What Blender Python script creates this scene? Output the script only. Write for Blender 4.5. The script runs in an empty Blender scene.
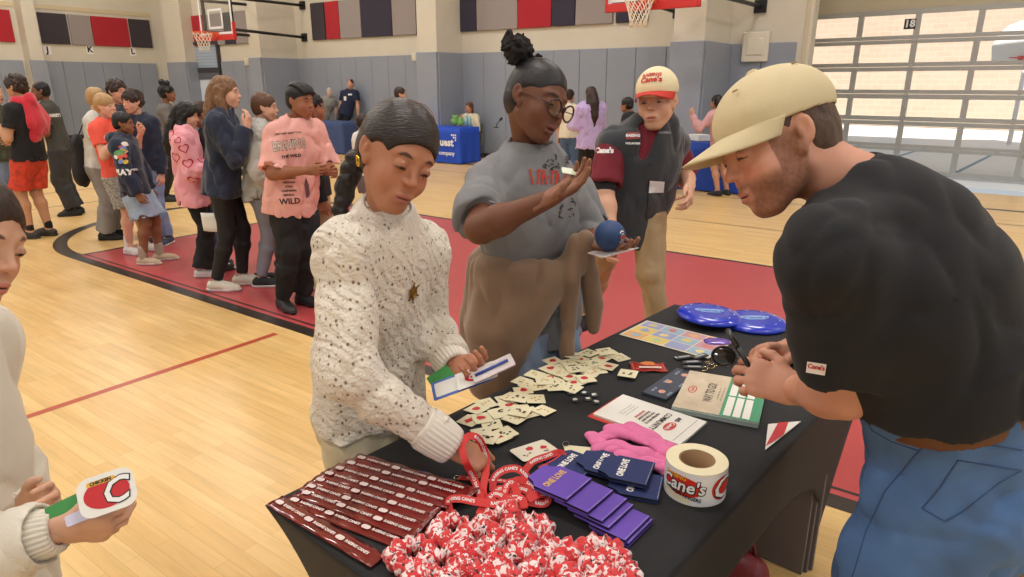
import bpy, bmesh, math, random
import numpy as np
from mathutils import Vector, Matrix, Quaternion, Euler
from mathutils.bvhtree import BVHTree
random.seed(7); rng=np.random.RandomState(7)
SC=bpy.context.scene; COL=SC.collection
PI=math.pi
# ---------- camera model (1024x577 frame, eye height 1.6 m) ----------
FPX=673.; PITCH=math.atan(204/673.); EYE=1.6
def ray(px,py):
    x=(px-512)/FPX; y=-(py-288)/FPX
    return (x, math.cos(PITCH)+y*math.sin(PITCH), -math.sin(PITCH)+y*math.cos(PITCH))
def at(px,py,z=0.):
    r=ray(px,py); t=(z-EYE)/r[2]; return Vector((r[0]*t,r[1]*t,z))
def atY(px,py,Y):
    r=ray(px,py); t=Y/r[1]; return Vector((r[0]*t,Y,EYE+r[2]*t))
# ---------- colours / materials ----------
def lin(c):
    return tuple(((v/255.)/12.92 if v/255.<=.04045 else ((v/255.+.055)/1.055)**2.4) for v in c)
def N(nt,t,**k):
    n=nt.nodes.new(t)
    for a,b in k.items():
        if a.startswith('i_'): n.inputs[a[2:].replace('_',' ')].default_value=b
        else: setattr(n,a,b)
    return n
MATS={}
def mat(name,col,rough=.7,bump=0,bscale=200,var=0,vscale=8,metal=0,coat=0,sheen=0,attr=False,spec=.5,stretch=None,trans=0,alpha=1,emit=0,detail=4,sss=0):
    if name in MATS: return MATS[name]
    m=bpy.data.materials.new(name); m.use_nodes=True; nt=m.node_tree; b=nt.nodes['Principled BSDF']
    c=(*lin(col),1)
    b.inputs['Base Color'].default_value=c; b.inputs['Roughness'].default_value=rough
    b.inputs['Metallic'].default_value=metal; b.inputs['Coat Weight'].default_value=coat
    b.inputs['Sheen Weight'].default_value=sheen; b.inputs['Specular IOR Level'].default_value=spec
    b.inputs['Transmission Weight'].default_value=trans; b.inputs['Alpha'].default_value=alpha
    if sss: b.inputs['Subsurface Weight'].default_value=sss; b.inputs['Subsurface Radius'].default_value=(.5,.2,.1); b.inputs['Subsurface Scale'].default_value=.02
    if emit: b.inputs['Emission Color'].default_value=c; b.inputs['Emission Strength'].default_value=emit
    src=None
    if attr:
        a=N(nt,'ShaderNodeAttribute',attribute_name='Col'); src=a.outputs['Color']
    tc=N(nt,'ShaderNodeTexCoord'); mp=N(nt,'ShaderNodeMapping'); nt.links.new(tc.outputs['Object'],mp.inputs['Vector'])
    if stretch: mp.inputs['Scale'].default_value=stretch
    if var:
        no=N(nt,'ShaderNodeTexNoise',i_Scale=vscale,i_Detail=detail); nt.links.new(mp.outputs[0],no.inputs['Vector'])
        mr=N(nt,'ShaderNodeMapRange'); mr.inputs[1].default_value=.25; mr.inputs[2].default_value=.75
        mr.inputs[3].default_value=1-var; mr.inputs[4].default_value=1+var
        nt.links.new(no.outputs[0],mr.inputs[0])
        vm=N(nt,'ShaderNodeVectorMath',operation='SCALE')
        if src: nt.links.new(src,vm.inputs[0])
        else: vm.inputs[0].default_value=c[:3]
        nt.links.new(mr.outputs[0],vm.inputs['Scale']); src=vm.outputs[0]
    if src: nt.links.new(src,b.inputs['Base Color'])
    if bump:
        no=N(nt,'ShaderNodeTexNoise',i_Scale=bscale,i_Detail=3); nt.links.new(mp.outputs[0],no.inputs['Vector'])
        bp=N(nt,'ShaderNodeBump',i_Strength=bump,i_Distance=.002); nt.links.new(no.outputs[0],bp.inputs['Height'])
        nt.links.new(bp.outputs[0],b.inputs['Normal'])
    MATS[name]=m; return m
# ---------- objects ----------
def link(o,parent=None):
    COL.objects.link(o)
    if parent is not None: o.parent=parent
    return o
def tag(o,label=None,cat=None,group=None,kind=None):
    if label: o['label']=label
    if cat: o['category']=cat
    if group: o['group']=group
    if kind: o['kind']=kind
    return o
def thing(name,label,cat,loc=(0,0,0),rz=0,group=None):
    o=bpy.data.objects.new(name,None); o.empty_display_size=.05; o.location=loc; o.rotation_euler=(0,0,rz)
    link(o); return tag(o,label,cat,group)
def np_mesh(name,V,Q,smooth=True,cols=None):
    me=bpy.data.meshes.new(name); V=np.asarray(V,dtype=np.float32); Q=np.asarray(Q,dtype=np.int32)
    k=Q.shape[1]
    me.vertices.add(len(V)); me.vertices.foreach_set('co',V.ravel())
    me.loops.add(Q.size); me.loops.foreach_set('vertex_index',Q.ravel())
    me.polygons.add(len(Q)); me.polygons.foreach_set('loop_start',np.arange(0,Q.size,k,dtype=np.int32))
    me.update(calc_edges=True)
    me.polygons.foreach_set('use_smooth',np.full(len(Q),smooth)); 
    if cols is not None:
        a=me.color_attributes.new('Col','FLOAT_COLOR','POINT')
        c=np.ones((len(V),4),dtype=np.float32); c[:,:3]=cols; a.data.foreach_set('color',c.ravel())
    me.update(); return me
def obj(name,me,m,parent=None,loc=None,rot=None):
    if isinstance(me,bmesh.types.BMesh):
        b=me; me=bpy.data.meshes.new(name); b.to_mesh(me); b.free()
    o=bpy.data.objects.new(name,me)
    for x in (m if isinstance(m,(list,tuple)) else [m]): me.materials.append(x)
    if loc is not None: o.location=loc
    if rot is not None: o.rotation_euler=rot
    return link(o,parent)
def smooth(bm,on=True):
    for f in bm.faces: f.smooth=on
    return bm
def add_box(bm,c,s,M=None,mi=0,bev=0):
    r=bmesh.ops.create_cube(bm,size=1); vs=r['verts']
    for v in vs:
        v.co=Vector((v.co.x*s[0]+c[0],v.co.y*s[1]+c[1],v.co.z*s[2]+c[2]))
    if M is not None: bmesh.ops.transform(bm,matrix=M,verts=vs)
    fs=set(f for v in vs for f in v.link_faces)
    for f in fs: f.material_index=mi
    if bev:
        es=list(set(e for v in vs for e in v.link_edges)); bmesh.ops.bevel(bm,geom=es,offset=bev,segments=2,affect='EDGES',profile=.5)
    return bm
def B(): return bmesh.new()
def box(c,s,M=None,bev=0): return add_box(B(),c,s,M,0,bev)
def frame_of(d,up=Vector((0,0,1))):
    d=Vector(d).normalized(); s=d.cross(up)
    if s.length<1e-4: s=d.cross(Vector((1,0,0)))
    s.normalize(); u=s.cross(d).normalized(); return s,d,u
def add_tube(bm,pts,r,seg=10,closed=False,flat=None,cap=True,mi=0,twist=None):
    """sweep a circle (or ellipse with flat=(rw,rt)) along pts; r float or list"""
    pts=[Vector(p) for p in pts]; n=len(pts); rs=r if isinstance(r,(list,tuple)) else [r]*n
    rings=[]; prev=None
    for i,p in enumerate(pts):
        if closed: d=pts[(i+1)%n]-pts[i-1]
        else: d=pts[min(i+1,n-1)]-pts[max(i-1,0)]
        d.normalize()
        if prev is None:
            s,_,u=frame_of(d)
        else:
            u=prev-d*prev.dot(d)
            if u.length<1e-5: s,_,u=frame_of(d)
            u.normalize(); s=d.cross(u).normalized()
        prev=u
        uu,ss=u,s
        if twist is not None:
            q=Quaternion(d,twist[i]); uu=q@u; ss=q@s
        a,b=(flat if flat else (rs[i],rs[i]))
        rings.append([bm.verts.new(p+ss*math.cos(2*PI*k/seg)*a+uu*math.sin(2*PI*k/seg)*b) for k in range(seg)])
    m=n if closed else n-1
    for i in range(m):
        A,C=rings[i],rings[(i+1)%n]
        for k in range(seg):
            f=bm.faces.new((A[k],A[(k+1)%seg],C[(k+1)%seg],C[k])); f.smooth=True; f.material_index=mi
    if cap and not closed:
        f=bm.faces.new(list(reversed(rings[0]))); f.material_index=mi
        f=bm.faces.new(rings[-1]); f.material_index=mi
    return bm
def add_lathe(bm,prof,seg=32,M=None,mi=0):
    """prof: list of (r,z)"""
    rings=[]
    for r,z in prof:
        rings.append([bm.verts.new((r*math.cos(2*PI*k/seg),r*math.sin(2*PI*k/seg),z)) for k in range(seg)] if r>1e-6 else [bm.verts.new((0,0,z))])
    for A,C in zip(rings,rings[1:]):
        for k in range(seg):
            k2=(k+1)%seg
            if len(A)==1 and len(C)==1: continue
            if len(A)==1: f=bm.faces.new((A[0],C[k2],C[k]))
            elif len(C)==1: f=bm.faces.new((A[k],A[k2],C[0]))
            else: f=bm.faces.new((A[k],A[k2],C[k2],C[k]))
            f.smooth=True; f.material_index=mi
    if M is not None: bmesh.ops.transform(bm,matrix=M,verts=[v for R in rings for v in R])
    return bm
def add_poly(bm,pts,th=0,mi=0,z=0):
    """flat polygon in local xy with thickness th"""
    a=[bm.verts.new((p[0],p[1],z+th)) for p in pts]; f=bm.faces.new(a); f.material_index=mi
    if f.normal.z<0: pass
    if th:
        b=[bm.verts.new((p[0],p[1],z)) for p in pts]; g=bm.faces.new(list(reversed(b))); g.material_index=mi
        n=len(pts)
        for i in range(n):
            j=(i+1)%n; q=bm.faces.new((a[i],b[i],b[j],a[j])); q.material_index=mi
    return bm
def text_bm(s,size=1,font_w=0,extr=0.0,align='CENTER',shear=0,spacing=1,xscale=1,res=2):
    cu=bpy.data.curves.new('t','FONT'); cu.body=s; cu.size=size; cu.align_x=align; cu.align_y='CENTER'; cu.offset=font_w; cu.extrude=extr
    cu.shear=shear; cu.space_character=spacing; cu.resolution_u=res; cu.fill_mode='FRONT' if extr==0 else 'BOTH'
    o=bpy.data.objects.new('t',cu); COL.objects.link(o)
    dg=bpy.context.evaluated_depsgraph_get(); me=bpy.data.meshes.new_from_object(o.evaluated_get(dg)); 
    bm=B(); bm.from_mesh(me); bpy.data.objects.remove(o); bpy.data.curves.remove(cu); bpy.data.meshes.remove(me)
    if xscale!=1: bmesh.ops.scale(bm,vec=(xscale,1,1),verts=bm.verts)
    return bm
def bm_join(bm,other,M=None,mi=None):
    """append other into bm"""
    mp={}
    for v in other.verts: mp[v]=bm.verts.new(M@v.co if M is not None else v.co)
    for f in other.faces:
        try: g=bm.faces.new([mp[v] for v in f.verts]); g.smooth=f.smooth; g.material_index=f.material_index if mi is None else mi
        except ValueError: pass
    other.free(); return bm
# ---------- signed distance modelling ----------
def _v(a): return np.array(a,dtype=np.float32)
def vnoise(P,seed=0):
    """smooth value noise of an (...,3) array, range about -1..1"""
    r=np.random.RandomState(seed); T=r.rand(4096).astype(np.float32)*2-1
    I=np.floor(P).astype(np.int64); f=P-I; f=f*f*(3-2*f)
    out=0
    for dx in (0,1):
        for dy in (0,1):
            for dz in (0,1):
                h=((I[...,0]+dx)*73856093 ^ (I[...,1]+dy)*19349663 ^ (I[...,2]+dz)*83492791)&4095
                w=(f[...,0] if dx else 1-f[...,0])*(f[...,1] if dy else 1-f[...,1])*(f[...,2] if dz else 1-f[...,2])
                out=out+T[h]*w
    return out
class SDF:
    def __init__(s,h=.008,k=.02): s.h=h; s.k=k; s.ops=[]; s.noise=[]; s.shell_t=0
    def cone(s,a,b,ra,rb,k=None,w=None,q=1.,sub=False):
        s.ops.append(('c',_v(a),_v(b),ra,rb,_v(Vector(w).normalized()) if w is not None else None,q,s.k if k is None else k,sub)); return s
    def ell(s,c,r,R=None,k=None,sub=False):
        s.ops.append(('e',_v(c),_v(r) if not np.isscalar(r) else _v((r,r,r)),R,None,None,None,s.k if k is None else k,sub)); return s
    def chain(s,pts,rs,k=None,w=None,q=1.):
        if np.isscalar(rs): rs=[rs]*len(pts)
        for i in range(len(pts)-1): s.cone(pts[i],pts[i+1],rs[i],rs[i+1],k,w,q)
        return s
    def fr(s,a,b,ra,rb,k=None,w=None,q=1.,sub=False):
        s.ops.append(('f',_v(a),_v(b),ra,rb,_v(Vector(w).normalized()) if w is not None else None,q,s.k if k is None else k,sub)); return s
    def cut(s,p,n,k=0): s.ops.append(('p',_v(p),_v(Vector(n).normalized()),None,None,None,None,k,True)); return s
    def bounds(s,o):
        if o[0] in 'cf':
            r=max(o[3],o[4]); return np.minimum(o[1],o[2])-r, np.maximum(o[1],o[2])+r
        r=max(o[2]); return o[1]-r,o[1]+r
    def build(s,lo=None,hi=None):
        h=s.h
        bs=[s.bounds(o) for o in s.ops if o[0]!='p' and not o[8 if o[0]!='x' else 0]]
        L=np.min([b[0] for b in bs],axis=0)-3*h-.01; Hh=np.max([b[1] for b in bs],axis=0)+3*h+.01
        if lo is not None: L=np.maximum(L,lo)
        if hi is not None: Hh=np.minimum(Hh,hi)
        n=np.ceil((Hh-L)/h).astype(int)+1
        D=np.full(n,.08,dtype=np.float32)
        ax=[(L[i]+np.arange(n[i])*h).astype(np.float32) for i in range(3)]
        for o in s.ops:
            if o[0]=='p':
                d=(ax[0][:,None,None]-o[1][0])*o[2][0]+(ax[1][None,:,None]-o[1][1])*o[2][1]+(ax[2][None,None,:]-o[1][2])*o[2][2]
                k=o[7]
                if k>0:
                    hh=np.maximum(k-np.abs(D-d),0)/k; D=np.maximum(D,d)+hh*hh*k*.25
                else: D=np.maximum(D,d)
                continue
            a,b=s.bounds(o); pad=.05
            i0=np.clip(np.floor((a-pad-L)/h).astype(int),0,n); i1=np.clip(np.ceil((b+pad-L)/h).astype(int)+1,0,n)
            if np.any(i1<=i0): continue
            sl=tuple(slice(i0[i],i1[i]) for i in range(3))
            X=ax[0][sl[0]][:,None,None]; Y=ax[1][sl[1]][None,:,None]; Z=ax[2][sl[2]][None,None,:]
            if o[0] in 'cf':
                A,Bp,ra,rb,w,q=o[1:7]; ab=Bp-A; L2=float(ab@ab)+1e-12
                px,py,pz=X-A[0],Y-A[1],Z-A[2]
                t0=(px*ab[0]+py*ab[1]+pz*ab[2])/L2; t=np.clip(t0,0,1) if o[0]=='c' else t0
                px=px-t*ab[0]; py=py-t*ab[1]; pz=pz-t*ab[2]; l2=px*px+py*py+pz*pz
                if w is not None and q!=1:
                    c=px*w[0]+py*w[1]+pz*w[2]; l2=l2+c*c*(1/(q*q)-1)
                d=(np.sqrt(l2)-(ra+(rb-ra)*t))
                if q!=1: d=d*(.5+.5*q)
                if o[0]=='f': Ln=math.sqrt(L2); d=np.maximum(d,np.maximum((t0-1)*Ln,-t0*Ln))
            else:
                C,r,R=o[1:4]; px,py,pz=X-C[0],Y-C[1],Z-C[2]
                if R is not None:
                    R=np.array(R,dtype=np.float32)  # columns are local axes
                    qx=px*R[0,0]+py*R[1,0]+pz*R[2,0]; qy=px*R[0,1]+py*R[1,1]+pz*R[2,1]; qz=px*R[0,2]+py*R[1,2]+pz*R[2,2]
                else: qx,qy,qz=px,py,pz
                k0=np.sqrt((qx/r[0])**2+(qy/r[1])**2+(qz/r[2])**2); k1=np.sqrt((qx/r[0]**2)**2+(qy/r[1]**2)**2+(qz/r[2]**2)**2)+1e-6
                d=k0*(k0-1)/k1
            k=o[7]; E=D[sl]
            if o[8]:
                d=-d
                if k>0:
                    hh=np.maximum(k-np.abs(E-d),0)/k; D[sl]=np.maximum(E,d)+hh*hh*k*.25
                else: D[sl]=np.maximum(E,d)
            else:
                if k>0:
                    hh=np.maximum(k-np.abs(E-d),0)/k; D[sl]=np.minimum(E,d)-hh*hh*k*.25
                else: D[sl]=np.minimum(E,d)
        for (amp,sc,seed,fn) in s.noise:
            near=np.argwhere(np.abs(D)<.035)
            P=L+near*h
            P2=P*np.array(sc,dtype=np.float32)+seed*7.3
            v=vnoise(P2+.6*vnoise(P2*.7+3.1,seed+11)[:,None],seed)
            if amp<0: v=-amp*v
            else: v=amp*(1.5-3.4*np.sqrt(np.abs(v)+.02))
            if fn: v=v*fn(P)
            D[near[:,0],near[:,1],near[:,2]]+=v.astype(np.float32)
        # close the grid borders
        D[0]=D[-1]=.02; D[:,0]=D[:,-1]=.02; D[:,:,0]=D[:,:,-1]=.02
        return nets(D,L,h)
def nets(D,lo,h):
    S=D<0
    c=np.zeros(tuple(x-1 for x in D.shape),dtype=np.int8)
    for a in (0,1):
        for b in (0,1):
            for d in (0,1): c+=S[a:S.shape[0]-1+a,b:S.shape[1]-1+b,d:S.shape[2]-1+d]
    act=(c>0)&(c<8); I=np.argwhere(act); idx=np.full(c.shape,-1,dtype=np.int32); idx[act]=np.arange(len(I))
    pos=np.zeros((len(I),3)); n=np.zeros(len(I))
    C=[(a,b,d) for a in (0,1) for b in (0,1) for d in (0,1)]
    val={o:D[I[:,0]+o[0],I[:,1]+o[1],I[:,2]+o[2]] for o in C}
    for o1 in C:
        for ax in range(3):
            if o1[ax]: continue
            o2=list(o1); o2[ax]=1; o2=tuple(o2); v1,v2=val[o1],val[o2]; m=(v1<0)!=(v2<0)
            t=np.where(m,v1/np.where(m,v1-v2,1),0)
            for j in range(3): pos[:,j]+=np.where(m,o1[j]+(t if j==ax else 0),0)
            n+=m
    V=lo+(I+pos/n[:,None])*h
    F=[]
    for ax in range(3):
        s1=[slice(1,-1)]*3; s2=[slice(1,-1)]*3; s1[ax]=slice(0,-1); s2[ax]=slice(1,None)
        A=S[tuple(s1)]; Bq=S[tuple(s2)]; E=np.argwhere(A!=Bq); o=np.array([1,1,1]); o[ax]=0; E=E+o
        b,d=[(1,2),(2,0),(0,1)][ax]
        def cell(db,dd):
            q=E.copy(); q[:,b]-=db; q[:,d]-=dd; return idx[q[:,0],q[:,1],q[:,2]]
        q=np.stack([cell(1,1),cell(0,1),cell(0,0),cell(1,0)],axis=1)
        inside=S[E[:,0],E[:,1],E[:,2]]
        q[~inside]=q[~inside][:,::-1]
        F.append(q)
    F=np.concatenate(F); F=F[(F>=0).all(axis=1)]
    return V,F
def relax(V,F,it=1,f=.5):
    for _ in range(it):
        acc=np.zeros_like(V); n=np.zeros(len(V))
        for a,b in ((0,1),(1,2),(2,3),(3,0)):
            np.add.at(acc,F[:,a],V[F[:,b]]); np.add.at(acc,F[:,b],V[F[:,a]]); np.add.at(n,F[:,a],1); np.add.at(n,F[:,b],1)
        V=V*(1-f)+f*acc/np.maximum(n,1)[:,None]
    return V
def apply_M(V,M):
    M=np.array(M); return V@M[:3,:3].T+M[:3,3]
def merge(parts):
    """parts: list of (V,F,cols)"""
    Vs,Fs,Cs=[],[],[]; k=0
    for V,F,C in parts: Vs.append(V); Fs.append(F+k); Cs.append(C); k+=len(V)
    return np.concatenate(Vs),np.concatenate(Fs),np.concatenate(Cs)
# ---------- the gym ----------
U=Vector((-.81,.5864,0)).normalized(); NN=Vector((.5864,.81,0)).normalized()   # along the back wall / through it
OW=12.3; SL=23.6      # back wall offset, left wall position
def W(s,o,z=0.): return U*s+NN*o+Vector((0,0,z))
def onw(px,py,o=OW):
    r=Vector(ray(px,py)); t=o/r.dot(NN); P=r*t; return P.dot(U),EYE+P.z
def onl(px,py,s=SL):
    r=Vector(ray(px,py)); t=s/r.dot(U); P=r*t; return P.dot(NN),EYE+P.z
def ons_off(q): return q.dot(U),q.dot(NN)
MW=Matrix(((U.x,NN.x,0,0),(U.y,NN.y,0,0),(0,0,1,0),(0,0,0,1)))   # (s,o,z)->world ; mirrored, so flip normals
def wbox(bm,s0,s1,o0,o1,z0,z1,mi=0,bev=0):
    add_box(bm,((s0+s1)/2,(o0+o1)/2,(z0+z1)/2),(abs(s1-s0),abs(o1-o0),abs(z1-z0)),MW,mi,bev); return bm
def wobj(name,bm,m,parent=None,kind='structure'):
    bmesh.ops.recalc_face_normals(bm,faces=bm.faces); o=obj(name,bm,m,parent)
    if kind and parent is None: o['kind']=kind
    return o
cream=mat('cream_paint',(210,202,184),.75,bump=.15,bscale=60,var=.03,vscale=3)
padm=mat('grey_vinyl_pad',(144,150,161),.5,bump=.1,bscale=40,var=.03,vscale=2,coat=.1)
def stripe_mat():
    m=bpy.data.materials.new('maple_floor'); m.use_nodes=True; nt=m.node_tree; b=nt.nodes['Principled BSDF']
    tc=N(nt,'ShaderNodeTexCoord'); mp=N(nt,'ShaderNodeMapping'); mp.inputs['Rotation'].default_value=(0,0,-math.atan2(U.y,U.x))
    nt.links.new(tc.outputs['Object'],mp.inputs[0])
    br=N(nt,'ShaderNodeTexBrick',offset=.37,offset_frequency=2,squash=1); br.inputs['Scale'].default_value=1
    br.inputs['Brick Width'].default_value=.75; br.inputs['Row Height'].default_value=.057; br.inputs['Mortar Size'].default_value=.0006
    br.inputs['Color1'].default_value=(*lin((226,190,128)),1); br.inputs['Color2'].default_value=(*lin((216,176,112)),1); br.inputs['Mortar'].default_value=(*lin((168,124,72)),1)
    br.inputs['Mortar Smooth'].default_value=.5; br.inputs['Bias'].default_value=-.1
    nt.links.new(mp.outputs[0],br.inputs[0])
    mp2=N(nt,'ShaderNodeMapping'); mp2.inputs['Scale'].default_value=(1.2,14,1); mp2.inputs['Rotation'].default_value=(0,0,0)
    nt.links.new(mp.outputs[0],mp2.inputs[0])
    no=N(nt,'ShaderNodeTexNoise',i_Scale=2.2,i_Detail=6,i_Distortion=.6); nt.links.new(mp2.outputs[0],no.inputs[0])
    mr=N(nt,'ShaderNodeMapRange'); mr.inputs[1].default_value=.3; mr.inputs[2].default_value=.7; mr.inputs[3].default_value=.9; mr.inputs[4].default_value=1.07
    nt.links.new(no.outputs[0],mr.inputs[0])
    vm=N(nt,'ShaderNodeVectorMath',operation='SCALE'); nt.links.new(br.outputs[0],vm.inputs[0]); nt.links.new(mr.outputs[0],vm.inputs['Scale'])
    nt.links.new(vm.outputs[0],b.inputs['Base Color']); b.inputs['Roughness'].default_value=.32; b.inputs['Specular IOR Level'].default_value=.4
    return m
floor_m=stripe_mat()
paintred=mat('key_red_paint',(178,72,74),.3,var=.04,vscale=3)
paintblk=mat('black_line_paint',(48,40,36),.35)
paintrl=mat('red_line_paint',(178,78,52),.35)
def build_room():
    bm=B(); add_box(bm,(0,0,-.05),(70,60,.1))
    for v in bm.verts:
        pass
    bm.free()
    # floor slab, bounded by the walls
    bm=B(); wbox(bm,-9,SL+.3,-14,OW+.3,-.1,0); fl=wobj('floor',bm,floor_m)
    def strip(name,s0,s1,o0,o1,m,z=.001):
        b=B(); 
        vs=[b.verts.new(W(s,o,z)) for s,o in ((s0,o0),(s1,o0),(s1,o1),(s0,o1))]; f=b.faces.new(vs)
        if f.normal.z<0: f.normal_flip()
        b.normal_update()
        for f in b.faces:
            if f.normal.z<0: f.normal_flip()
        obj(name,b,m,fl)
    strip('painted_key',-1.2,7.15,2.68,6.22,paintred)
    strip('court_line',-1.2,7.2,2.6,2.70,paintblk,.0016)
    strip('court_line',-1.2,7.2,2.74,2.76,paintblk,.0016)
    strip('court_line',-1.2,7.2,6.2,6.25,paintblk,.0016)
    strip('court_line',7.15,7.2,2.7,6.2,paintblk,.0016)
    strip('court_line',-9,SL,10.95,11.07,paintblk)
    strip('court_line',-9,SL,9.86,9.89,paintblk)
    strip('court_line',-9,6,7.9,7.92,mat('thin_line_paint',(120,90,60),.4))
    strip('court_line',3.74,3.79,-1.2,2.5,paintrl)
    strip('court_line',3.74,3.79,6.35,9.6,paintrl)
    for s in (10.4,11.8,13.4): strip('court_line',s,s+.045,-2,10.6,mat('thin_line_paint',(120,90,60),.4),.0012)
    b=B(); c=Vector((7.2,4.43)); n=40; pr=None          # free-throw semicircle
    for i in range(n+1):
        a=-PI/2+PI*i/n; d=Vector((math.cos(a),math.sin(a)))
        q=[b.verts.new(W(c.x+d.x*r,c.y+d.y*r,.0014)) for r in (1.70,1.83)]
        if pr: b.faces.new((pr[0],pr[1],q[1],q[0]))
        pr=q
    b.normal_update()
    for f in b.faces:
        if f.normal.z<0: f.normal_flip()
    obj('free_throw_arc',b,paintblk,fl)
    # ---- back wall, pilasters ----
    ZP=2.27; ZT=8.
    bm=B(); wbox(bm,2.9,SL+.3,OW,OW+.3,0,ZT); 
    wobj('wall_back',bm,cream)
    dark=mat('dark_base_trim',(58,52,50),.6)
    pil=[]
    for i,(pxa,pxb,sr,fo) in enumerate([(250,261,None,11.15),(418,437,None,11.45),(672,703,None,11.05)]):
        s1=onw(pxa,56,fo)[0]; s0=onw(pxb,56,fo)[0]; pil.append((s0,s1,fo))
        bm=B(); wbox(bm,s0,s1,fo,OW,0,ZT); wobj('trim_%d'%(i+1),bm,cream)
    s1,s0=onw(168,60,11.9)[0],onw(186,60,11.9)[0]; pil.append((s0,s1,11.9))
    bm=B(); wbox(bm,s0,s1,11.9,OW,0,ZT); wobj('trim_4',bm,cream)
    # wall pads: seams every ~0.6 m, on wall and round the pilasters
    def pads(name,label,rects,group='wall pads'):
        t=thing(name,label,'wall pad',group=None)
        for (s0,s1,o0,o1) in rects:
            obj('pad',_recalc(wbox(B(),s0,s1,o0,o1,.1,ZP,bev=.012)),padm,t)
    def _recalc(bm): bmesh.ops.recalc_face_normals(bm,faces=bm.faces); return bm
    def run(a,b,o,pitch=.61):
        n=max(1,round((b-a)/pitch)); w=(b-a)/n
        return [(a+i*w+.003,a+(i+1)*w-.003,o-.05,o-.002) for i in range(n)]
    P0,P1,P2,P3=pil
    door_s=(onw(220,60)[0],onw(187,60)[0])
    pads('wall_padding','run of grey wall pads between the gym exit door and first cream pillar',run(P0[1]+.02,door_s[0]-.1,OW))
    pads('wall_padding','run of grey wall pads behind the adults at the navy table',run(P1[1]+.02,P0[0]-.02,OW))
    pads('wall_padding','run of grey wall pads in the middle behind girl with glasses',run(P2[1]+.02,P1[0]-.02,OW))
    pads('wall_padding','run of grey wall pads right of the last pillar beside garage door',run(3.1,P2[0]-.02,OW))
    for nm,P in (('grey pads wrapped round the pillar above the coral shirt queue, left of navy table',P0),('grey pads wrapped round the pillar left of the blue table woman',P1),('grey pads wrapped round pillar behind the red brimmed cap man',P2),('pale grey pads on the corner pillar left of the exit door',P3)):
        s0,s1,fo=P
        pads('pillar_padding',nm,run(s0-.02,s1+.02,fo)+[(s0-.05,s0-.002,fo,OW-.05)]+[(s1+.002,s1+.05,fo,OW-.05)])
    for i,(a,b_,o) in enumerate([(P0[1],door_s[0]-.1,OW),(P1[1],P0[0],OW),(P2[1],P1[0],OW),(2.95,P2[0],OW)]):
        bm=B(); wbox(bm,a,b_,o-.03,o,0,.1); o_=wobj('baseboard_back' if i==0 else 'baseboard_back.%03d'%i,bm,dark)
    # acoustic panels on the back wall
    black=mat('charcoal_fabric_panel',(62,56,62),.95,bump=.2,bscale=300); red=mat('red_fabric_panel',(172,38,48),.95,bump=.2,bscale=300); grey=mat('taupe_fabric_panel',(152,142,138),.95,bump=.2,bscale=300); navy=mat('dark_navy_fabric_panel',(56,52,66),.95,bump=.2,bscale=300)
    def panel(s0,s1,z0,z1,m,lab,left=False):
        bm=B()
        if left: wbox(bm,SL-.06,SL-.002,s0,s1,z0,z1,bev=.01)
        else: wbox(bm,s0+.01,s1-.01,OW-.06,OW-.002,z0,z1,bev=.01)
        bmesh.ops.recalc_face_normals(bm,faces=bm.faces); o=obj('acoustic_panel',bm,m); tag(o,lab,'acoustic panel','acoustic panels on the walls')
    L=[(182,192,black,'charcoal wall panel leftmost behind the left basketball net'),(192,210,red,'red wall panel seen through the left glass backboard'),(210,227,grey,'taupe wall panel seen through left backboard, right of the red one'),(227,238,navy,'dark narrow wall panel under right corner of the left backboard'),(238,253,grey,'taupe wall panel right of left backboard, before the pillar'),
       (314,327.5,black,'charcoal narrow wall panel beside the hoop strut end'),(327.5,341.5,red,'red wall panel between charcoal and taupe, above the navy polo man'),(341.5,363,grey,'taupe wall panel right of the small red one'),(363,394,navy,'wide dark wall panel between two taupe ones, above dark haired head'),(394,418,grey,'taupe wall panel just left of the middle pillar'),(418,421.5,navy,'sliver of dark wall panel touching the middle pillar'),
       (459,478,navy,'dark wall panel just right of the middle pillar'),(478,519,grey,'wide taupe wall panel above the hair bun'),(519,552.5,red,'bright red wall panel right of the hair bun'),(552.5,576,navy,'dark wall panel right of the bright red one'),(576,613.5,grey,'taupe wall panel left of the right hoop'),(616,648,navy,'dark wall panel behind the right basketball net')]
    for a,b_,m,lab in L:
        y=45 if a<240 else (39 if a<320 else 30); s1=onw(a,y)[0]; s0=onw(b_,y)[0]
        panel(s0,s1,2.72 if a>260 else 2.74,3.62,m,lab)
    # ---- left wall ----
    bm=B(); wbox(bm,SL,SL+.3,-12,OW,0,ZT); wobj('wall_left',bm,cream)
    bm=B(); wbox(bm,SL-.02,SL,-12,OW,3.72,3.84); wobj('trim_5',bm,mat('ledge_shade_trim',(206,190,156),.7))
    lo=lambda px,py: onl(px,py)[0]
    a,b_=lo(24,57),lo(47,59)
    bm=B(); wbox(bm,SL-.45,SL,a,b_-.25,0,ZT); wobj('trim_6',bm,cream)
    def lrun(o0,o1,s,pitch=.61):
        n=max(1,round((o1-o0)/pitch)); w=(o1-o0)/n
        return [(s-.05,s-.002,o0+i*w+.003,o0+(i+1)*w-.003) for i in range(n)]
    pads('wall_padding','run of grey wall pads left of the white left wall pillar, at picture edge',lrun(a-2.5,a-.06,SL))
    pads('pillar_padding','grey pads wrapped round the far left pillar beside the letter J',[(SL-.5,SL-.452,a-.05,b_-.2),(SL-.45,SL-.05,b_-.248,b_-.2)])
    pads('wall_padding','run of grey wall pads under the letters J, K and L',lrun(b_-.19,OW-.06,SL))
    bm=B(); wbox(bm,SL-.03,SL,b_-.2,OW,0,.1); wobj('baseboard_left',bm,dark)
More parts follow.
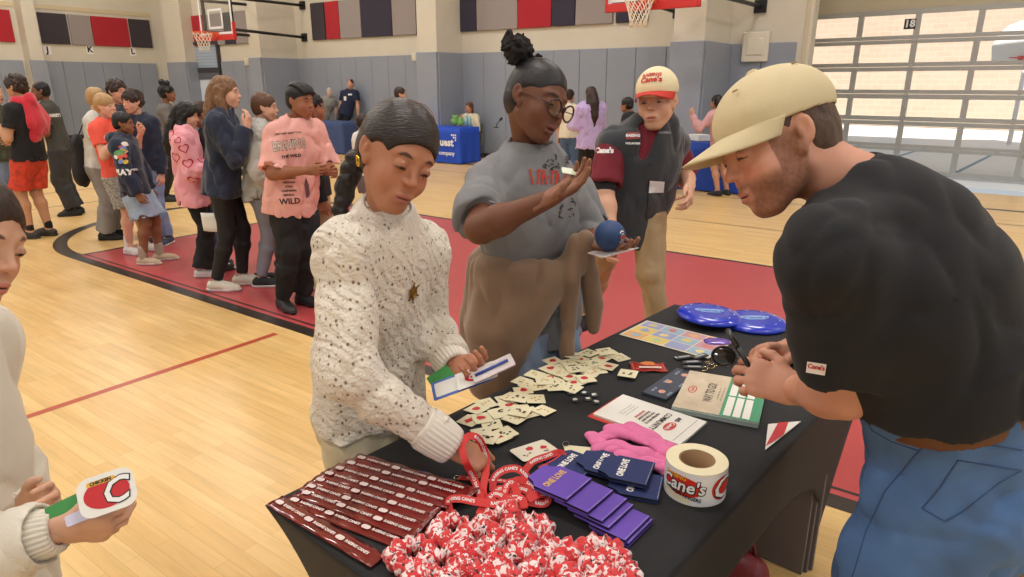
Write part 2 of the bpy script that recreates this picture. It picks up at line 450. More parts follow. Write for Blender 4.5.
    for x0,x1,m,lab in [(-30,13,red,'red wall panel at the top left picture corner'),(39,68,black,'charcoal wall panel above the letter J'),(69,91,grey,'taupe wall panel between charcoal and red above the letters'),(91.5,128,red,'wide red wall panel between letters K and L'),(129,155,black,'charcoal wall panel above the letter L')]:
        o0,o1=lo(x0,30),min(lo(x1,30),OW-.08); panel(o0+.01,o1-.01,2.76,3.62,m,lab,True)
    for ch,px,py in (('J',44,47.5),('K',89.5,47.5),('L',132.5,49.5)):
        o0,z0=onl(px,py); z0-=.05; o0+=.08 if ch=='J' else 0; t=thing('letter_sign','small white card with a black letter %s on the left wall'%ch,'sign',group='letter cards on the left wall')
        bm=B(); wbox(bm,SL-.006,SL-.001,o0-.1,o0+.1,z0-.13,z0+.13); bmesh.ops.recalc_face_normals(bm,faces=bm.faces); obj('card',bm,mat('white_card',(235,232,225),.6),t)
        tb=text_bm(ch,.24,.008); M=Matrix.Translation(W(SL-.008,o0,z0))@Matrix(((NN.x,0,U.x*-1,0),(NN.y,0,-U.y,0),(0,1,0,0),(0,0,0,1)))
        bmesh.ops.transform(tb,matrix=M,verts=tb.verts); obj('letter',tb,mat('black_ink',(25,22,22),.6),t)
    # ---- exit door with transom in the far corner ----
    d0,d1=door_s; dk=mat('dark_door_frame',(70,68,72),.4,metal=.3); t=bpy.data.objects.new('door_1',None); link(t); t['kind']='structure'
    for nm,r,m in [('door_frame',[(d0-.08,d0,OW-.1,OW,0,2.86),(d1,d1+.08,OW-.1,OW,0,2.86),(d0,d1,OW-.1,OW,2.78,2.86),(d0,d1,OW-.09,OW,1.95,2.1)],dk),
                   ('transom',[(d0,d1,OW-.04,OW-.02,2.1,2.78)],mat('pale_blue_blind',(176,190,206),.5)),
                   ('door_leaf',[(d0,d0+.15,OW-.08,OW-.03,0,1.95),(d1-.35,d1,OW-.08,OW-.03,0,1.95),(d0+.15,d1-.35,OW-.08,OW-.03,0,1.0),(d0+.15,d1-.35,OW-.08,OW-.03,1.75,1.95)],mat('slate_door',(96,98,106),.4)),
                   ('door_glass',[(d0+.15,d1-.35,OW-.06,OW-.05,1.0,1.75)],mat('bright_door_glass',(214,222,232),.2))]:
        bm=B()
        for q in r: wbox(bm,*q)
        bmesh.ops.recalc_face_normals(bm,faces=bm.faces); obj(nm,bm,m,t)
    bm=B()
    for k in range(7): wbox(bm,d0+.05,d1-.05,OW-.055,OW-.045,2.15+k*.09,2.17+k*.09)
    bmesh.ops.recalc_face_normals(bm,faces=bm.faces); obj('blind_slats',bm,mat('pale_blue_blind2',(150,166,186),.5),t)
    bm=B(); wbox(bm,d1+.1,d1+.2,OW-.2,OW,0,2.9); wobj('trim_7',bm,mat('bright_cream_trim',(232,224,204),.6))
    # small wall boxes
    for px,py,lab in ((249.5,61.5,'small white sounder box left of first pillar'),(417.5,56,'small cream sounder box left of the middle pillar'),(757,46.5,'square cream wall speaker plate right of the last pillar')):
        s,z=onw(px,py); w=.09 if px<700 else .22
        o_off=OW-.055
        bm=B(); wbox(bm,s-w,s+w,o_off-.06,o_off,z-w*1.1,z+w*1.1,bev=.015); wbox(bm,s-w*.6,s+w*.6,o_off-.075,o_off-.06,z-w*.6,z+w*.6,bev=.006)
        bmesh.ops.recalc_face_normals(bm,faces=bm.faces); o_=obj('wall_box',bm,mat('ivory_plastic',(222,214,194),.5)); tag(o_,lab,'wall box')
    # ---- roof ----
    bm=B(); wbox(bm,-9,SL+.3,-24,OW+4.6,ZT,ZT+.2); wobj('ceiling',bm,mat('ceiling_white',(225,222,214),.8))
    return pil
PIL=build_room()
# ---- glazed sectional door on the right ----
U2=Vector((-.749,.663,0)).normalized(); N2=Vector((.663,.749,0)).normalized(); OG=14.27
M2=Matrix(((U2.x,N2.x,0,0),(U2.y,N2.y,0,0),(0,0,1,0),(0,0,0,1)))
def g(s,o,z): return U2*s+N2*o+Vector((0,0,z))
def gbox(bm,s0,s1,o0,o1,z0,z1,mi=0,bev=0):
    return add_box(bm,((s0+s1)/2,(o0+o1)/2,(z0+z1)/2),(abs(s1-s0),abs(o1-o0),abs(z1-z0)),M2,mi,bev)
def gobj(name,bm,m,parent=None):
    bmesh.ops.recalc_face_normals(bm,faces=bm.faces); o=obj(name,bm,m,parent)
    if parent is None: o['kind']='structure'
    return o
def build_garage():
    alu=mat('aluminium_door_frame',(176,174,168),.4,metal=.25,var=.03,vscale=5)
    wallr=mat('warm_cream_paint',(196,184,158),.8)
    s_left=4.95; s_right=-4.5; zt=2.88
    bm=B(); gbox(bm,s_left+.06,5.6,OG,OG+.3,0,8); gbox(bm,s_right-4,s_left+.06,OG,OG+.3,zt,8); gbox(bm,s_right-4,s_right,OG,OG+.3,0,zt)
    gobj('wall_right',bm,wallr)
    # return wall between the padded wall and the door wall
    a=W(2.95,OW); b_=g(5.25,OG+.1,0); d=(b_-a); ang=math.atan2(d.y,d.x)
    bm=B(); add_box(bm,(d.length/2,0,4),(d.length,.12,8),Matrix.Translation(a)@Matrix.Rotation(ang,4,'Z')); gobj('wall_return',bm,wallr)
    bm=B(); gbox(bm,s_left+.02,s_left+.09,OG-.12,OG,0,3.6,bev=.01); gbox(bm,s_left+.03,s_left+.05,OG-.2,OG-.12,0,3.6); gobj('trim_8',bm,mat('track_steel',(120,116,110),.4,metal=.6))
    t=bpy.data.objects.new('door_2',None); link(t); t['kind']='structure'
    glass=bpy.data.materials.new('door_pane_glass'); glass.use_nodes=True; nt=glass.node_tree; nt.nodes.remove(nt.nodes['Principled BSDF'])
    tr=N(nt,'ShaderNodeBsdfTransparent'); gl=N(nt,'ShaderNodeBsdfGlossy'); gl.inputs['Roughness'].default_value=.05; fr=N(nt,'ShaderNodeFresnel'); mx=N(nt,'ShaderNodeMixShader')
    nt.links.new(fr.outputs[0],mx.inputs[0]); nt.links.new(tr.outputs[0],mx.inputs[1]); nt.links.new(gl.outputs[0],mx.inputs[2]); nt.links.new(mx.outputs[0],nt.nodes['Material Output'].inputs[0])
    # rows z bounds of the panes (measured) and columns
    rows=[(2.44,2.79),(1.98,2.30),(1.51,1.83),(1.04,1.35),(.55,.88),(.10,.43)]
    cw=.935; cols=[(s_left-.06-i*cw-cw+.09, s_left-.06-i*cw) for i in range(10)]
    zb=[(2.37,2.88),(1.905,2.37),(1.435,1.905),(.96,1.435),(.49,.96),(0.02,.49)]
    for (p0,p1),(z0,z1) in zip(rows,zb):
        bm=B(); gbox(bm,s_right,s_left,OG-.05,OG,p1,z1-.004,bev=.004); gbox(bm,s_right,s_left,OG-.05,OG,z0+.004,p0,bev=.004)
        prev=s_left
        for c0,c1 in cols:
            gbox(bm,c1,prev,OG-.05,OG,p0,p1); prev=c0
        gbox(bm,s_right,prev,OG-.05,OG,p0,p1)
        pn=gobj('door_section',bm,alu,t)
        bm=B(); gbox(bm,s_right,s_left,OG-.028,OG-.022,p0,p1); gobj('glass_panes',bm,glass,pn)
    bm=B()
    for z in (2.37,1.905,1.435,.96,.49):
        for c0,c1 in cols[::2]: gbox(bm,c1-.02+.03,c1+.06,OG-.075,OG-.05,z-.04,z+.04,bev=.004)
    gobj('hinge_plates',bm,mat('hinge_steel',(190,186,178),.35,metal=.7),t)
    # number card
    c0,c1=cols[1]; n0=thing('number_sign','black square card with a white number 18 on door glass','sign')
    r=Vector(ray(914,23.5)); tt=OG/r.dot(N2); sx=(r*tt).dot(U2)+.05; zz=EYE+(r*tt).z
    bm=B(); gbox(bm,sx-.09,sx+.09,OG-.068,OG-.058,zz-.085,zz+.085); bmesh.ops.recalc_face_normals(bm,faces=bm.faces); obj('card',bm,mat('black_card',(30,28,28),.6),n0)
    tb=text_bm('18',.17,.006); M=Matrix.Translation(g(sx,OG-.072,zz))@Matrix(((-U2.x,0,-N2.x,0),(-U2.y,0,-N2.y,0),(0,1,0,0),(0,0,0,1)))
    bmesh.ops.transform(tb,matrix=M,verts=tb.verts); obj('number',tb,mat('white_ink',(235,235,232),.6),n0)
    # outside
    bm=B(); gbox(bm,-40,30,OG,OG+40,-.14,-.02); 
    gobj('ground_outside',bm,mat('concrete_outside',(232,230,226),.9,var=.04,vscale=.5))
    bm=B(); 
    for k in range(5): gbox(bm,-1+k*1.6,-.92+k*1.6,OG+.3,OG+7,-.019,-.015)
    gobj('pavement_line',bm,mat('blue_line_paint',(120,150,170),.8))
    brick=bpy.data.materials.new('tan_brick'); brick.use_nodes=True; nt=brick.node_tree; b=nt.nodes['Principled BSDF']; b.inputs['Roughness'].default_value=.9
    tc=N(nt,'ShaderNodeTexCoord'); mp=N(nt,'ShaderNodeMapping'); mp.inputs['Rotation'].default_value=(PI/2,0,0); br=N(nt,'ShaderNodeTexBrick'); 
    nt.links.new(tc.outputs['Object'],mp.inputs[0]); nt.links.new(mp.outputs[0],br.inputs[0]); br.inputs['Scale'].default_value=1; br.inputs['Brick Width'].default_value=.4; br.inputs['Row Height'].default_value=.2; br.inputs['Mortar Size'].default_value=.012
    br.inputs['Color1'].default_value=(*lin((186,166,148)),1); br.inputs['Color2'].default_value=(*lin((180,160,142)),1); br.inputs['Mortar'].default_value=(*lin((190,174,156)),1); nt.links.new(br.outputs[0],b.inputs['Base Color'])
    bl=thing('school_building','long tan block building across the sunlit yard outside','building',loc=g(0,OG+17,0))
    bm=B(); add_box(bm,(0,0,2.9),(60,.6,5.8),Matrix.Rotation(math.atan2(U2.y,U2.x),4,'Z')); bw=obj('block_wall',bm,brick,bl)
    bm=B(); add_box(bm,(0,-.1,5.9),(60.2,1.0,.3),Matrix.Rotation(math.atan2(U2.y,U2.x),4,'Z')); obj('parapet',bm,mat('white_parapet',(235,235,235),.7),bl)
    # outdoor hoop with a fan-shaped white backboard
    ho=OG+8; r=Vector(ray(1024,45)); tt=ho/r.dot(N2); P=r*tt; hs=P.dot(U2); hz=EYE+P.z
    h=thing('outdoor_basketball_hoop','white fan shaped backboard on a pole in the yard outside','basketball hoop',loc=g(hs,ho,0))
    R=Matrix(((U2.x,N2.x,0,0),(U2.y,N2.y,0,0),(0,0,1,0),(0,0,0,1)))
    pts=[(-.62,-.42),(.62,-.42),(.68,.0),(.6,.28),(.4,.5),(.15,.6),(-.15,.6),(-.4,.5),(-.6,.28),(-.68,0)]
    bm=B(); add_poly(bm,pts,.03); bmesh.ops.transform(bm,matrix=R@Matrix.Translation((0,0,hz))@Matrix.Rotation(PI/2,4,'X'),verts=bm.verts); bmesh.ops.recalc_face_normals(bm,faces=bm.faces)
    wm=mat('white_enamel',(245,245,245),.4); obj('backboard',bm,wm,h)
    bm=B(); add_tube(bm,[R@Vector((0,1.2,0)),R@Vector((0,1.2,hz-.6)),R@Vector((0,.9,hz-.1)),R@Vector((0,.05,hz-.1))],.06,12); obj('pole',bm,wm,h)
    bm=B(); add_tube(bm,[R@Vector((.23*math.cos(a*PI/10),-.32+.23*math.sin(a*PI/10),hz-.3)) for a in range(20)],.012,8,closed=True); add_box(bm,(0,-.05,hz-.3),(.12,.12,.1),R); obj('rim',bm,mat('orange_rim',(222,70,40),.4),h)
build_garage()
# ---- wall-hung hoops ----
def hoop(sc,ob,zr,label,ends,group='basketball hoops'):
    """board centre sc, board plane offset ob, rim height zr; ends: wall ends (s,z) of struts"""
    t=thing('basketball_hoop',label,'basketball hoop',group=group); w=.68; z0=zr-.09; z1=z0+1.0
    fr=mat('white_board_frame',(236,236,238),.4); 
    gm=bpy.data.materials.get('backboard_glass')
    if gm is None:
        gm=bpy.data.materials.new('backboard_glass'); gm.use_nodes=True; nt=gm.node_tree; nt.nodes.remove(nt.nodes['Principled BSDF'])
        tr=N(nt,'ShaderNodeBsdfTransparent'); tr.inputs[0].default_value=(.94,.95,.96,1); gl=N(nt,'ShaderNodeBsdfGlossy'); gl.inputs['Roughness'].default_value=.08; mx=N(nt,'ShaderNodeMixShader'); mx.inputs[0].default_value=.1
        nt.links.new(tr.outputs[0],mx.inputs[1]); nt.links.new(gl.outputs[0],mx.inputs[2]); nt.links.new(mx.outputs[0],nt.nodes['Material Output'].inputs[0])
    bm=B(); wbox(bm,sc-w,sc+w,ob,ob+.02,z0,z1); wobj('glass_backboard',bm,gm,t)
    bm=B()
    for a,b_,c,d in ((sc-w,sc-w+.05,z0,z1),(sc+w-.05,sc+w,z0,z1),(sc-w,sc+w,z1-.05,z1),(sc-w,sc+w,z0+.06,z0+.11)): wbox(bm,a,b_,ob-.012,ob-.002,c,d)
    sq=(sc-.3,sc+.3,zr+.1,zr+.55)
    for a,b_,c,d in ((sq[0],sq[0]+.05,sq[2],sq[3]),(sq[1]-.05,sq[1],sq[2],sq[3]),(sq[0],sq[1],sq[3]-.05,sq[3]),(sq[0],sq[1],sq[2],sq[2]+.05)): wbox(bm,a,b_,ob-.012,ob-.002,c,d)
    wobj('white_markings',bm,fr,t)
    redp=mat('red_board_padding',(206,48,44),.5)
    bm=B(); wbox(bm,sc-w-.03,sc+w+.03,ob-.03,ob+.05,z0-.07,z0+.045,bev=.01); wbox(bm,sc-w-.04,sc-w,ob-.03,ob+.05,z0-.07,z0+.32,bev=.01); wbox(bm,sc+w,sc+w+.04,ob-.03,ob+.05,z0-.07,z0+.32,bev=.01)
    wobj('edge_padding',bm,redp,t)
    rim=mat('orange_steel_rim',(224,84,48),.35)
    bm=B(); oc=ob-.38
    add_tube(bm,[W(sc+.229*math.cos(i*PI/16),oc+.229*math.sin(i*PI/16),zr) for i in range(32)],.011,8,closed=True)
    wbox(bm,sc-.09,sc+.09,ob-.15,ob-.01,zr-.09,zr+.02,bev=.006)
    add_tube(bm,[W(sc-.09,ob-.1,zr-.06),W(sc-.16,oc+.16,zr-.02)],.008,6); add_tube(bm,[W(sc+.09,ob-.1,zr-.06),W(sc+.16,oc+.16,zr-.02)],.008,6)
    r_=wobj('rim',bm,rim,t)
    bm=B(); n=12
    for sgn in (1,-1):
        for i in range(n):
            pts=[]
            for j in range(7):
                f=j/6; a=2*PI*(i+sgn*j*.5)/n; r=.225*(1-f)+.11*f+.0*math.sin(f*PI); r=.225-.115*math.sin(f*PI/2)
                pts.append(W(sc+r*math.cos(a),oc+r*math.sin(a),zr-.42*f))
            add_tube(bm,pts,.006,5)
    wobj('net',bm,mat('white_net_cord',(238,226,206),.8),r_)
    st=mat('black_steel_strut',(36,34,34),.45,metal=.3)
    for (s,z,zb) in ends:
        bm=B(); sb=sc+(w-.1)*(1 if s>sc else -1)
        add_tube(bm,[W(sb,ob+.06,zb),W(s,OW-.04,z)],.035,8); wbox(bm,s-.1,s+.1,OW-.05,OW-.001,z-.1,z+.1); wobj('wall_strut',bm,st,t)
    bm=B(); 
    for sx in (sc-w+.1,sc+w-.1): wbox(bm,sx-.03,sx+.03,ob+.03,ob+.09,z0,z1)
    wbox(bm,sc-w+.1,sc+w-.1,ob+.03,ob+.08,z0+.05,z0+.11); wbox(bm,sc-w+.1,sc+w-.1,ob+.03,ob+.08,z1-.15,z1-.09)
    wobj('mounting_frame',bm,st,t)
s1,z1=onw(303,5); s2,z2=onw(305,37)
hoop(15.9,9.85,2.78,'basketball hoop with glass backboard at upper left over the pupils queue',[(s1,z1,3.55),(s2,z2,2.85),(16.6,z1,3.55),(16.6,z2,2.85)])
s3,z3=onw(679,12); s4,z4=onw(761,6)
hoop(4.42,9.45,2.77,'basketball hoop cut by the top edge above the red brimmed cap',[(s3,z3,2.85),(s4,z4,2.85),(s3,z3+.75,3.5),(s4,z4+.75,3.5)])
# ---------- people ----------
UPZ=Vector((0,0,1))
skin_m=mat('skin',(200,150,120),.56,bump=.08,bscale=350,attr=True,spec=.4,var=.03,vscale=40)
skin_m.node_tree.nodes['Principled BSDF'].inputs['Subsurface Weight'].default_value=.12
skin_m.node_tree.nodes['Principled BSDF'].inputs['Subsurface Radius'].default_value=(.5,.2,.1)
skin_m.node_tree.nodes['Principled BSDF'].inputs['Subsurface Scale'].default_value=.015
def fr_mat(o,x,y,z):
    M=Matrix.Identity(4)
    for i in range(3): M[i][0]=x[i]; M[i][1]=y[i]; M[i][2]=z[i]; M[i][3]=o[i]
    return M
def head_frame(c,fwd,up,s):
    y=Vector(fwd).normalized(); x=y.cross(Vector(up)).normalized(); z=x.cross(y).normalized()
    return fr_mat(c,x,y,z)@Matrix.Diagonal((s,s,s,1))
def smoothstep(a,b,x): t=np.clip((x-a)/(b-a),0,1); return t*t*(3-2*t)
def make_head(sp,h,nb):
    """head in local units (full size 0.225 m); nb: neck base point in local coords; returns V,F,C"""
    S=SDF(h,.018); fat=sp.get('fat',0); jw=sp.get('jaw',1.)
    S.ell((0,-.014,.034),(.0745,.094,.084))
    S.ell((0,.030,-.018),(.061+fat,.056,.078),k=.03)
    S.ell((0,.052,-.050),(.045*jw+fat,.040,.045),k=.02)
    S.ell((0,.067,-.090),(.022*jw,.020,.017),k=.022)                       # chin
    for x in (1,-1):
        S.cone((x*.052,.004,-.050),(x*.022*jw,.060,-.090),.011+fat,.012,k=.025)       # jaw line
        S.ell((x*.040,.055,-.030),(.023+fat,.022,.026),k=.02)              # cheek
        S.cone((x*.014,.079,.031),(x*.044,.068,.031),.0065,.006,k=.014)  # brow
        S.ell((x*.032,.092,.011),(.015,.009,.010),k=.012,sub=True)       # eye socket
    S.cone((0,.083,.018),(0,.100,-.014),.0058,.0078,k=.012)              # nose
    S.ell((0,.102,-.018),(.0098,.0105,.0085),k=.006)
    for x in (1,-1):
        S.ell((x*.0112,.093,-.021),(.0070,.009,.0065),k=.005)
        S.ell((x*.006,.101,-.0275),(.0035,.0045,.0025),k=.002,sub=True)
    mo=sp.get('mouth',0)
    S.ell((0,.081,-.058),(.026,.016,.018),k=.012)
    S.ell((0,.0925,-.0525),(.022,.0085,.0055),k=.004); S.ell((0,.0915,-.0650-mo),(.019,.0085,.0068),k=.004)
    S.ell((0,.101,-.0583-mo*.5),(.024,.010,.0014+mo*.5),k=.002,sub=True)
    if h<.0045:
        for x in (1,-1):
            op=sp.get('eye',.003)
            S.ell((x*.0315,.0765,.008),(.0145,.0138,.0125),k=.006)
            if op>0: S.ell((x*.0315,.0915,.004),(.0125,.007,op),k=.0015,sub=True)
    for x in (1,-1):   # ears
        R=Euler((0.18,0,x*.45)).to_matrix()
        S.ell((x*.0755,-.012,.002),(.0080,.0160,.0255),R,k=.006); S.ell((x*.0700,.002,-.022),(.008,.010,.014),k=.008)
        if h<.004: S.ell((x*.0830,-.008,.005),(.006,.0090,.0155),R,k=.004,sub=True); S.ell((x*.078,-.002,.0),(.006,.006,.010),R,k=.004)
    nr=sp.get('neck',.052)
    nb=Vector(nb); S.cone((0,-.028,-.045),tuple(nb*.85+Vector((0,-.02,-.03))*.15),nr,nr,k=.025); S.cone(tuple(nb),tuple(nb+Vector((0,0,-.03))),nr*1.05,nr*1.3,k=.02)
    V,F=S.build(); V=relax(V,F,1,.4)
    sk=np.array(lin(sp['skin'])); C=np.tile(sk,(len(V),1)); x,y,z=np.abs(V[:,0]),V[:,1],V[:,2]
    def mix(m,col): nonlocal C; C=C*(1-m[:,None])+np.array(lin(col))*m[:,None]
    lip=smoothstep(.0,.25,1-((x/.024)**2+((z+.0585+mo*.5)/(.012+mo))**2))*(y>.08)
    mix(lip*.75,sp.get('lips',(170,96,86)))
    mix((smoothstep(0,.5,1-((x/.021)**2+((z+.0583+mo*.5)/(.0016+mo*.6))**2))*(y>.075))*.85,(60,25,22))
    ch=np.exp(-(((x-.04)/.02)**2+((z+.025)/.02)**2))*(y>.03); mix(ch*sp.get('blush',.18),(214,110,96))
    nt_=np.exp(-((x/.012)**2+((z+.022)/.012)**2))*(y>.09); mix(nt_*sp.get('blush',.18),(205,110,96))
    hc=sp.get('hair',(50,36,30))
    ax=x-.0315; br=1-((ax/.0175)**2+((z-.0335+ax*ax*14-.0+np.maximum(ax,0)*.15)/.0050)**2)
    mix(smoothstep(0,.5,br)*(y>.05)*sp.get('brow',.85),hc)
    if h>=.0045:
        e=1-((ax/.013)**2+((z-.007)/.0042)**2); mix(smoothstep(0,.4,e)*(y>.06)*.85,(45,30,26))
    else:
        e=1-((ax/.0155)**2+((z-.0048+ax*ax*20)/.0034)**2); mix(smoothstep(0,.5,e)*(y>.065)*.92,(35,24,20))
        e=1-((ax/.016)**2+((z-.012)/.006)**2); mix(smoothstep(0,1,e)*(y>.07)*.25,(110,60,50))
    if sp.get('beard'):
        n=vnoise(V*260,3)*.5+.5
        b=smoothstep(-.028,-.05,z)*smoothstep(-.02,.01,y)*(1-np.exp(-((x/.02)**2+((z+.06)/.006)**2))*(y>.07))*(z>-.125)
        b=np.maximum(b*smoothstep(.016,.03,x+np.maximum(-z-.066,0)),np.exp(-((z+.043)/.006)**2)*(y>.07)*(x<.03)*.8)
        b=np.maximum(b,smoothstep(.052,.062,x)*smoothstep(.03,.0,z)*smoothstep(-.012,.004,y)*(y<.045)*(z>-.07))
        mix(b*(.62+.3*n),sp['beard'])
    if sp.get('stubble_head'):
        b=smoothstep(-.02,.02,z+np.maximum(-y,0)*1.2)*smoothstep(.03,.0,y)*(x>.03); mix(b*.6,sp['stubble_head'])
    return V,F,C
def make_hand(sp,M,side,s=1.,curl=(25,30,35,40),thumb=None,h=.0032,spread=6):
    """hand local frame: y to finger tips, z back of hand, +x thumb side; M maps it to the world"""
    S=SDF(h,.012)
    S.cone((.010,.012,0),(.012,.074,0),.024,.027,w=(0,0,1),q=.52); S.cone((-.010,.012,0),(-.014,.070,0),.023,.025,w=(0,0,1),q=.48)
    S.cone((.012,.010,-.006),(.030,.048,-.010),.018,.014,k=.012)
    S.cone((0,-.035,0),(0,.02,0),.0255,.027,w=(0,0,1),q=.72,k=.02)
    bx=(.031,.0105,-.0105,-.029); ln=(.070,.078,.072,.056); by=(.084,.090,.086,.076)
    for i in range(4):
        a=math.radians(curl[i]); sp_=math.radians((1.5-i)*spread); p=Vector((bx[i],by[i],0)); L=ln[i]; pts=[p+Vector((0,-.018,0)),p]; ang=0
        for j,fr in enumerate((.46,.31,.25)):
            ang+=a*(1. if j==0 else 1.15 if j==1 else .7)
            d=Vector((math.sin(sp_)*math.cos(ang),math.cos(ang)*math.cos(sp_),-math.sin(ang))); p=p+d*L*fr; pts.append(p.copy())
        rr=[.0095,.0092,.0084,.0076,.0064]; 
        if i==3: rr=[r*.88 for r in rr]
        for j in range(4): S.cone(pts[j],pts[j+1],rr[j],rr[j+1],k=.0035 if j else .008)
    th=thumb or [(.024,.020,-.008),(.044,.046,-.016),(.053,.070,-.020),(.054,.092,-.020)]
    for j,(ra,rb) in enumerate(((.0135,.0115),(.0115,.0098),(.0098,.0078))): S.cone(th[j],th[j+1],ra,rb,k=.007 if j==0 else .003)
    V,F=S.build(); V=relax(V,F,1,.3); V=V*s
    C=np.tile(np.array(lin(sp['skin'])),(len(V),1))
    pal=smoothstep(.0,-.01,V[:,2]/s)[:,None]; pc=np.array(lin(sp.get('palm',tuple(min(255,int(c*1.04+4)) for c in sp['skin'])))); C=C*(1-pal*.6)+pc*pal*.6
    V=apply_M(V,M)
    if Matrix(M).to_3x3().determinant()<0: F=F[:,::-1]
    return V,F,C
def hand_M(wrist,d,palm,side):
    y=Vector(d).normalized(); z=-Vector(palm); z=(z-y*z.dot(y)).normalized(); x=y.cross(z)
    if side=='R': x=-x
    return fr_mat(wrist,x,y,z)
def pose(base,face,Ht,lean=0,sway=0,Rarm=None,Larm=None,Rfoot=(.09,0),Lfoot=(-.09,0),head=None,headpitch=-5,headyaw=0,kid=1.,sw=1.,bow=.0,headfwd=0.):
    """face: heading in degrees (0 = away from the camera +Y, 90 = +X); arm dirs in (right,forward,up)"""
    a=math.radians(face); f=Vector((math.sin(a),math.cos(a),0)); r=Vector((math.cos(a),-math.sin(a),0)); base=Vector((base[0],base[1],0))
    J={'f':f,'r':r,'H':Ht,'base':base}
    def P(rr,ff,zz): return base+r*rr*Ht+f*ff*Ht+UPZ*zz*Ht
    J['pel']=P(sway,0,.525)
    ln=math.radians(lean); t=(f*math.sin(ln)+UPZ*math.cos(ln)); J['t']=t; tf=(f*math.cos(ln)-UPZ*math.sin(ln)); J['tf']=tf
    J['waist']=J['pel']+t*.085*Ht; 
    ln2=math.radians(lean+bow); t2=(f*math.sin(ln2)+UPZ*math.cos(ln2))
    J['chest']=J['waist']+t2*.115*Ht; J['neck']=J['chest']+t2*.105*Ht; J['t2']=t2
    sc=J['chest']+t2*.066*Ht; w=.094*Ht*sw
    J['shR']=sc+r*w; J['shL']=sc-r*w
    J['hipR']=J['pel']+r*.05*Ht-UPZ*.01*Ht; J['hipL']=J['pel']-r*.05*Ht-UPZ*.01*Ht
    for sd,fo,sg in (('R',Rfoot,1),('L',Lfoot,-1)):
        an=base+r*fo[0]*Ht*.55+f*fo[1]*Ht*.5+UPZ*.047*Ht+UPZ*(fo[2]*Ht if len(fo)>2 else 0)
        hp=J['hip'+sd]; m=(hp+an)/2; L=.2385*Ht; dd=(hp-an).length/2; b=math.sqrt(max(L*L-dd*dd,0)) if dd<L else 0
        J['kn'+sd]=m+f*min(b,.12*Ht)+UPZ*.0; J['an'+sd]=an; J['toe'+sd]=(f+r*sg*.18).normalized()
    for sd,arm,sg in (('R',Rarm,1),('L',Larm,-1)):
        u,fd=(arm or ((sg*.15,.0,-1),(sg*.05,.15,-1)))[:2]
        def D(v): return (r*v[0]+f*v[1]+UPZ*v[2]).normalized()
        J['el'+sd]=J['sh'+sd]+D(u)*.172*Ht; J['wr'+sd]=J['el'+sd]+D(fd)*.148*Ht; J['hd'+sd]=D(fd); J['pm'+sd]=(-r*sg)
        if arm and len(arm)>2: J['hd'+sd]=D(arm[2])
        if arm and len(arm)>3: J['pm'+sd]=D(arm[3])
    hs=.135*Ht*kid/.225; J['hs']=hs
    hp=math.radians(headpitch); hy=math.radians(headyaw); hf=(f*math.cos(hy)+r*math.sin(hy)); 
    hup=UPZ*math.cos(hp)-hf*math.sin(hp)*1.0; hff=hf*math.cos(hp)+UPZ*math.sin(hp)
    J['hf']=hff; J['hu']=(UPZ*math.cos(hp)-hf*math.sin(hp)).normalized()
    J['head']=J['neck']+UPZ*.10*Ht*.9+f*(.022+headfwd)*Ht
    return J
def torso(S,J,e=0.,b=1.,k=.05,hem=0.,belly=0.):
    H=J['H']; w=J.get('tfw',J['tf']); s=H/1.7*b
    S.cone(J['pel']-J['t']*.02*H,J['waist'],.158*s+e,.138*s+e+belly,k,w,.70)
    S.cone(J['waist'],J['chest'],.138*s+e+belly,.158*s+e,k,w,.66)
    S.cone(J['chest'],J['chest']+J['t2']*.05*H,.158*s+e,.135*s+e,k,w,.62)
    S.cone(J['shR']-(J['shR']-J['shL'])*.06-J['t2']*.008*H,J['shL']+(J['shR']-J['shL'])*.06-J['t2']*.008*H,.052*s+e,.052*s+e,k)
    for sd in 'RL': S.cone(J['neck']-J['t2']*.012*H,J['sh'+sd]-J['t2']*.006*H,.040*s+e*.6,.036*s+e,k)
def mid(a,b,t): return a+(b-a)*t
def arm(S,J,sd,e=0.,b=1.,k=.03,upto=2.,flare=0.,fl=True):
    """upto in elbow units: 0..1 upper arm, 1..2 forearm"""
    H=J['H']; s=H/1.7*b; a,c,d=J['sh'+sd],J['el'+sd],J['wr'+sd]
    r0,r1,r2,r3=.050*s+e,.040*s+e,.041*s+e,.0255*s+e
    if upto<=1:
        p=mid(a,c,upto); S.cone(a,mid(a,c,upto*.5),r0,(r0+r1)/2+flare*.5,k); S.fr(mid(a,c,upto*.3),p,(r0+r1)/2,r1+(r0-r1)*(1-upto)+flare,k*.6)
        return p,(p-a).normalized(),r1+(r0-r1)*(1-upto)+flare
    S.cone(a,c,r0,r1,k); S.cone(c,mid(c,d,.3),r1,r2,k)
    t=upto-1; rr=r2+(r3-r2)*max(0,(t-.3)/.7)+flare; p=mid(c,d,t)
    (S.fr if fl else S.cone)(mid(c,d,.3),p,r2,rr,k); return p,(d-c).normalized(),rr
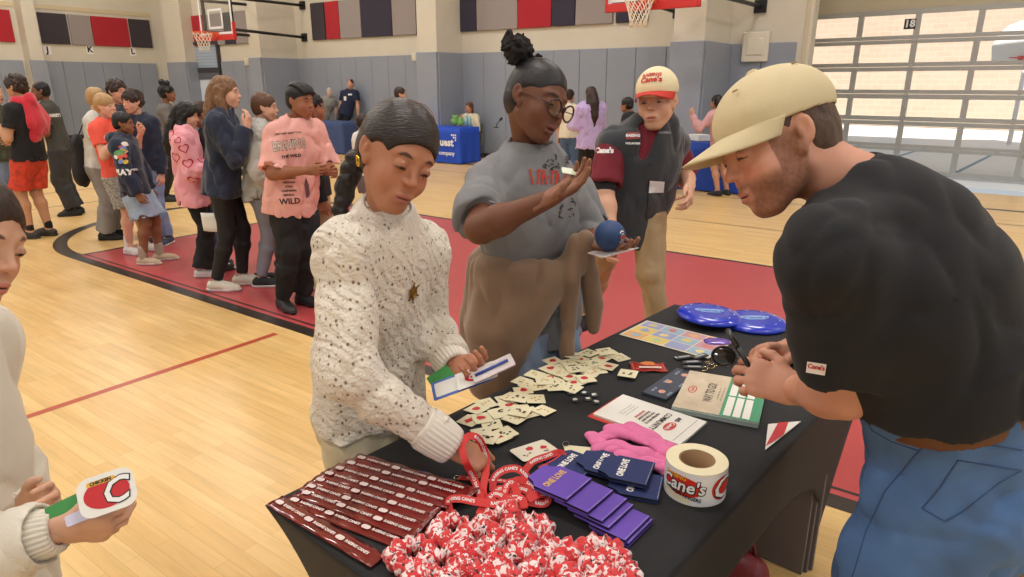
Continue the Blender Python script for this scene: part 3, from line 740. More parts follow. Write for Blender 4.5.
def leg(S,J,sd,e=0.,b=1.,k=.035,upto=2.,flare=0.,fl=True,calf=True):
    H=J['H']; s=H/1.7*b; a,c,d=J['hip'+sd],J['kn'+sd],J['an'+sd]
    r0,r1,r2,r3=.086*s+e,.056*s+e,.055*s+e,.036*s+e
    if upto<=1:
        p=mid(a,c,upto); S.cone(a,mid(a,c,upto*.4),r0,r0*.9+flare*.4,k); S.fr(mid(a,c,.2),p,r0*.93,mid(Vector((r0,0,0)),Vector((r1,0,0)),upto).x+flare,k*.6); return p,(p-a).normalized(),r0+(r1-r0)*upto+flare
    S.cone(a,c,r0,r1,k); t=upto-1; q=mid(c,d,.3); back=(J['f'] if calf else Vector())*(-.012*s)
    S.cone(c,q+back,r1,r2,k); rr=r2+(r3-r2)*max(0,(t-.3)/.7)+flare; p=mid(c,d,t)
    (S.fr if fl else S.cone)(q+back,p,r2,rr,k); return p,(d-c).normalized(),rr
def base_of(J): return J['base']
def person(J,sp,label,group=None):
    """root empty + body; returns root"""
    base=J['base']; root=thing('person',label,'person',loc=base,group=group); hl=sp.get('hh',.005)
    HM=head_frame(J['head'],J['hf'],J['hu'],J['hs']); J['HM']=HM
    nb=HM.inverted()@J['neck']
    V,F,C=make_head(sp,hl,nb); parts=[(apply_M(V,HM),F,C)]
    sk=lin(sp['skin']); b=sp.get('b',1.)
    S=SDF(sp.get('bh',.009),.03)
    torso(S,J,-.012,b)
    for sd in 'RL': arm(S,J,sd,0,sp.get('armb',b),fl=False); leg(S,J,sd,-.030 if not sp.get('bare') else 0,b,fl=False)
    for sd in 'RL':
        a=J['an'+sd]; S.cone(a,Vector((a.x,a.y,a.z-.02*J['H']))+J['toe'+sd]*.06*J['H'],.030*J['H']/1.7,.028*J['H']/1.7)
    V,F=S.build(); parts.append((V,F,np.tile(sk,(len(V),1))))
    for sd in 'RL':
        if sd in sp.get('nohand',''): continue
        kw=sp.get('hand'+sd,{}); M=hand_M(J['wr'+sd],J['hd'+sd],J['pm'+sd],sd)
        parts.append(make_hand(sp,M,sd,s=J['H']/1.75*sp.get('handsize',1.),h=sp.get('hdh',.0045),**kw))
    V,F,C=merge(parts); V=V-np.array(base)
    obj('body',np_mesh('body',V,F,cols=C),skin_m,root); J['root']=root
    if hl<.0045 and sp.get('eye',.003)>0:
        for x in (1,-1):
            bm=B(); bmesh.ops.create_uvsphere(bm,u_segments=20,v_segments=14,radius=.0128); smooth(bm); g_=sp.get('gaze',(0,1,-.35)); gz=Vector(g_).normalized()
            for f in bm.faces:
                d=f.calc_center_median().normalized().dot(gz); f.material_index=2 if d>.965 else 1 if d>.86 else 0
            bmesh.ops.transform(bm,matrix=Matrix.Translation(-base)@HM@Matrix.Translation((x*.0315,.0768,.008)),verts=bm.verts)
            obj('eye',bm,[mat('eye_white',(225,218,210),.25),mat('iris_'+str(sp.get('iris',(60,38,25))),sp.get('iris',(60,38,25)),.2),mat('pupil',(12,10,10),.15)],root)
    return root
def sobj(name,S,m,J,parent=None,rel=2,M=None,cols=None,fl=.5):
    V,F=S.build(); 
    if rel: V=relax(V,F,rel,fl)
    if M is not None: V=apply_M(V,M)
    V=V-np.array(J['base']); c=cols(V) if cols else None
    return obj(name,np_mesh(name,V,F,cols=c),m,parent or J['root'])
def top(J,m,name='shirt',sleeve='short',e=.014,hem=.49,b=1.,h=.008,fold=.006,flare=.012,neck='crew',sup=.62,belly=0.,hemr=0.,seed=1,collar=None,armb=None,cuffm=None,fs=(9,9,6),hemp=None,side_slack=1.,vsub=()):
    """hem: fraction of height of the lower edge (measured down the pelvis line)"""
    H=J['H']; s=H/1.7*b; S=SDF(h,.04); torso(S,J,e,b,belly=belly)
    dn=-(J['t']); w=J['tf']
    L=(.525-hem)*H
    if hemp is None: hemp=J['pel']+dn*L
    r=max(.176*s+e,.0)+hemr
    S.fr(J['waist'],hemp,.142*s+e+belly+hemr*.5,r,k=.03,w=w,q=.72)
    if neck is not None: S.cone(J['neck']+J['t2']*.0*H,J['neck']+(J['head']-J['neck'])*.55,.050*s*J['hs']/.9+.004,.085*s,k=.006,sub=True)
    armb=armb or b; ends=[]
    for sd in 'RL':
        if sleeve=='none': continue
        ends.append(arm(S,J,sd,e*.8,armb,k=.03,upto=sup if sleeve=='short' else 1.93 if sleeve=='long' else sleeve,flare=flare if sleeve=='short' else .004))
    # hollow hem and cuffs
    S.fr(hemp-dn*.03,hemp+dn*.03,r-2.2*h,r-2.*h,k=.004,w=w,q=.70,sub=True)
    if sleeve=='short':
        for p,d,rr in ends: S.fr(p-d*.022,p+d*.03,rr-2.3*h,rr-2*h,k=.003,sub=True)
    if fold:
        S.noise.append((fold,fs,seed,None)); S.noise.append((fold*.5,(fs[0]*2.6,fs[1]*2.6,fs[2]*2),seed+5,None))
    for q_ in vsub: S.cone(*q_,k=.006,sub=True)
    S.cut(hemp+dn*.001,dn); J['hemp']=hemp.copy(); J['hemn']=-dn
    o=sobj(name,S,m,J)
    if sleeve=='long' or isinstance(sleeve,float):
        for p,d,rr in ends:
            c=SDF(min(h,.006),.01); c.fr(p-d*.035,p+d*.022,rr+.001,rr-.003,k=.004); c.fr(p+d*.008,p+d*.04,rr-.010,rr-.010,k=.002,sub=True); sobj('cuff',c,cuffm or m,J,o)
    if neck in('crew','rib'):
        nd=(J['head']-J['neck']).normalized(); rn=.052*s*J['hs']/.9+.008; c=J['neck']+nd*.006*H+J['f']*.006; x=nd.cross(J['f']).normalized(); y=x.cross(nd).normalized()*-1
        bm=B(); tilt=.30; rad=.008 if neck=='crew' else .012
        pts=[c+x*math.cos(a)*rn*1.02+y*math.sin(a)*rn*1.05-nd*(math.sin(a)*tilt*rn) for a in [2*PI*i/28 for i in range(28)]]
        pts=[p-J['base'] for p in pts]
        add_tube(bm,pts,.007,8,closed=True,flat=(.005,rad)); obj('collar',bm,cuffm or m,o)
    return o
def trousers(J,m,name='trousers',e=.012,b=1.,upto=1.93,flare=0.,h=.008,fold=.006,seed=3,waist=.06,fs=(10,10,5),calf=False,legs='RL'):
    H=J['H']; s=H/1.7*b; S=SDF(h,.03)
    S.cone(J['pel']-J['t']*.01*H,J['pel']+J['t']*waist*H,.152*s+e,.140*s+e,w=J['tf'],q=.72); ends=[]
    for sd in legs: ends.append(leg(S,J,sd,e,b,upto=upto,flare=flare,calf=calf))
    for p,d,rr in ends: S.fr(p-d*.03,p+d*.03,rr-2.2*h,rr-2*h,k=.003,sub=True)
    if fold: S.noise.append((fold,fs,seed,None)); S.noise.append((fold*.5,tuple(x*2.3 for x in fs),seed+3,None))
    if 'hemp' in J: S.cut(J['hemp']+J['hemn']*.012,J['hemn'])
    return sobj(name,S,m,J)
def shoes(J,m,sole,name='shoe',h=.006,L=None,clog=False,sds='RL',high=0,laces=None):
    H=J['H']; s=H/1.7
    for sd in sds:
        d=J['toe'+sd]; a=J['an'+sd]; lift=max(0,a.z-.047*H); M=fr_mat((a.x,a.y,lift),d.cross(UPZ),d,UPZ)@Matrix.Diagonal((s,s,s,1)); k=1.12 if clog else 1.
        S=SDF(h/s,.03); S.cone((0,-.045,.045),(0,.03,.05),.036*k,.040*k); S.cone((0,.03,.05),(0,.13,.028),.040*k,.036*k); S.cone((0,.09,.03),(0,.165,.022),.040*k,.030*k)
        if high: S.cone((0,-.02,.05),(0,-.015,.05+high),.044,.046)
        elif not clog: S.cone((0,-.02,.06),(0,-.01,.088),.038,.040)
        S.fr((0,-.015,.068+high),(0,-.015,.14+high),.033,.04,k=.004,sub=True); S.cut((0,0,.016),(0,0,-1))
        up=sobj(name,S,m,J,M=M,rel=1)
        S=SDF(h/s*.8,.03); S.cone((0,-.048,.03),(0,.10,.03),.040*k,.044*k); S.cone((0,.10,.03),(0,.170,.03),.044*k,.034*k); S.cut((0,0,.026),(0,0,1)); S.cut((0,0,0.001),(0,0,-1))
        sobj('sole',S,sole,J,up,M=M,rel=0)
        if laces:
            bm=B()
            for i in range(4):
                y=.045+i*.022; z=.092-i*.010; add_tube(bm,[M@Vector((-.022,y,z-.012))-J['base'],M@Vector((0,y+.004,z+.004))-J['base'],M@Vector((.022,y,z-.012))-J['base']],.0035,6)
            obj('laces',bm,laces,up)
def hair_mat(name,col,stretch=(60,60,6),rough=.45,var=.35,bump=.6):
    m=mat(name,col,rough,bump=bump,bscale=6,var=var,vscale=3,stretch=stretch,spec=.4); return m
def hair(J,m,style='short',h=.006,vol=0.,fringe=.062,extra=None,noise=(-.006,22),face=(.066,.062,.085),nape=-.055,side=.012,name='hair',seed=2,rel=1,subs=None):
    """hair in head-local units"""
    S=SDF(h/J['hs'],.015)
    S.ell((0,-.016,.036),(.081+vol,.100+vol,.090+vol))
    S.ell((0,-.040,-.012),(.071+vol,.066+vol,.062),k=.02)
    # clear the face and the area in front of the ears
    if style=='slick': S.ell((0,.100,-.030),(.102,.074,.030+fringe),k=.006,sub=True)
    else: S.ell((0,.100,fringe-face[2]-.0),(face[0]+.01,face[1],face[2]),k=.006,sub=True)
    for x in (1,-1):
        if style=='slick': S.ell((x*.085,.034,-.045),(.055,.050,.078),k=.008,sub=True)
        elif style!='long' : S.ell((x*.085,.030,-.045),(.05,.045-.0+side*0,.058),k=.008,sub=True)
        if style!='long': S.ell((x*.085,-.008,-.012),(.028,.022,.030),k=.006,sub=True)
    S.cut((0,0,nape),(0,.25,-1),k=.006)
    if extra:
        for (pts,rs) in extra: S.chain([Vector(p) for p in pts],rs,k=.015)
    for q in (subs or []): S.ell(q[0],q[1],k=.006,sub=True)
    if noise: S.noise.append((noise[0],(noise[1],noise[1],noise[1]*.6),seed,None)); S.noise.append((noise[0]*.5,(noise[1]*3,noise[1]*3,noise[1]*1.2),seed+1,None))
    return sobj(name,S,m,J,M=J['HM'],rel=rel,fl=.35)
def bvh_of(o):
    me=o.data; vs=[v.co+(o.parent.location if o.parent and o.parent.type=='EMPTY' else Vector()) for v in me.vertices]
    return BVHTree.FromPolygons(vs,[tuple(p.vertices) for p in me.polygons])
def decal(name,bm,m,bvh,origin,xdir,ydir,ndir,parent,base,off=.003,depth=.4):
    """project a flat mesh (local xy) onto a surface; ndir points away from the surface towards the outside"""
    x=Vector(xdir).normalized(); y=Vector(ydir).normalized(); n=Vector(ndir).normalized(); o=Vector(origin)
    bmesh.ops.triangulate(bm,faces=bm.faces)
    for _ in range(2):
        es=[e for e in bm.edges if e.calc_length()>.014]
        if es: bmesh.ops.subdivide_edges(bm,edges=es,cuts=1)
    bmesh.ops.triangulate(bm,faces=[f for f in bm.faces if len(f.verts)>3])
    for v in bm.verts:
        p=o+x*v.co.x+y*v.co.y; hit=bvh.ray_cast(p+n*depth,-n)
        v.co=(hit[0]+n*off if hit[0] else p)-base
    return obj(name,bm,m,parent)
# ---------- people close to the camera ----------
def cvec(x,y,z):
    """camera-aligned (right, up, towards viewer) direction to the world"""
    s,c=math.sin(PITCH),math.cos(PITCH); return Vector((x,y*s-z*c,y*c+z*s)).normalized()
def rib_ring(name,p0,p1,r0,r1,m,J,parent,n=30,depth=.0022,q=1.,w=None,hollow=True,th=.010):
    """ribbed knit band around the axis p0-p1"""
    d=(Vector(p1)-Vector(p0)); L=d.length; s,dd,u=frame_of(d,w if w is not None else UPZ); bm=B(); seg=n*4; rows=[]
    prof=[(0,0,-1),(0.12,.002,1),(.5,.003,1),(.88,.002,1),(1,0,1),(1,-th,0),(.6,-th,0)] if hollow else [(0,0,1),(1,0,1)]
    for t,o,rb in prof:
        rr=r0+(r1-r0)*t+o; row=[]
        for k in range(seg):
            a=2*PI*k/seg; r_=rr+(depth*math.cos(a*n) if rb==1 else 0)
            row.append(bm.verts.new(Vector(p0)+dd*L*t+s*math.cos(a)*r_+u*math.sin(a)*r_*q-J['base']))
        rows.append(row)
    for A,C in zip(rows,rows[1:]):
        for k in range(seg): f=bm.faces.new((A[k],A[(k+1)%seg],C[(k+1)%seg],C[k])); f.smooth=True
    bmesh.ops.recalc_face_normals(bm,faces=bm.faces); return obj(name,bm,m,parent)
def sweater_mat():
    m=mat('cream_open_knit',(226,216,200),.85,sheen=.3); nt=m.node_tree; b=nt.nodes['Principled BSDF']
    tc=N(nt,'ShaderNodeTexCoord'); mp=N(nt,'ShaderNodeMapping'); mp.inputs['Scale'].default_value=(1,1,.8); nt.links.new(tc.outputs['Object'],mp.inputs[0])
    v=N(nt,'ShaderNodeTexVoronoi',i_Scale=78.); v.inputs['Randomness'].default_value=.55; nt.links.new(mp.outputs[0],v.inputs[0])
    big=N(nt,'ShaderNodeTexWave',i_Scale=9.,i_Distortion=2.5,i_Detail=1.,bands_direction='Z'); nt.links.new(tc.outputs['Object'],big.inputs[0])
    mr=N(nt,'ShaderNodeMapRange'); mr.inputs[1].default_value=.18; mr.inputs[2].default_value=.30; mr.inputs[3].default_value=1; mr.inputs[4].default_value=0; nt.links.new(v.outputs[0],mr.inputs[0])
    mr2=N(nt,'ShaderNodeMapRange'); mr2.inputs[1].default_value=.1; mr2.inputs[2].default_value=.5; nt.links.new(big.outputs[1],mr2.inputs[0])
    mu=N(nt,'ShaderNodeMath',operation='MULTIPLY'); nt.links.new(mr.outputs[0],mu.inputs[0]); nt.links.new(mr2.outputs[0],mu.inputs[1])
    mx=N(nt,'ShaderNodeMix',data_type='RGBA'); mx.inputs[6].default_value=(*lin((226,216,200)),1); mx.inputs[7].default_value=(*lin((138,112,88)),1); nt.links.new(mu.outputs[0],mx.inputs[0]); nt.links.new(mx.outputs[2],b.inputs['Base Color'])
    v2=N(nt,'ShaderNodeTexVoronoi',i_Scale=150.); nt.links.new(tc.outputs['Object'],v2.inputs[0])
    ad=N(nt,'ShaderNodeMath',operation='MULTIPLY_ADD'); ad.inputs[1].default_value=-1.; nt.links.new(mu.outputs[0],ad.inputs[0])
    w2=N(nt,'ShaderNodeTexWave',i_Scale=17.,i_Distortion=6.,i_Detail=1.,bands_direction='DIAGONAL'); nt.links.new(tc.outputs['Object'],w2.inputs[0])
    a3=N(nt,'ShaderNodeMath',operation='ADD'); nt.links.new(v2.outputs[0],a3.inputs[0]); nt.links.new(w2.outputs[1],a3.inputs[1]); nt.links.new(a3.outputs[0],ad.inputs[2])
    bp=N(nt,'ShaderNodeBump',i_Strength=.7,i_Distance=.004); nt.links.new(ad.outputs[0],bp.inputs['Height']); nt.links.new(bp.outputs[0],b.inputs['Normal'])
    return m
def denim(name,col,var=.16):
    return mat(name,col,.85,bump=.35,bscale=500,var=var,vscale=9,detail=6)
HB=hair_mat('black_brown_hair',(34,25,22),var=.5); HBL=hair_mat('black_hair',(22,18,18),var=.5); HBR=hair_mat('brown_hair',(92,62,42),var=.4); HDB=hair_mat('dark_brown_hair',(52,36,28),var=.45); HBLD=hair_mat('blond_hair',(176,140,92),var=.35); HGR=hair_mat('grey_hair',(190,184,176),var=.2); HLB=hair_mat('light_brown_hair',(122,88,60),var=.4)
def setJ(J,**k):
    for a,b in k.items(): J[a]=Vector(b)
    return J
def refit(J):
    """recompute torso axes from explicit joints"""
    J['t']=(J['waist']-J['pel']).normalized(); J['t2']=(J['neck']-J['chest']).normalized()
    s=(J['shR']-J['shL']).normalized(); J['tfw']=s.cross(J['t']).normalized()*-1; J['tf']=J['t'].cross(s).normalized()
    if J['tf'].dot(J['f'])<0: J['tf']=-J['tf']
    J['tfw']=J['tf']; return J
def girl_in_sweater():
    base=(-.36,1.62); J=pose(base,128,1.55,headpitch=-20,kid=1.03,Rfoot=(.1,.01),Lfoot=(-.1,0))
    setJ(J,head=atY(396,157,1.47),neck=atY(386,214,1.525),shR=atY(351,250,1.42),shL=atY(421,250,1.66),elR=atY(347,372,1.30),wrR=at(452,446,.835),elL=atY(428,330,1.70),wrL=atY(455,366,1.545))
    J['pel']=Vector((-.375,1.63,.80)); J['waist']=Vector((-.37,1.61,.93)); J['chest']=Vector((-.335,1.565,1.12)); J['hipR']=J['pel']+J['r']*.075; J['hipL']=J['pel']-J['r']*.075
    J['hf']=cvec(.54,-.533,.66); J['hu']=cvec(.46,.84,.29); refit(J)
    J['hdR']=(at(486,462,.80)-J['wrR']).normalized(); J['pmR']=Vector((.1,.3,-1)).normalized()
    J['hdL']=(atY(492,372,1.45)-J['wrL']).normalized(); J['pmL']=Vector((-.1,-.5,.8))
    sp=dict(skin=(178,122,94),lips=(168,100,92),blush=.12,hair=(34,24,20),hh=.0026,hdh=.0026,bh=.008,bare=True,neck=.043,eye=.0016,jaw=.92,fat=-.002,handsize=.98,
            handR=dict(curl=(38,42,46,50),thumb=[(.024,.020,-.008),(.042,.044,-.024),(.042,.066,-.036),(.034,.082,-.042)]),
            handL=dict(curl=(30,34,40,44),thumb=[(.024,.020,-.0),(.040,.044,.008),(.044,.066,.004),(.040,.084,-.004)]))
    root=person(J,sp,'girl in cream knit sweater with star brooch, picking from the near table edge')
    sm=sweater_mat(); rib=mat('cream_rib_knit',(230,222,208),.85,sheen=.3,bump=.3,bscale=350)
    dn=-J['t']; o=top(J,sm,'knit_sweater',sleeve=1.80,e=.015,hem=.50,h=.0055,fold=.008,neck=None,cuffm=rib,hemp=J['pel']+dn*.0,fs=(8,8,5),armb=1.08)
    for sd,(a,r0,r1) in {'R':(.0,.041,.036),'L':(.0,.039,.034)}.items():
        e,w=J['el'+sd],J['wr'+sd]; rib_ring('ribbed_cuff',mid(e,w,.72),mid(e,w,1.0),r0+.006,r1+.004,rib,J,o,n=26)
    nd=(J['head']-J['neck']).normalized(); c=J['neck']-nd*.012
    rib_ring('ribbed_collar',c-nd*.004,c+nd*.042,.080,.058,rib,J,o,n=34,w=J['f'],th=.006)
    rib_ring('ribbed_hem',J['pel']-J['t']*.035,J['pel']+J['t']*.02,.158,.166,rib,J,o,n=44,q=.74,w=J['tf'])
    # star brooch
    bv=bvh_of(o); p=atY(412,292,1.5); n=(Vector((.45,-.85,.1))).normalized(); x=n.cross(UPZ).normalized()*-1; x=UPZ.cross(n).normalized()
    hit=bv.ray_cast(Vector((0,0,EYE)),(p-Vector((0,0,EYE))).normalized())
    if hit[0]:
        n=hit[1]; 
        if n.dot(hit[0]-Vector((0,0,EYE)))>0: n=-n
        x=UPZ.cross(n).normalized(); y=n.cross(x)
        bm=B(); pts=[]
        for k in range(12):
            a=PI/2+k*PI/6; r=.023 if k%2==0 else .0125; pts.append((r*math.cos(a),r*math.sin(a)))
        add_poly(bm,pts,.002)
        c_=bm.verts.new((0,0,.006)); 
        for k in range(12):
            a=PI/2+k*PI/6
            if k%2==0: bmesh.ops.create_uvsphere(bm,u_segments=8,v_segments=6,radius=.0026,matrix=Matrix.Translation((.024*math.cos(a),.024*math.sin(a),.002)))
        add_lathe(bm,[(.0115,.002),(.0115,.0045),(.009,.0045),(.009,.003),(0,.003)],20)
        M=fr_mat(hit[0]+n*.003-J['base'],x,y,n); bmesh.ops.transform(bm,matrix=M,verts=bm.verts); bmesh.ops.recalc_face_normals(bm,faces=bm.faces)
        obj('star_brooch',bm,mat('antique_gold',(150,112,52),.35,metal=.9,bump=.3,bscale=300),o)
    # shorts
    trousers(J,mat('cream_cotton_shorts',(206,196,168),.8,bump=.3,bscale=200,var=.05),'shorts',upto=.62,e=.012,flare=.02,h=.007,fold=.006)
    shoes(J,mat('white_shoe_leather',(226,224,220),.5),mat('white_sole',(220,218,214),.6))
    # slicked hair with parting and low braid
    hm=hair_mat('slick_dark_hair',(36,27,23),stretch=(14,5,60),rough=.4,var=.6,bump=1.)
    h_=hair(J,hm,'slick',h=.0028,vol=.003,fringe=.066,nape=-.06,noise=(-.001,40),face=(.072,.060,.088))
    HM=J['HM']; bm=B(); c0=Vector((-.0,-.094,-.040)); rs=[.030,.026,.027,.022,.024,.019,.020,.014,.012]; p=Vector((.0,-.095,-.050))
    S=SDF(.0035,.006)
    p0=HM@p; 
    for i,(px,py,r) in enumerate([(357,160,.026),(353,170,.0235),(348,180,.024),(345,190,.021),(343,200,.020),(341,212,.018),(339,224,.015),(338,236,.011)]):
        q=atY(px,py,1.56-.004*i); S.ell(q,(r,r,r*.95)); S.ell(q+Vector((-.008 if i%2 else .008,0,.006)),(r*.8,r*.8,r*.7))
    S.cone(p0,atY(357,160,1.56),.028,.024); S.noise.append((.002,(60,60,60),4,None)); sobj('braid',S,HB,J,h_,rel=1)
    bm=B()
    pts=[HM@(Vector((.018,.078-.0,.094)))]
    pts=[]
    for k in range(12):
        t=k/11; a=PI*.30+PI*.42*t; pts.append(HM@Vector((-.026,-.016+.1045*math.cos(a),.036+.0935*math.sin(a)))-J['base'])
    add_tube(bm,pts,.0013,6); obj('hair_parting',bm,mat('scalp',(120,86,68),.6),h_)
    # gold hoop earrings
    for x in (1,):
        c=HM@Vector((x*.080,-.006,-.036))-J['base']; bm=B(); ax=Vector((1,0,0)); y_=(J['HM'].to_3x3()@Vector((0,1,0))).normalized()
        add_tube(bm,[c+y_*math.cos(a)*.0062+UPZ*math.sin(a)*.010 for a in [2*PI*i/20 for i in range(20)]],.0022,8,closed=True); obj('hoop_earring',bm,mat('polished_gold',(222,176,70),.2,metal=1),root)
    for sd in 'RL': pass
    return J
J1=girl_in_sweater()
def girl_in_glasses():
    base=(.06,2.18); J=pose(base,135,1.68,kid=1.02)
    setJ(J,head=atY(536,101,2.13),neck=atY(529,150,2.17),shR=atY(485,184,2.07),shL=atY(572,190,2.27),elR=atY(480,228,1.88),wrR=atY(548,199,1.80),elL=atY(594,238,2.24),wrL=atY(594,243,2.06))
    J['hf']=cvec(.67,-.42,.60); J['hu']=cvec(.36,.90,.20)
    J['pel']=Vector((.075,2.20,.90)); J['waist']=Vector((.07,2.19,1.04)); J['chest']=Vector((.06,2.17,1.21)); J['hipR']=J['pel']+J['r']*.08; J['hipL']=J['pel']-J['r']*.08; refit(J)
    J['hdR']=(atY(590,172,1.78)-J['wrR']).normalized(); J['pmR']=Vector((.0,-.35,.95))
    J['hdL']=Vector((.75,-.55,-.1)).normalized(); J['pmL']=Vector((.05,-.1,1))
    sp=dict(skin=(112,70,50),lips=(126,72,70),blush=.05,hair=(22,18,18),hh=.003,hdh=.0032,neck=.047,eye=.0022,mouth=.004,fat=.002,palm=(160,112,88),handsize=1.0,iris=(30,20,16),
            handR=dict(curl=(14,16,18,20),spread=2,thumb=[(.024,.020,-.008),(.040,.044,-.022),(.040,.066,-.030),(.034,.086,-.032)]),
            handL=dict(curl=(22,22,24,26),spread=5))
    root=person(J,sp,'girl in grey t-shirt and round glasses, brown jacket tied round her waist')
    gm=mat('heather_grey_jersey',(128,128,130),.9,bump=.35,bscale=420,var=.08,vscale=30)
    o=top(J,gm,'t_shirt',sleeve='short',e=.016,hem=.44,h=.006,fold=.009,sup=.80,flare=.022,b=1.0,armb=.95,hemp=J['pel']-J['t']*.15,fs=(7,7,5),hemr=-.008)
    bv=bvh_of(o)
    # graphic: slanted red lettering with dark scribbled figures above and below
    red=mat('red_print_ink',(182,66,54),.8); blk=mat('dark_print_ink',(48,40,44),.8)
    C0=Vector((0,0,EYE)); P=atY(560,184,2.0); n=(C0-P).normalized(); x=n.cross(UPZ)*-1; x=UPZ.cross(n).normalized(); y=n.cross(x)
    rr=random.Random(4)
    bm=B(); xx=-.085
    for k in range(11):
        h_=.046-.0008*k; w=.0115; lean=-.010 if k%3==0 else .003
        q=[(xx,-.002*k*0),(xx+w*.55,0),(xx+w*.55+lean,h_),(xx+lean,h_)]; add_poly(bm,q)
        if k%2: add_poly(bm,[(xx+w*.5,h_*.45),(xx+w*1.1,h_*.45),(xx+w*1.1,h_*.62),(xx+w*.5,h_*.62)])
        if k%3==1: add_poly(bm,[(xx,h_*.82),(xx+w*1.2,h_*.82),(xx+w*1.2,h_),(xx,h_)])
        xx+=.0138
    decal('red_lettering',bm,red,bv,P,x,y,n,o,J['base'])
    bm=B()
    for k in range(46):
        cx,cy=rr.uniform(-.045,.035),rr.uniform(.040,.085)
        if k==27: decal('upper_figures_print',bm,blk,bv,P,x,y,n,o,J['base']); bm=B()
        if k>26: cx,cy=rr.uniform(-.0,.055),rr.uniform(-.105,-.03)
        a=rr.uniform(0,PI); L=rr.uniform(.006,.013); w=.0016; dx,dy=math.cos(a)*L,math.sin(a)*L; nx,ny=-math.sin(a)*w,math.cos(a)*w
        add_poly(bm,[(cx-nx,cy-ny),(cx+dx-nx,cy+dy-ny),(cx+dx+nx,cy+dy+ny),(cx+nx,cy+ny)])
    decal('lower_figures_print',bm,blk,bv,P,x,y,n,o,J['base'])
    J['hemp']=J['pel']-J['t']*.09
    trousers(J,denim('washed_blue_denim',(140,156,180)),'jeans',e=.014,h=.008,flare=.02)
    shoes(J,mat('black_shoe_canvas',(40,40,42),.8),mat('white_sole',(220,218,214),.6))
    # jacket knotted round the waist
    bj=mat('brown_fleece',(128,102,80),.95,bump=.4,bscale=300,var=.07,vscale=14,sheen=.3)
    S=SDF(.0065,.04); f,r,t=J['tf'],(J['shR']-J['shL']).normalized(),J['t']; r=f.cross(UPZ).normalized(); w0=J['waist']-UPZ*.005
    ring=[]
    for k in range(25):
        a=2*PI*k/24; ring.append(w0+r*math.cos(a)*.172+f*math.sin(a)*.128-UPZ*(.018+.022*math.sin(a)))
    S.chain(ring,.028)
    # draped back panel: from the belt down over the right hip and back
    for k in range(38):
        a=1.32-3.8*k/37; c,s_=math.cos(a),math.sin(a); tp=w0+r*c*.176+f*s_*.134
        L=min(.40,.05+.044*k)
        bt=J['pel']+r*c*.212+f*s_*.172-UPZ*(L-.13); S.cone(tp,mid(tp,bt,.5)+(r*c+f*s_)*.012,.026,.028); S.cone(mid(tp,bt,.5)+(r*c+f*s_)*.012,bt,.028,.024)
    kn=atY(583,243,2.06); S.ell(kn,(.032,.026,.030))
    S.chain([ring[6],kn],.026)
    S.chain([kn,atY(589,275,2.09),atY(594,305,2.10),atY(594,328,2.10)],[.028,.026,.028,.024],k=.01)
    S.chain([kn,atY(571,280,2.03),atY(568,320,2.04),atY(568,352,2.05)],[.026,.027,.026,.026],k=.01)
    S.noise.append((.006,(12,12,3),6,None))
    sobj('tied_jacket',S,bj,J)
    # hair: slick cap and curly puff bun
    hm=hair_mat('slick_black_hair',(30,27,29),stretch=(30,14,60),rough=.4,var=.5,bump=.5)
    h_=hair(J,hm,'slick',h=.0035,vol=-.002,fringe=.066,noise=(-.001,40),face=(.068,.060,.084))
    S=SDF(.004,.01); c=J['HM'].inverted()@atY(517,49,2.17)
    S=SDF(.004/J['hs'],.01); S.ell(c,(.044,.042,.042)); S.ell(c+Vector((.018,-.01,.016)),(.026,.026,.024)); S.cone(c,(0,-.05,.10),.020,.022)
    S.noise.append((-.012,(60,60,60),3,None)); S.noise.append((-.008,(130,130,130),4,None)); sobj('bun',S,hair_mat('curly_black_hair',(24,19,18),stretch=(60,60,60),rough=.8,var=.6,bump=1),J,h_,M=J['HM'],rel=0)
    # round glasses
    bm=B(); HM=J['HM']; Mi=Matrix.Translation(-J['base'])@HM
    for x_ in (1,-1):
        add_tube(bm,[Mi@Vector((x_*.034+.0255*math.cos(a),.108-.006*abs(math.cos(a))*(1 if x_*math.cos(a)>0 else 0),.000+.0235*math.sin(a))) for a in [2*PI*i/28 for i in range(28)]],.0030,8,closed=True)
        add_tube(bm,[Mi@Vector((x_*.0575,.106,.004)),Mi@Vector((x_*.070,.085,.006)),Mi@Vector((x_*.078,.005,.004)),Mi@Vector((x_*.078,-.02,-.008))],.0018,8)
    add_tube(bm,[Mi@Vector((-.0115,.108,.006)),Mi@Vector((0,.111,.009)),Mi@Vector((.0115,.108,.006))],.0017,8)
    g_=obj('round_glasses',bm,mat('tortoise_frame',(58,30,28),.25),root)
    bm=B()
    for x_ in (1,-1): add_lathe(bm,[(.0245,0),(0,.0005)],24,Mi@Matrix.Translation((x_*.034,.1075,0))@Matrix.Rotation(-PI/2,4,'X'))
    lm=bpy.data.materials.new('lens_glass'); lm.use_nodes=True; nt=lm.node_tree; nt.nodes.remove(nt.nodes['Principled BSDF']); tr=N(nt,'ShaderNodeBsdfTransparent'); gl=N(nt,'ShaderNodeBsdfGlossy'); gl.inputs['Roughness'].default_value=.05; mx=N(nt,'ShaderNodeMixShader'); mx.inputs[0].default_value=.05
    nt.links.new(tr.outputs[0],mx.inputs[1]); nt.links.new(gl.outputs[0],mx.inputs[2]); nt.links.new(mx.outputs[0],nt.nodes['Material Output'].inputs[0]); obj('lenses',bm,lm,g_)
    bm=B(); bmesh.ops.create_uvsphere(bm,u_segments=12,v_segments=8,radius=.005,matrix=Mi@Matrix.Translation((.078,-.002,-.03))); obj('ear_stud',smooth(bm),mat('dark_stud',(40,34,36),.3,metal=.6),root)
    return J
J2=girl_in_glasses()
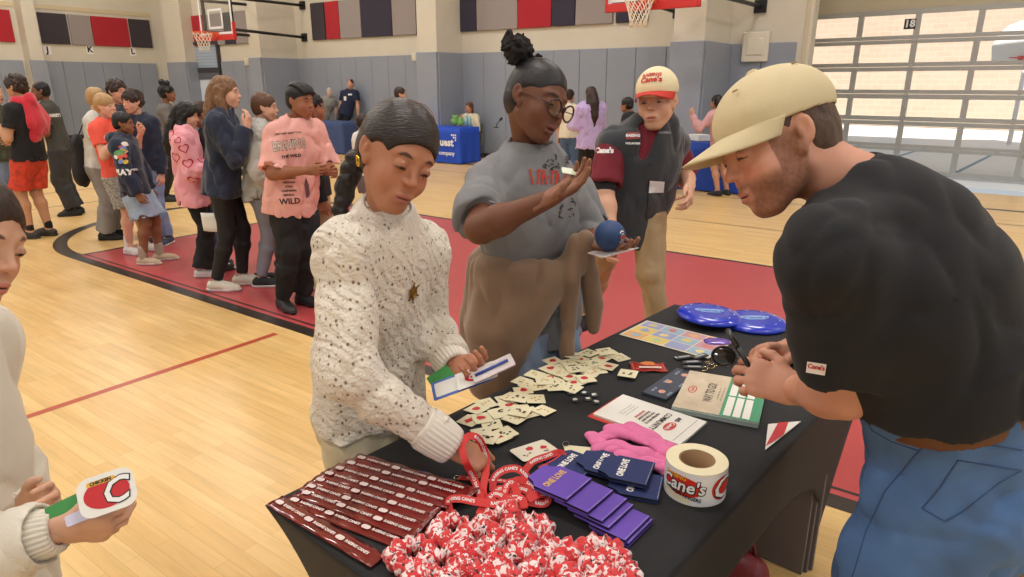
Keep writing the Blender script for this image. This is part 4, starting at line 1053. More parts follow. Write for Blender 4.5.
def stress_ball():
    c=atY(610,235,2.0); t=thing('stress_ball','round navy blue ball with white print resting on girl\'s open palm','ball',loc=c)
    bm=B(); bmesh.ops.create_uvsphere(bm,u_segments=36,v_segments=24,radius=.047); obj('ball_body',smooth(bm),mat('navy_foam',(38,66,112),.6,bump=.1,bscale=300),t)
    bm=B(); n=Vector((.72,-.69,.05)).normalized(); x=UPZ.cross(n).normalized(); y=n.cross(x)
    for r0,r1 in ((.020,.0165),(.011,.009)):
        pr=None
        for k in range(25):
            a=2*PI*k/24
            q=[bm.verts.new((n*math.sqrt(.0476**2-r*r)+x*r*.75*math.cos(a)+y*r*math.sin(a))) for r in (r0,r1)]
            if pr: bm.faces.new((pr[0],pr[1],q[1],q[0]))
            pr=q
    obj('white_logo',bm,mat('white_ink',(235,235,232),.6),t)
    bm=B(); add_poly(bm,[(-.014,-.004),(.014,-.004),(.014,.004),(-.014,.004)]); bmesh.ops.transform(bm,matrix=fr_mat(n*.0478,x,y,n),verts=bm.verts); obj('red_logo_bar',bm,mat('red_print_ink',(182,66,54),.8),t)
    # card beneath the ball
    c2=atY(613,250,2.0); t=thing('sticker_packet','glossy white packet held flat under the navy ball','packet',loc=c2)
    bm=B(); add_box(bm,(0,0,0),(.13,.085,.004),Matrix.Rotation(-.15,4,'Y')@Matrix.Rotation(.4,4,'Z'),bev=.001); obj('wrapper',bm,mat('clear_wrap',(214,206,206),.12,coat=.8,var=.2,vscale=25),t)
stress_ball()
def phone_in_hand():
    pass
def leaning_man():
    base=(.80,1.20); J=pose(base,-50,1.86,kid=1.0)
    setJ(J,head=atY(779,143,1.27),neck=atY(858,190,1.24),shL=atY(832,258,1.06),shR=atY(872,232,1.44),elL=atY(845,390,1.14),wrL=atY(795,389,1.31),elR=atY(842,352,1.46),wrR=atY(790,350,1.47))
    J['hf']=cvec(-.90,-.43,.02); J['hu']=cvec(-.44,.9,0)
    J['pel']=atY(962,462,1.20); J['waist']=atY(945,378,1.18); J['chest']=atY(900,285,1.19)
    J['hipL']=J['pel']+Vector((-.075,-.075,-.02)); J['hipR']=J['pel']+Vector((.06,.085,-.02))
    J['knL']=Vector((.765,1.14,.50)); J['knR']=Vector((.86,1.30,.50)); J['anL']=Vector((J['knL'].x-.01,J['knL'].y+.0,.08)); J['anR']=Vector((J['knR'].x+.06,J['knR'].y+.04,.08))
    J['H']=1.80; refit(J); J['hs']=1.07
    J['base']=Vector((J['pel'].x-.05,J['pel'].y,0))
    J['hdL']=(atY(740,372,1.36)-J['wrL']).normalized(); J['pmL']=Vector((-.25,.75,-.35))
    J['hdR']=(atY(733,352,1.42)-J['wrR']).normalized(); J['pmR']=Vector((-.3,-.65,-.6))
    sp=dict(skin=(206,150,124),lips=(176,104,92),blush=.35,hair=(92,66,48),hh=.0026,hdh=.0026,bh=.008,neck=.057,eye=0,beard=(122,78,54),fat=.003,jaw=1.1,b=1.12,armb=1.12,handsize=1.02,stubble_head=None,
        handL=dict(curl=(36,38,40,42),spread=3,thumb=[(.024,.020,-.004),(.046,.040,.000),(.058,.060,-.004),(.060,.080,-.010)]),
        handR=dict(curl=(46,50,54,54),spread=2,thumb=[(.024,.020,-.010),(.038,.040,-.028),(.036,.062,-.040),(.026,.080,-.046)]))
    root=person(J,sp,'bearded man in tan cap and black t-shirt leaning over the table edge')
    bt=mat('black_jersey',(22,22,25),.9,bump=.3,bscale=400,var=.1,vscale=12,sheen=.05)
    S_h=.007; H=J['H']; s=H/1.7*1.10
    S=SDF(.0065,.07); e=.016; w=J['tf']
    S.cone(J['waist']-J['t']*.02,J['waist']+J['t']*.02,.155*s+e,.155*s+e,w=w,q=.84)
    S.cone(J['waist'],J['chest'],.155*s+e,.158*s+e,.06,w,.84); S.cone(J['chest'],J['chest']+J['t2']*.07,.156*s+e,.125*s+e,.06,w,.80)
    S.cone(mid(J['shR'],J['shL'],.08),mid(J['shL'],J['shR'],.08),.046*s+e,.046*s+e,.05)
    for sd in 'RL': S.cone(J['neck']-J['t2']*.02,J['sh'+sd],.050*s+e*.6,.040*s+e,.05)
    ends=[]
    for sd in 'RL':
        a,c=J['sh'+sd],J['el'+sd]; p=mid(a,c,.72); S.cone(a,mid(a,c,.45),.046*s+e,.050*s+e,.05); S.fr(mid(a,c,.3),p,.048*s+e,.058*s+e,.03); ends.append((p,(c-a).normalized(),.058*s+e))
    hem=J['waist']+J['t']*.035
    S.fr(J['waist']+J['t']*.12,hem,.158*s+e,.164*s+e,k=.03,w=w,q=.84)
    S.cone(J['neck'],J['neck']+(J['head']-J['neck'])*.6,.058,.085,k=.006,sub=True)
    for p,d,rr in ends: S.fr(p-d*.03,p+d*.03,rr-.016,rr-.013,k=.003,sub=True)
    S.noise+= [(.004,(6,6,6),4,None),(.004,(14,14,9),8,None)]
    S.cut(hem,-J['t'])
    o=sobj('t_shirt',S,bt,J)
    nd=(J['head']-J['neck']).normalized(); bm=B(); x=nd.cross(J['f']).normalized(); y=x.cross(nd)
    add_tube(bm,[J['neck']+nd*.0+x*math.cos(a)*.068+y*math.sin(a)*.072-J['base'] for a in [2*PI*i/30 for i in range(30)]],.006,8,closed=True,flat=(.006,.012)); obj('collar',bm,bt,o)
    # sleeve tag
    bv=bvh_of(o); C0=Vector((0,0,EYE)); P=atY(816,368,1.03); n=(C0-P).normalized(); x=UPZ.cross(n).normalized(); y=n.cross(x)
    decal('sleeve_tag',add_poly(B(),[(-.015,-.0095),(.015,-.0095),(.015,.0095),(-.015,.0095)]),mat('white_tag_cloth',(238,234,232),.7),bv,P,x,y,n,o,J['base'],off=.003)
    tb=text_bm("Cane's",.0105,.0004,xscale=.95); decal('tag_lettering',tb,mat('red_ink',(196,38,44),.6),bv,P+y*.002,x,y,n,o,J['base'],off=.0045)
    # jeans
    jm=denim('mid_blue_denim',(78,112,160),.22); S=SDF(.007,.03); t=J['t']
    S.cone(J['pel']-t*.02,J['waist']+t*.03,.168*s,.158*s,w=w,q=.84)
    for sd in 'RL':
        S.cone(J['hip'+sd],mid(J['hip'+sd],J['kn'+sd],.5),.118*s,.098*s,.03); S.cone(mid(J['hip'+sd],J['kn'+sd],.5),J['kn'+sd],.098*s,.078*s,.03); S.cone(J['kn'+sd],J['an'+sd]+UPZ*.02,.078*s,.062*s,.03)
    S.ell(J['pel']+Vector((.085,-.05,-.03)),(.11,.10,.11)); S.noise+=[(.008,(8,8,5),5,None),(.004,(20,20,12),9,None)]
    S.cut(J['waist']+t*.03,t)
    jn=sobj('jeans',S,jm,J); bj=bvh_of(jn)
    def seam(name,pts,r,m):
        q=[]
        for px,py in pts:
            d=(Vector(ray(px,py))).normalized(); h_=bj.ray_cast(C0,d)
            if h_[0]: q.append(h_[0]-d*.001-J['base'])
        if len(q)>1:
            b_=B(); add_tube(b_,q,r,6); obj(name,b_,m,jn)
    st=mat('navy_seam_thread',(58,82,122),.8); 
    def lerp(pts,n=14):
        out=[]
        for (a,b_),(c,d) in zip(pts,pts[1:]):
            for k in range(n): out.append((a+(c-a)*k/n,b_+(d-b_)*k/n))
        return out+[pts[-1]]
    seam('side_seam',lerp([(938,432),(915,455),(885,490),(866,530),(852,577)]),.0013,st)
    seam('back_pocket',lerp([(958,460),(940,487),(922,508),(945,521),(962,512),(1000,482),(1022,470),(958,460)]),.0014,st)
    seam('front_pocket_seam',lerp([(862,412),(872,430),(893,442),(917,450)]),.0013,st)
    seam('yoke_seam',lerp([(940,434),(975,442),(1023,450)]),.0013,st)
    # belt and loop
    S=SDF(.005,.01); c=J['waist']+t*.012; S.fr(c-t*.018,c+t*.018,.170*s,.168*s,w=w,q=.82); S.fr(c-t*.03,c+t*.03,.152*s,.152*s,w=w,q=.82,k=0,sub=True); sobj('leather_belt',S,mat('brown_leather_belt',(104,62,38),.5,var=.1),J,rel=1)
    shoes(J,mat('brown_shoe_leather',(90,66,50),.6),mat('white_sole',(220,218,214),.6))
    # short hair, cap
    HBRS=hair_mat('short_brown_hair',(84,62,48),stretch=(60,60,20))
    h_=hair(J,HBRS,'short',h=.003,vol=-.005,fringe=.075,nape=-.050,noise=(-.0015,50),face=(.08,.066,.09))
    cm=mat('tan_cotton_twill',(206,190,152),.85,bump=.25,bscale=400,var=.05,vscale=6)
    S=SDF(.0032,.02); S.ell((0,-.012,.050),(.086,.107,.080)); S.cut((0,0,.031),(0,.12,-1.)); S.ell((0,-.014,.030),(.075,.095,.074),sub=True,k=0)
    S.ell((0,-.108,.058),(.030,.03,.022),sub=True,k=.004); S.noise.append((-.0016,(20,20,20),3,None))
    cap=sobj('cap',S,cm,J,M=J['HM'],rel=2)
    bm=B(); n=22; Mi=Matrix.Translation(-J['base'])@J['HM']; top_=[];bot=[]
    rows=[]
    for j in range(9):
        t_=j/8; row=[]
        for k in range(n+1):
            a=PI*(.06+.88*k/n); bx,by=.083*math.cos(a),-.010+.1*math.sin(a); ext=.078*math.sin(a)**.8*t_
            x_=bx*(1-.05*t_); y_=by+ext; z_=.034+.012*math.sin(a)-.014*t_*math.sin(a)-.026*(x_/.08)**2*t_
            row.append(bm.verts.new(Mi@Vector((x_,y_,z_))))
        rows.append(row)
    for A,Bq in zip(rows,rows[1:]):
        for k in range(n): f=bm.faces.new((A[k],A[k+1],Bq[k+1],Bq[k])); f.smooth=True
    br=obj('cap_brim',bm,cm,cap); sd_=br.modifiers.new('th','SOLIDIFY'); sd_.thickness=.004
    bm=B(); add_lathe(bm,[(.011,0),(.010,.004),(.005,.0065),(0,.007)],18,Mi@Matrix.Translation((0,-.010,.1285))); 
    add_box(bm,(0,-.108,.034),(.05,.004,.012),Mi); obj('cap_button',bm,cm,cap)
    bm=B(); False and add_tube(bm,[Mi@Vector((.0885*math.cos(a),-.012+.1085*math.sin(a),.033+.0125*math.sin(a)*1)) for a in [2*PI*k/40 for k in range(40)]],.0016,6,closed=True); bm.free()
    bm=B()
    for y_,z_ in ((.05,.103),(-.06,.103)):
        for x_ in (-.045,): add_tube(bm,[Mi@(Vector((x_+.004*math.cos(a),y_+.004*math.sin(a),z_+.0065))) for a in [2*PI*k/10 for k in range(10)]],.0013,5,closed=True)
    obj('eyelets',bm,mat('tan_thread',(170,146,100),.8),cap)
    for x_ in ():
        pass
    # closed eyelid line
    return J
J3=leaning_man()
def girl_at_edge():
    base=(-.93,1.12); J=pose(base,85,1.58,kid=1.02)
    J['head']=atY(-37,240,1.14); J['neck']=atY(-118,342,1.16); J['hf']=cvec(.95,-.32,.05); J['hu']=cvec(.30,.95,0)
    x0=J['neck'].x
    J['shR']=Vector((x0-.02,1.0,J['neck'].z-.06)); J['shL']=Vector((x0+.02,1.31,J['neck'].z-.06)); J['chest']=J['neck']+Vector((.01,0,-.17)); J['waist']=J['neck']+Vector((.02,.0,-.36)); J['pel']=J['neck']+Vector((.02,0,-.50)); 
    J['hipR']=J['pel']+Vector((0,-.08,0)); J['hipL']=J['pel']+Vector((0,.08,0)); 
    for sd,yy in (('R',-.09),('L',.09)): J['kn'+sd]=J['hip'+sd]+Vector((.03,0,-.38)); J['an'+sd]=Vector((J['pel'].x,J['pel'].y+yy,.07))
    J['base']=Vector((J['pel'].x,J['pel'].y,0))
    J['elR']=atY(-55,560,1.00); J['wrR']=atY(57,530,1.02); J['elL']=atY(-30,520,1.30); J['wrL']=atY(28,505,1.18)
    refit(J); J['hdR']=(atY(108,527,1.04)-J['wrR']).normalized(); J['pmR']=Vector((-.1,.9,.3)); J['hdL']=(atY(92,488,1.14)-J['wrL']).normalized(); J['pmL']=Vector((0,-.9,.2))
    sp=dict(skin=(204,158,132),lips=(190,110,104),blush=.25,hair=(48,36,30),hh=.0028,hdh=.0028,neck=.044,eye=.0015,
            handR=dict(curl=(30,36,40,44),spread=2,thumb=[(.024,.020,-.006),(.040,.042,-.020),(.040,.064,-.028),(.036,.084,-.030)]),handL=dict(curl=(34,36,40,44)))
    root=person(J,sp,'person in cream hoodie cut off by the left edge, holding stickers and looking down')
    cm=mat('cream_sweatshirt_fleece',(216,208,192),.92,bump=.3,bscale=350,sheen=.3,var=.03); rib=mat('cream_rib_knit',(230,222,208),.85)
    o=top(J,cm,'hoodie',sleeve=1.78,e=.034,hem=.46,h=.0065,fold=.012,neck='crew',fs=(6,6,4),belly=.02)
    for sd in 'RL': e,w=J['el'+sd],J['wr'+sd]; rib_ring('ribbed_cuff',mid(e,w,.72),mid(e,w,1.02),.042,.036,cm,J,o,n=26)
    S=SDF(.007,.03); nb=J['neck']; 
    for k in range(9):
        a=PI*(.1+.8*k/8)+PI; S.ell(nb+Vector((math.cos(a+PI/2)*.06-.03,math.sin(a+PI/2)*.07,-.0+.02*abs(math.cos(a)))),(.04,.04,.035))
    sobj('hood',S,cm,J,o)
    trousers(J,mat('black_leggings',(24,24,27),.7),'leggings',e=.006); shoes(J,mat('white_shoe_leather',(226,224,220),.5),mat('white_sole',(220,218,214),.6))
    hair(J,HDB,'long',h=.0035,fringe=.068,nape=-.30,noise=(.0015,30),extra=[([(.05,-.05,0),(.062,-.06,-.08),(.058,-.03,-.18),(.060,.02,-.26),(.06,.055,-.30)],[.04,.034,.026,.016,.006]),([(-.05,-.05,0),(-.062,-.06,-.08),(-.05,-.07,-.2)],[.04,.034,.02])])
    return J
J4=girl_at_edge()
def cap_guy():
    base=(.60,3.05); J=pose(base,206,1.68,kid=1.02)
    setJ(J,head=atY(657,102,3.02),neck=atY(652,135,3.08),shR=atY(612,141,3.0),shL=atY(674,143,3.2),elR=atY(604,192,2.92),wrR=atY(612,240,2.78),elL=atY(684,176,3.3),wrL=atY(690,196,3.05))
    J['pel']=atY(630,215,3.1); J['waist']=atY(640,190,3.09); J['chest']=atY(645,160,3.08); J['hipR']=J['pel']+J['r']*.085; J['hipL']=J['pel']-J['r']*.085
    J['knR']=atY(602,262,3.35); J['anR']=atY(589,312,3.72); J['knL']=atY(650,272,3.0); J['anL']=Vector((atY(668,300,3.0).x+.06,3.0,.08)); refit(J)
    J['wrL']=atY(690,185,2.98); J['hdL']=(atY(690,206,2.9)-J['wrL']).normalized(); J['hdR']=(atY(607,252,2.72)-J['wrR']).normalized()
    J['hf']=cvec(-.45,-.28,.85); J['hu']=cvec(-.08,.97,.25)
    J['base']=Vector((J['pel'].x,J['pel'].y,0))
    sp=dict(skin=(210,162,134),lips=(190,112,100),blush=.2,hair=(190,160,110),hh=.0035,hdh=.0035,neck=.048,eye=.0018,jaw=1.0,iris=(70,90,110))
    root=person(J,sp,'young person in cream cap with red brim and dark fleece vest, walking past')
    mr=mat('maroon_polo',(116,28,42),.85,bump=.2,bscale=300,var=.05)
    o=top(J,mr,'polo_shirt',sleeve='short',e=.012,hem=.50,h=.007,sup=.82,flare=.02,neck=None,b=1.0)
    vm=mat('charcoal_fleece',(50,52,56),.95,bump=.4,bscale=300,sheen=.3,var=.06)
    v=top(J,vm,'fleece_vest',sleeve='none',vsub=[(J['neck']+J['f']*.10+UPZ*.03,J['neck']+J['f']*.15-UPZ*.10,.055,.008)],e=.024,hem=.46,h=.007,fold=.006,neck=None,b=1.02)
    S=SDF(.005,.012); n0=J['neck']+UPZ*.012
    for k in range(15):
        a=PI*(-.35+1.7*k/14)+math.atan2(J['f'].y,J['f'].x)-PI*.5+PI*.0; 
    f=J['f']; r=J['r']
    for sg in (1,-1):
        S.chain([n0+r*sg*.0-f*.065+UPZ*.01,n0+r*sg*.055-f*.03+UPZ*.012,n0+r*sg*.068+f*.03,n0+r*sg*.058+f*.085-UPZ*.045,n0+r*sg*.030+f*.118-UPZ*.10],[.016,.016,.017,.017,.012],w=f,q=1)
    sobj('vest_collar',S,vm,J,v)
    S=SDF(.0045,.01)
    for sg in (1,-1): S.chain([n0-f*.045+UPZ*.02,n0+r*sg*.048+UPZ*.016,n0+r*sg*.04+f*.05,n0+r*sg*.012+f*.075-UPZ*.03],[.012,.013,.013,.008])
    sobj('polo_collar',S,mr,J,o)
    bv=bvh_of(v); C0=Vector((0,0,EYE))
    def put(name,bm,m,px,py,off=.003,bvh=bv,par=v):
        d=Vector(ray(px,py)); P=C0+d*3.0; n=-d.normalized(); x=UPZ.cross(n).normalized(); y=n.cross(x); return decal(name,bm,m,bvh,P,x,y,n,par,J['base'],off=off)
    put('name_badge',add_poly(B(),[(-.032,-.025),(.032,-.022),(.034,.026),(-.030,.028)]),mat('white_badge',(232,228,226),.6),656.5,187)
    put('chest_emblem',add_poly(B(),[(-.030,-.004),(.030,.0),(.026,.028),(-.026,.026)]),mat('maroon_emblem',(150,62,66),.7),633,138)
    put('emblem_lettering',text_bm('RAISING',.016,.0008),mat('white_ink',(235,235,232),.6),633,135,off=.005); put('emblem_lettering',text_bm('VOLUNTEER',.011,.0006),mat('white_ink',(235,235,232),.6),633,143,off=.005)
    bm=B(); add_poly(bm,[(-.002,-.26),(.002,-.26),(.002,.07),(-.002,.07)]); put('zip',bm,mat('black_zip',(22,22,24),.4,metal=.4),650,160)
    tb=text_bm('COLUMBIA',.014,.0006); put('chest_lettering',tb,mat('grey_thread',(140,142,146),.7),663,132)
    bo=bvh_of(o); put('sleeve_lettering',text_bm("Cane's",.03,.002),mat('white_ink',(235,235,232),.6),604,150,bvh=bo,par=o)
    # black elbow band
    a,b_=J['elR'],J['shR']; S=SDF(.006,.01); S.fr(mid(b_,a,.80),mid(b_,a,1.02),.050,.047); sobj('elbow_sleeve',S,mat('black_elastic',(26,26,30),.8),J)
    J['hemp']=J['pel']+UPZ*.02; J['hemn']=UPZ
    trousers(J,mat('khaki_twill',(178,152,116),.85,bump=.3,bscale=300,var=.07,vscale=10),'khaki_trousers',e=.004,h=.0075,flare=.012,b=.95,upto=1.99)
    shoes(J,mat('black_shoe_canvas',(40,40,42),.8),mat('black_sole',(30,30,30),.6),sds='RL')
    hair(J,hair_mat('short_blond_hair',(186,158,112)),'short',h=.0045,vol=-.004,fringe=.06,nape=-.075,extra=[([(0,-.09,.02),(-.0,-.115,-.03),(-.01,-.11,-.10)],[.025,.022,.012])])
    cap_mesh(J,mat('cream_cap_cotton',(232,216,176),.85,bump=.2,bscale=300),mat('red_cap_brim',(196,52,44),.8),C0)
    return J
def cap_mesh(J,cm,bmn,C0):
    S=SDF(.0045,.02); S.ell((0,-.010,.054),(.088,.106,.092)); S.cut((0,0,.034),(0,-.10,-1.)); S.ell((0,-.014,.036),(.078,.098,.080),sub=True,k=0)
    cap=sobj('cap',S,cm,J,M=J['HM'],rel=2); bm=B(); n=20; Mi=Matrix.Translation(-J['base'])@J['HM']; rows=[]
    for j in range(7):
        t_=j/6; row=[]
        for k in range(n+1):
            a=PI*(.08+.84*k/n); x_=.083*math.cos(a)*(1-.05*t_); y_=-.008+.098*math.sin(a)+.072*math.sin(a)**.8*t_; z_=.034+.012*math.sin(a)-.012*t_*math.sin(a)-.030*(x_/.08)**2*t_
            row.append(bm.verts.new(Mi@Vector((x_,y_,z_))))
        rows.append(row)
    for A,Bq in zip(rows,rows[1:]):
        for k in range(n): f=bm.faces.new((A[k],A[k+1],Bq[k+1],Bq[k])); f.smooth=True
    br=obj('cap_brim',bm,bmn,cap); sd_=br.modifiers.new('th','SOLIDIFY'); sd_.thickness=.004
    bv=bvh_of_loc(cap,J['base']); HM=J['HM']; y=(HM.to_3x3()@Vector((0,1,0))).normalized(); x=(HM.to_3x3()@Vector((-1,0,0))).normalized(); z=(HM.to_3x3()@Vector((0,0,1))).normalized()
    P=HM@Vector((0,.06,.09)); n_=(y+z*.35).normalized(); 
    tb=text_bm('RAISING',.022,.001); decal('cap_lettering',tb,mat('red_ink',(196,38,44),.6),bv,P+z*.020,x,z,n_,cap,J['base'])
    tb=text_bm("Cane's",.034,.0015); decal('cap_lettering',tb,mat('red_ink',(196,38,44),.6),bv,P-z*.004,x,z,n_,cap,J['base'])
def bvh_of_loc(o,base):
    return BVHTree.FromPolygons([v.co+base for v in o.data.vertices],[tuple(p.vertices) for p in o.data.polygons])
J5=cap_guy()
# ---------- giveaway table ----------
TH=.75; E1=Vector((.656,.755,0)).normalized(); E2=Vector((.755,-.656,0)).normalized()
TC=(Vector((-.53,1.233,0))+Vector((1.238,2.11,0)))/2; TL,TW=1.83,.762
def tb_(a,b,z=0.): return TC+E1*a+E2*b+Vector((0,0,z))
TM=Matrix(((E1.x,-E2.x,0,TC.x),(E1.y,-E2.y,0,TC.y),(0,0,1,0),(0,0,0,1)))
def on(px,py,z=TH+.002): return at(px,py,z)
clothm=mat('black_stretch_cloth',(20,20,23),.8,bump=.25,bscale=350,var=.12,vscale=5,sheen=.03)
def build_table():
    t=thing('folding_table','long folding table under a fitted black stretch cover, spread with giveaways','table',loc=TC)
    # perimeter of the top: rounded rectangle
    r=.05; per=[]; n=6
    L,Wd=TL/2,TW/2
    for cx,cy,a0 in ((L-r,Wd-r,0),(-L+r,Wd-r,90),(-L+r,-Wd+r,180),(L-r,-Wd+r,270)):
        for k in range(n+1):
            a=math.radians(a0+90*k/n); per.append((cx+r*math.cos(a),cy+r*math.sin(a)))
    # densify
    P=[]
    for (x0,y0),(x1,y1) in zip(per,per[1:]+per[:1]):
        m=max(1,int(math.hypot(x1-x0,y1-y0)/.05))
        for k in range(m): P.append((x0+(x1-x0)*k/m,y0+(y1-y0)*k/m))
    fx,fy=L-.20,Wd-.07
    bm=B(); rows=[]; NV=22
    for j in range(-2,NV+1):
        row=[]
        for x,y in P:
            if j<0:
                ins={-2:.03,-1:.008}[j]; z={-2:TH,-1:TH-.002}[j]; k=1-ins/ max(abs(x),abs(y)); 
                row.append(bm.verts.new(Vector((x*(1-ins/L),y*(1-ins/Wd),z)))); continue
            v=j/NV
            # height of the lower edge: arches between the feet
            if abs(y)>=Wd-r*1.01 : q=abs(x)/L
            else: q=1
            qy=abs(y)/Wd
            side_long=abs(y)>Wd-.051; side_short=abs(x)>L-.051
            arch=0
            if side_long: arch=max(0,1-(abs(x)/(L-.10))**3)*.50
            if side_short: arch=max(arch,max(0,1-(abs(y)/(Wd-.06))**2.5)*.42)
            zb=.0+arch; z=TH-.012-(TH-.012-zb)*v
            h=(TH-z)/TH; pull=h**.75
            tx,ty=x,y
            if side_long: 
                tx=x+(math.copysign(fx,x)*min(1,abs(x)/fx)-x)*pull if abs(x)>fx else x
                ty=math.copysign(Wd-(.07+.10*(1-(abs(x)/L)**2)*0)*pull,y)
            if side_short:
                tx=math.copysign(L-(.20-.04*(1-(abs(y)/Wd)**2))*pull,x); 
                if abs(y)>fy: ty=y+(math.copysign(fy,y)-y)*pull
            row.append(bm.verts.new(Vector((tx,ty,z+(.0 if j else .006)))))
        rows.append(row)
    bm.faces.new(rows[0])
    for A,C in zip(rows,rows[1:]):
        for k in range(len(P)): f=bm.faces.new((A[k],A[(k+1)%len(P)],C[(k+1)%len(P)],C[k])); f.smooth=True
    M=Matrix.Translation(-TC)@TM
    bmesh.ops.transform(bm,matrix=M,verts=bm.verts); bmesh.ops.recalc_face_normals(bm,faces=bm.faces)
    cv=obj('stretch_cover',bm,clothm,t); sd=cv.modifiers.new('th','SOLIDIFY'); sd.thickness=.003; sd.offset=-1
    bm=B(); add_box(bm,(0,0,TH-.022),(TL-.13,TW-.12,.03),M); obj('tabletop',bm,mat('grey_table_plastic',(170,168,160),.6),t)
    st=mat('grey_powder_steel',(72,72,76),.4,metal=.5)
    for sx in (1,-1):
        bm=B(); x=sx*(fx-.02)
        add_tube(bm,[M@Vector((x,-fy+.02,.02)),M@Vector((x,-fy+.02,.30)),M@Vector((x,-.15,TH-.06))],.014,10)
        add_tube(bm,[M@Vector((x,fy-.02,.02)),M@Vector((x,fy-.02,.30)),M@Vector((x,.15,TH-.06))],.014,10)
        add_tube(bm,[M@Vector((x,-fy+.02,.16)),M@Vector((x,fy-.02,.16))],.012,10); add_tube(bm,[M@Vector((x,0,.16)),M@Vector((x-sx*.35,0,TH-.06))],.012,10)
        obj('leg_frame',bm,st,t)
build_table()
def item(name,label,cat,loc,group=None): return thing(name,label,cat,loc=loc,group=group)
def plane_M(c,xdir,z=None):
    x=Vector((xdir.x,xdir.y,0)).normalized(); y=UPZ.cross(x); return fr_mat(c,x,y,UPZ)
def rrect(w,h,r=.003,n=3):
    pts=[]
    for cx,cy,a0 in ((w/2-r,h/2-r,0),(-w/2+r,h/2-r,90),(-w/2+r,-h/2+r,180),(w/2-r,-h/2+r,270)):
        for k in range(n+1): a=math.radians(a0+90*k/n); pts.append((cx+r*math.cos(a),cy+r*math.sin(a)))
    return pts
def flat_on(parent,name,bm,m,M,dz): 
    bmesh.ops.transform(bm,matrix=M@Matrix.Translation((0,0,dz)),verts=bm.verts); return obj(name,bm,m,parent)
cardm=mat('cream_card_paper',(226,218,182),.6); inkd=mat('dark_brown_ink',(70,56,44),.7); inkr=mat('red_ink',(196,38,44),.6); inkt=mat('tan_ink',(196,160,110),.7); whitep=mat('white_paper',(232,230,222),.6); blackc=mat('black_card',(30,28,28),.6); whit=mat('white_ink',(235,235,232),.6)
def blob(bm,cx,cy,rx,ry,n=9,jit=.25,rr=random):
    add_poly(bm,[(cx+rx*(1+rr.uniform(-jit,jit))*math.cos(2*PI*k/n),cy+ry*(1+rr.uniform(-jit,jit))*math.sin(2*PI*k/n)) for k in range(n)])
# --- sticker cards ---
def cards():
    rr=random.Random(11)
    A=[(470,420),(487,404),(505,398),(523,408),(478,409),(499,412),(516,418),(536,398),(522,389),(493,424),(508,405),(530,412),(481,418),(543,409),(513,396),(484,433),(497,437),(505,433)]
    Bp=[(523,380),(538,386),(551,378),(564,383),(577,382),(535,374),(548,369),(561,372),(575,369),(590,372),(552,361),(567,362),(581,358),(596,362),(606,366),(575,355),(590,352),(604,352),(600,357),(585,365),(618,357),(611,352),(569,377),(556,386),(571,388),(545,380),(586,377),(598,370),(559,366),(528,385)]
    for i,(px,py) in enumerate(A+Bp):
        z=TH+.003+.0009*(i%9); front=i<len(A); px+=rr.uniform(-2,2); py+=rr.uniform(-1,1)
        c=at(px,py,z); ang=rr.uniform(-.5,.5)+(.55 if rr.random()<.6 else -.9)
        t=item('sticker_card','small cream sticker card in the %s heap of them on the black cloth'%('nearer' if front else 'farther, larger'),'card',c,group='cream sticker cards in the %s heap'%('nearer' if front else 'farther'))
        M=Matrix.Rotation(ang,4,'Z')@Matrix.Rotation(rr.uniform(-.05,.05),4,'X')@Matrix.Rotation(rr.uniform(-.05,.05),4,'Y'); w,h=.052,.052
        bm=B(); add_poly(bm,rrect(w,h,.002),.0006); bmesh.ops.transform(bm,matrix=M,verts=bm.verts); bmesh.ops.recalc_face_normals(bm,faces=bm.faces); obj('card',bm,cardm,t)
        m=rr.choice([inkr,inkd,inkt,inkd,inkt]) if i%4 else inkr
        bm=B()
        if m is inkr: blob(bm,rr.uniform(-.004,.004),.002,.013,.010,rr=rr)
        else:
            for k in range(5): blob(bm,rr.uniform(-.014,.014),rr.uniform(-.012,.012),.0042,.0034,7,rr=rr)
        flat_on(t,'printed_picture',bm,m,M,.0011)
    for px,py,lab in ((628,373,'single cream card lying apart right of the farther card heap'),(487,437,'cream card by the girl\'s hand, nearest the red lanyards'),(519,397,'cream card lying near the middle of the nearer heap'),(520,411,'cream card with dark figures at the right tip of nearer heap')):
        c=at(px,py,TH+.012); t=item('sticker_card',lab,'card',c); M=Matrix.Rotation(-.35,4,'Z')
        bm=B(); add_poly(bm,rrect(.055,.055,.002),.0008); bmesh.ops.transform(bm,matrix=M,verts=bm.verts); bmesh.ops.recalc_face_normals(bm,faces=bm.faces); obj('card',bm,cardm,t)
        bm=B(); 
        for k in range(6): blob(bm,rr.uniform(-.015,.015),rr.uniform(-.01,.01),.0045,.0035,7,rr=rr)
        flat_on(t,'printed_picture',bm,inkd,M,.0013)
    # buttons
    for i,(px,py) in enumerate([(571,393),(575,400),(584,393),(588,399),(594,395),(596,402)]):
        c=at(px,py,TH+.003); t=item('pin_button','small round dark badge with white drawing, in the cluster beside the cards','badge',c,group='round badges beside the cards')
        bm=B(); add_lathe(bm,[(0,.004),(.0105,.0035),(.0125,.001),(.0115,0),(0,0)],20); obj('badge_disc',bm,mat('black_gloss_badge',(46,50,50),.25,coat=.5),t)
        bm=B(); blob(bm,0,0,.0075,.006,10,.3,rr); 
        flat_on(t,'white_drawing',bm,mat('grey_white_ink',(206,210,202),.5),Matrix.Rotation(i,4,'Z'),.0045)
cards()
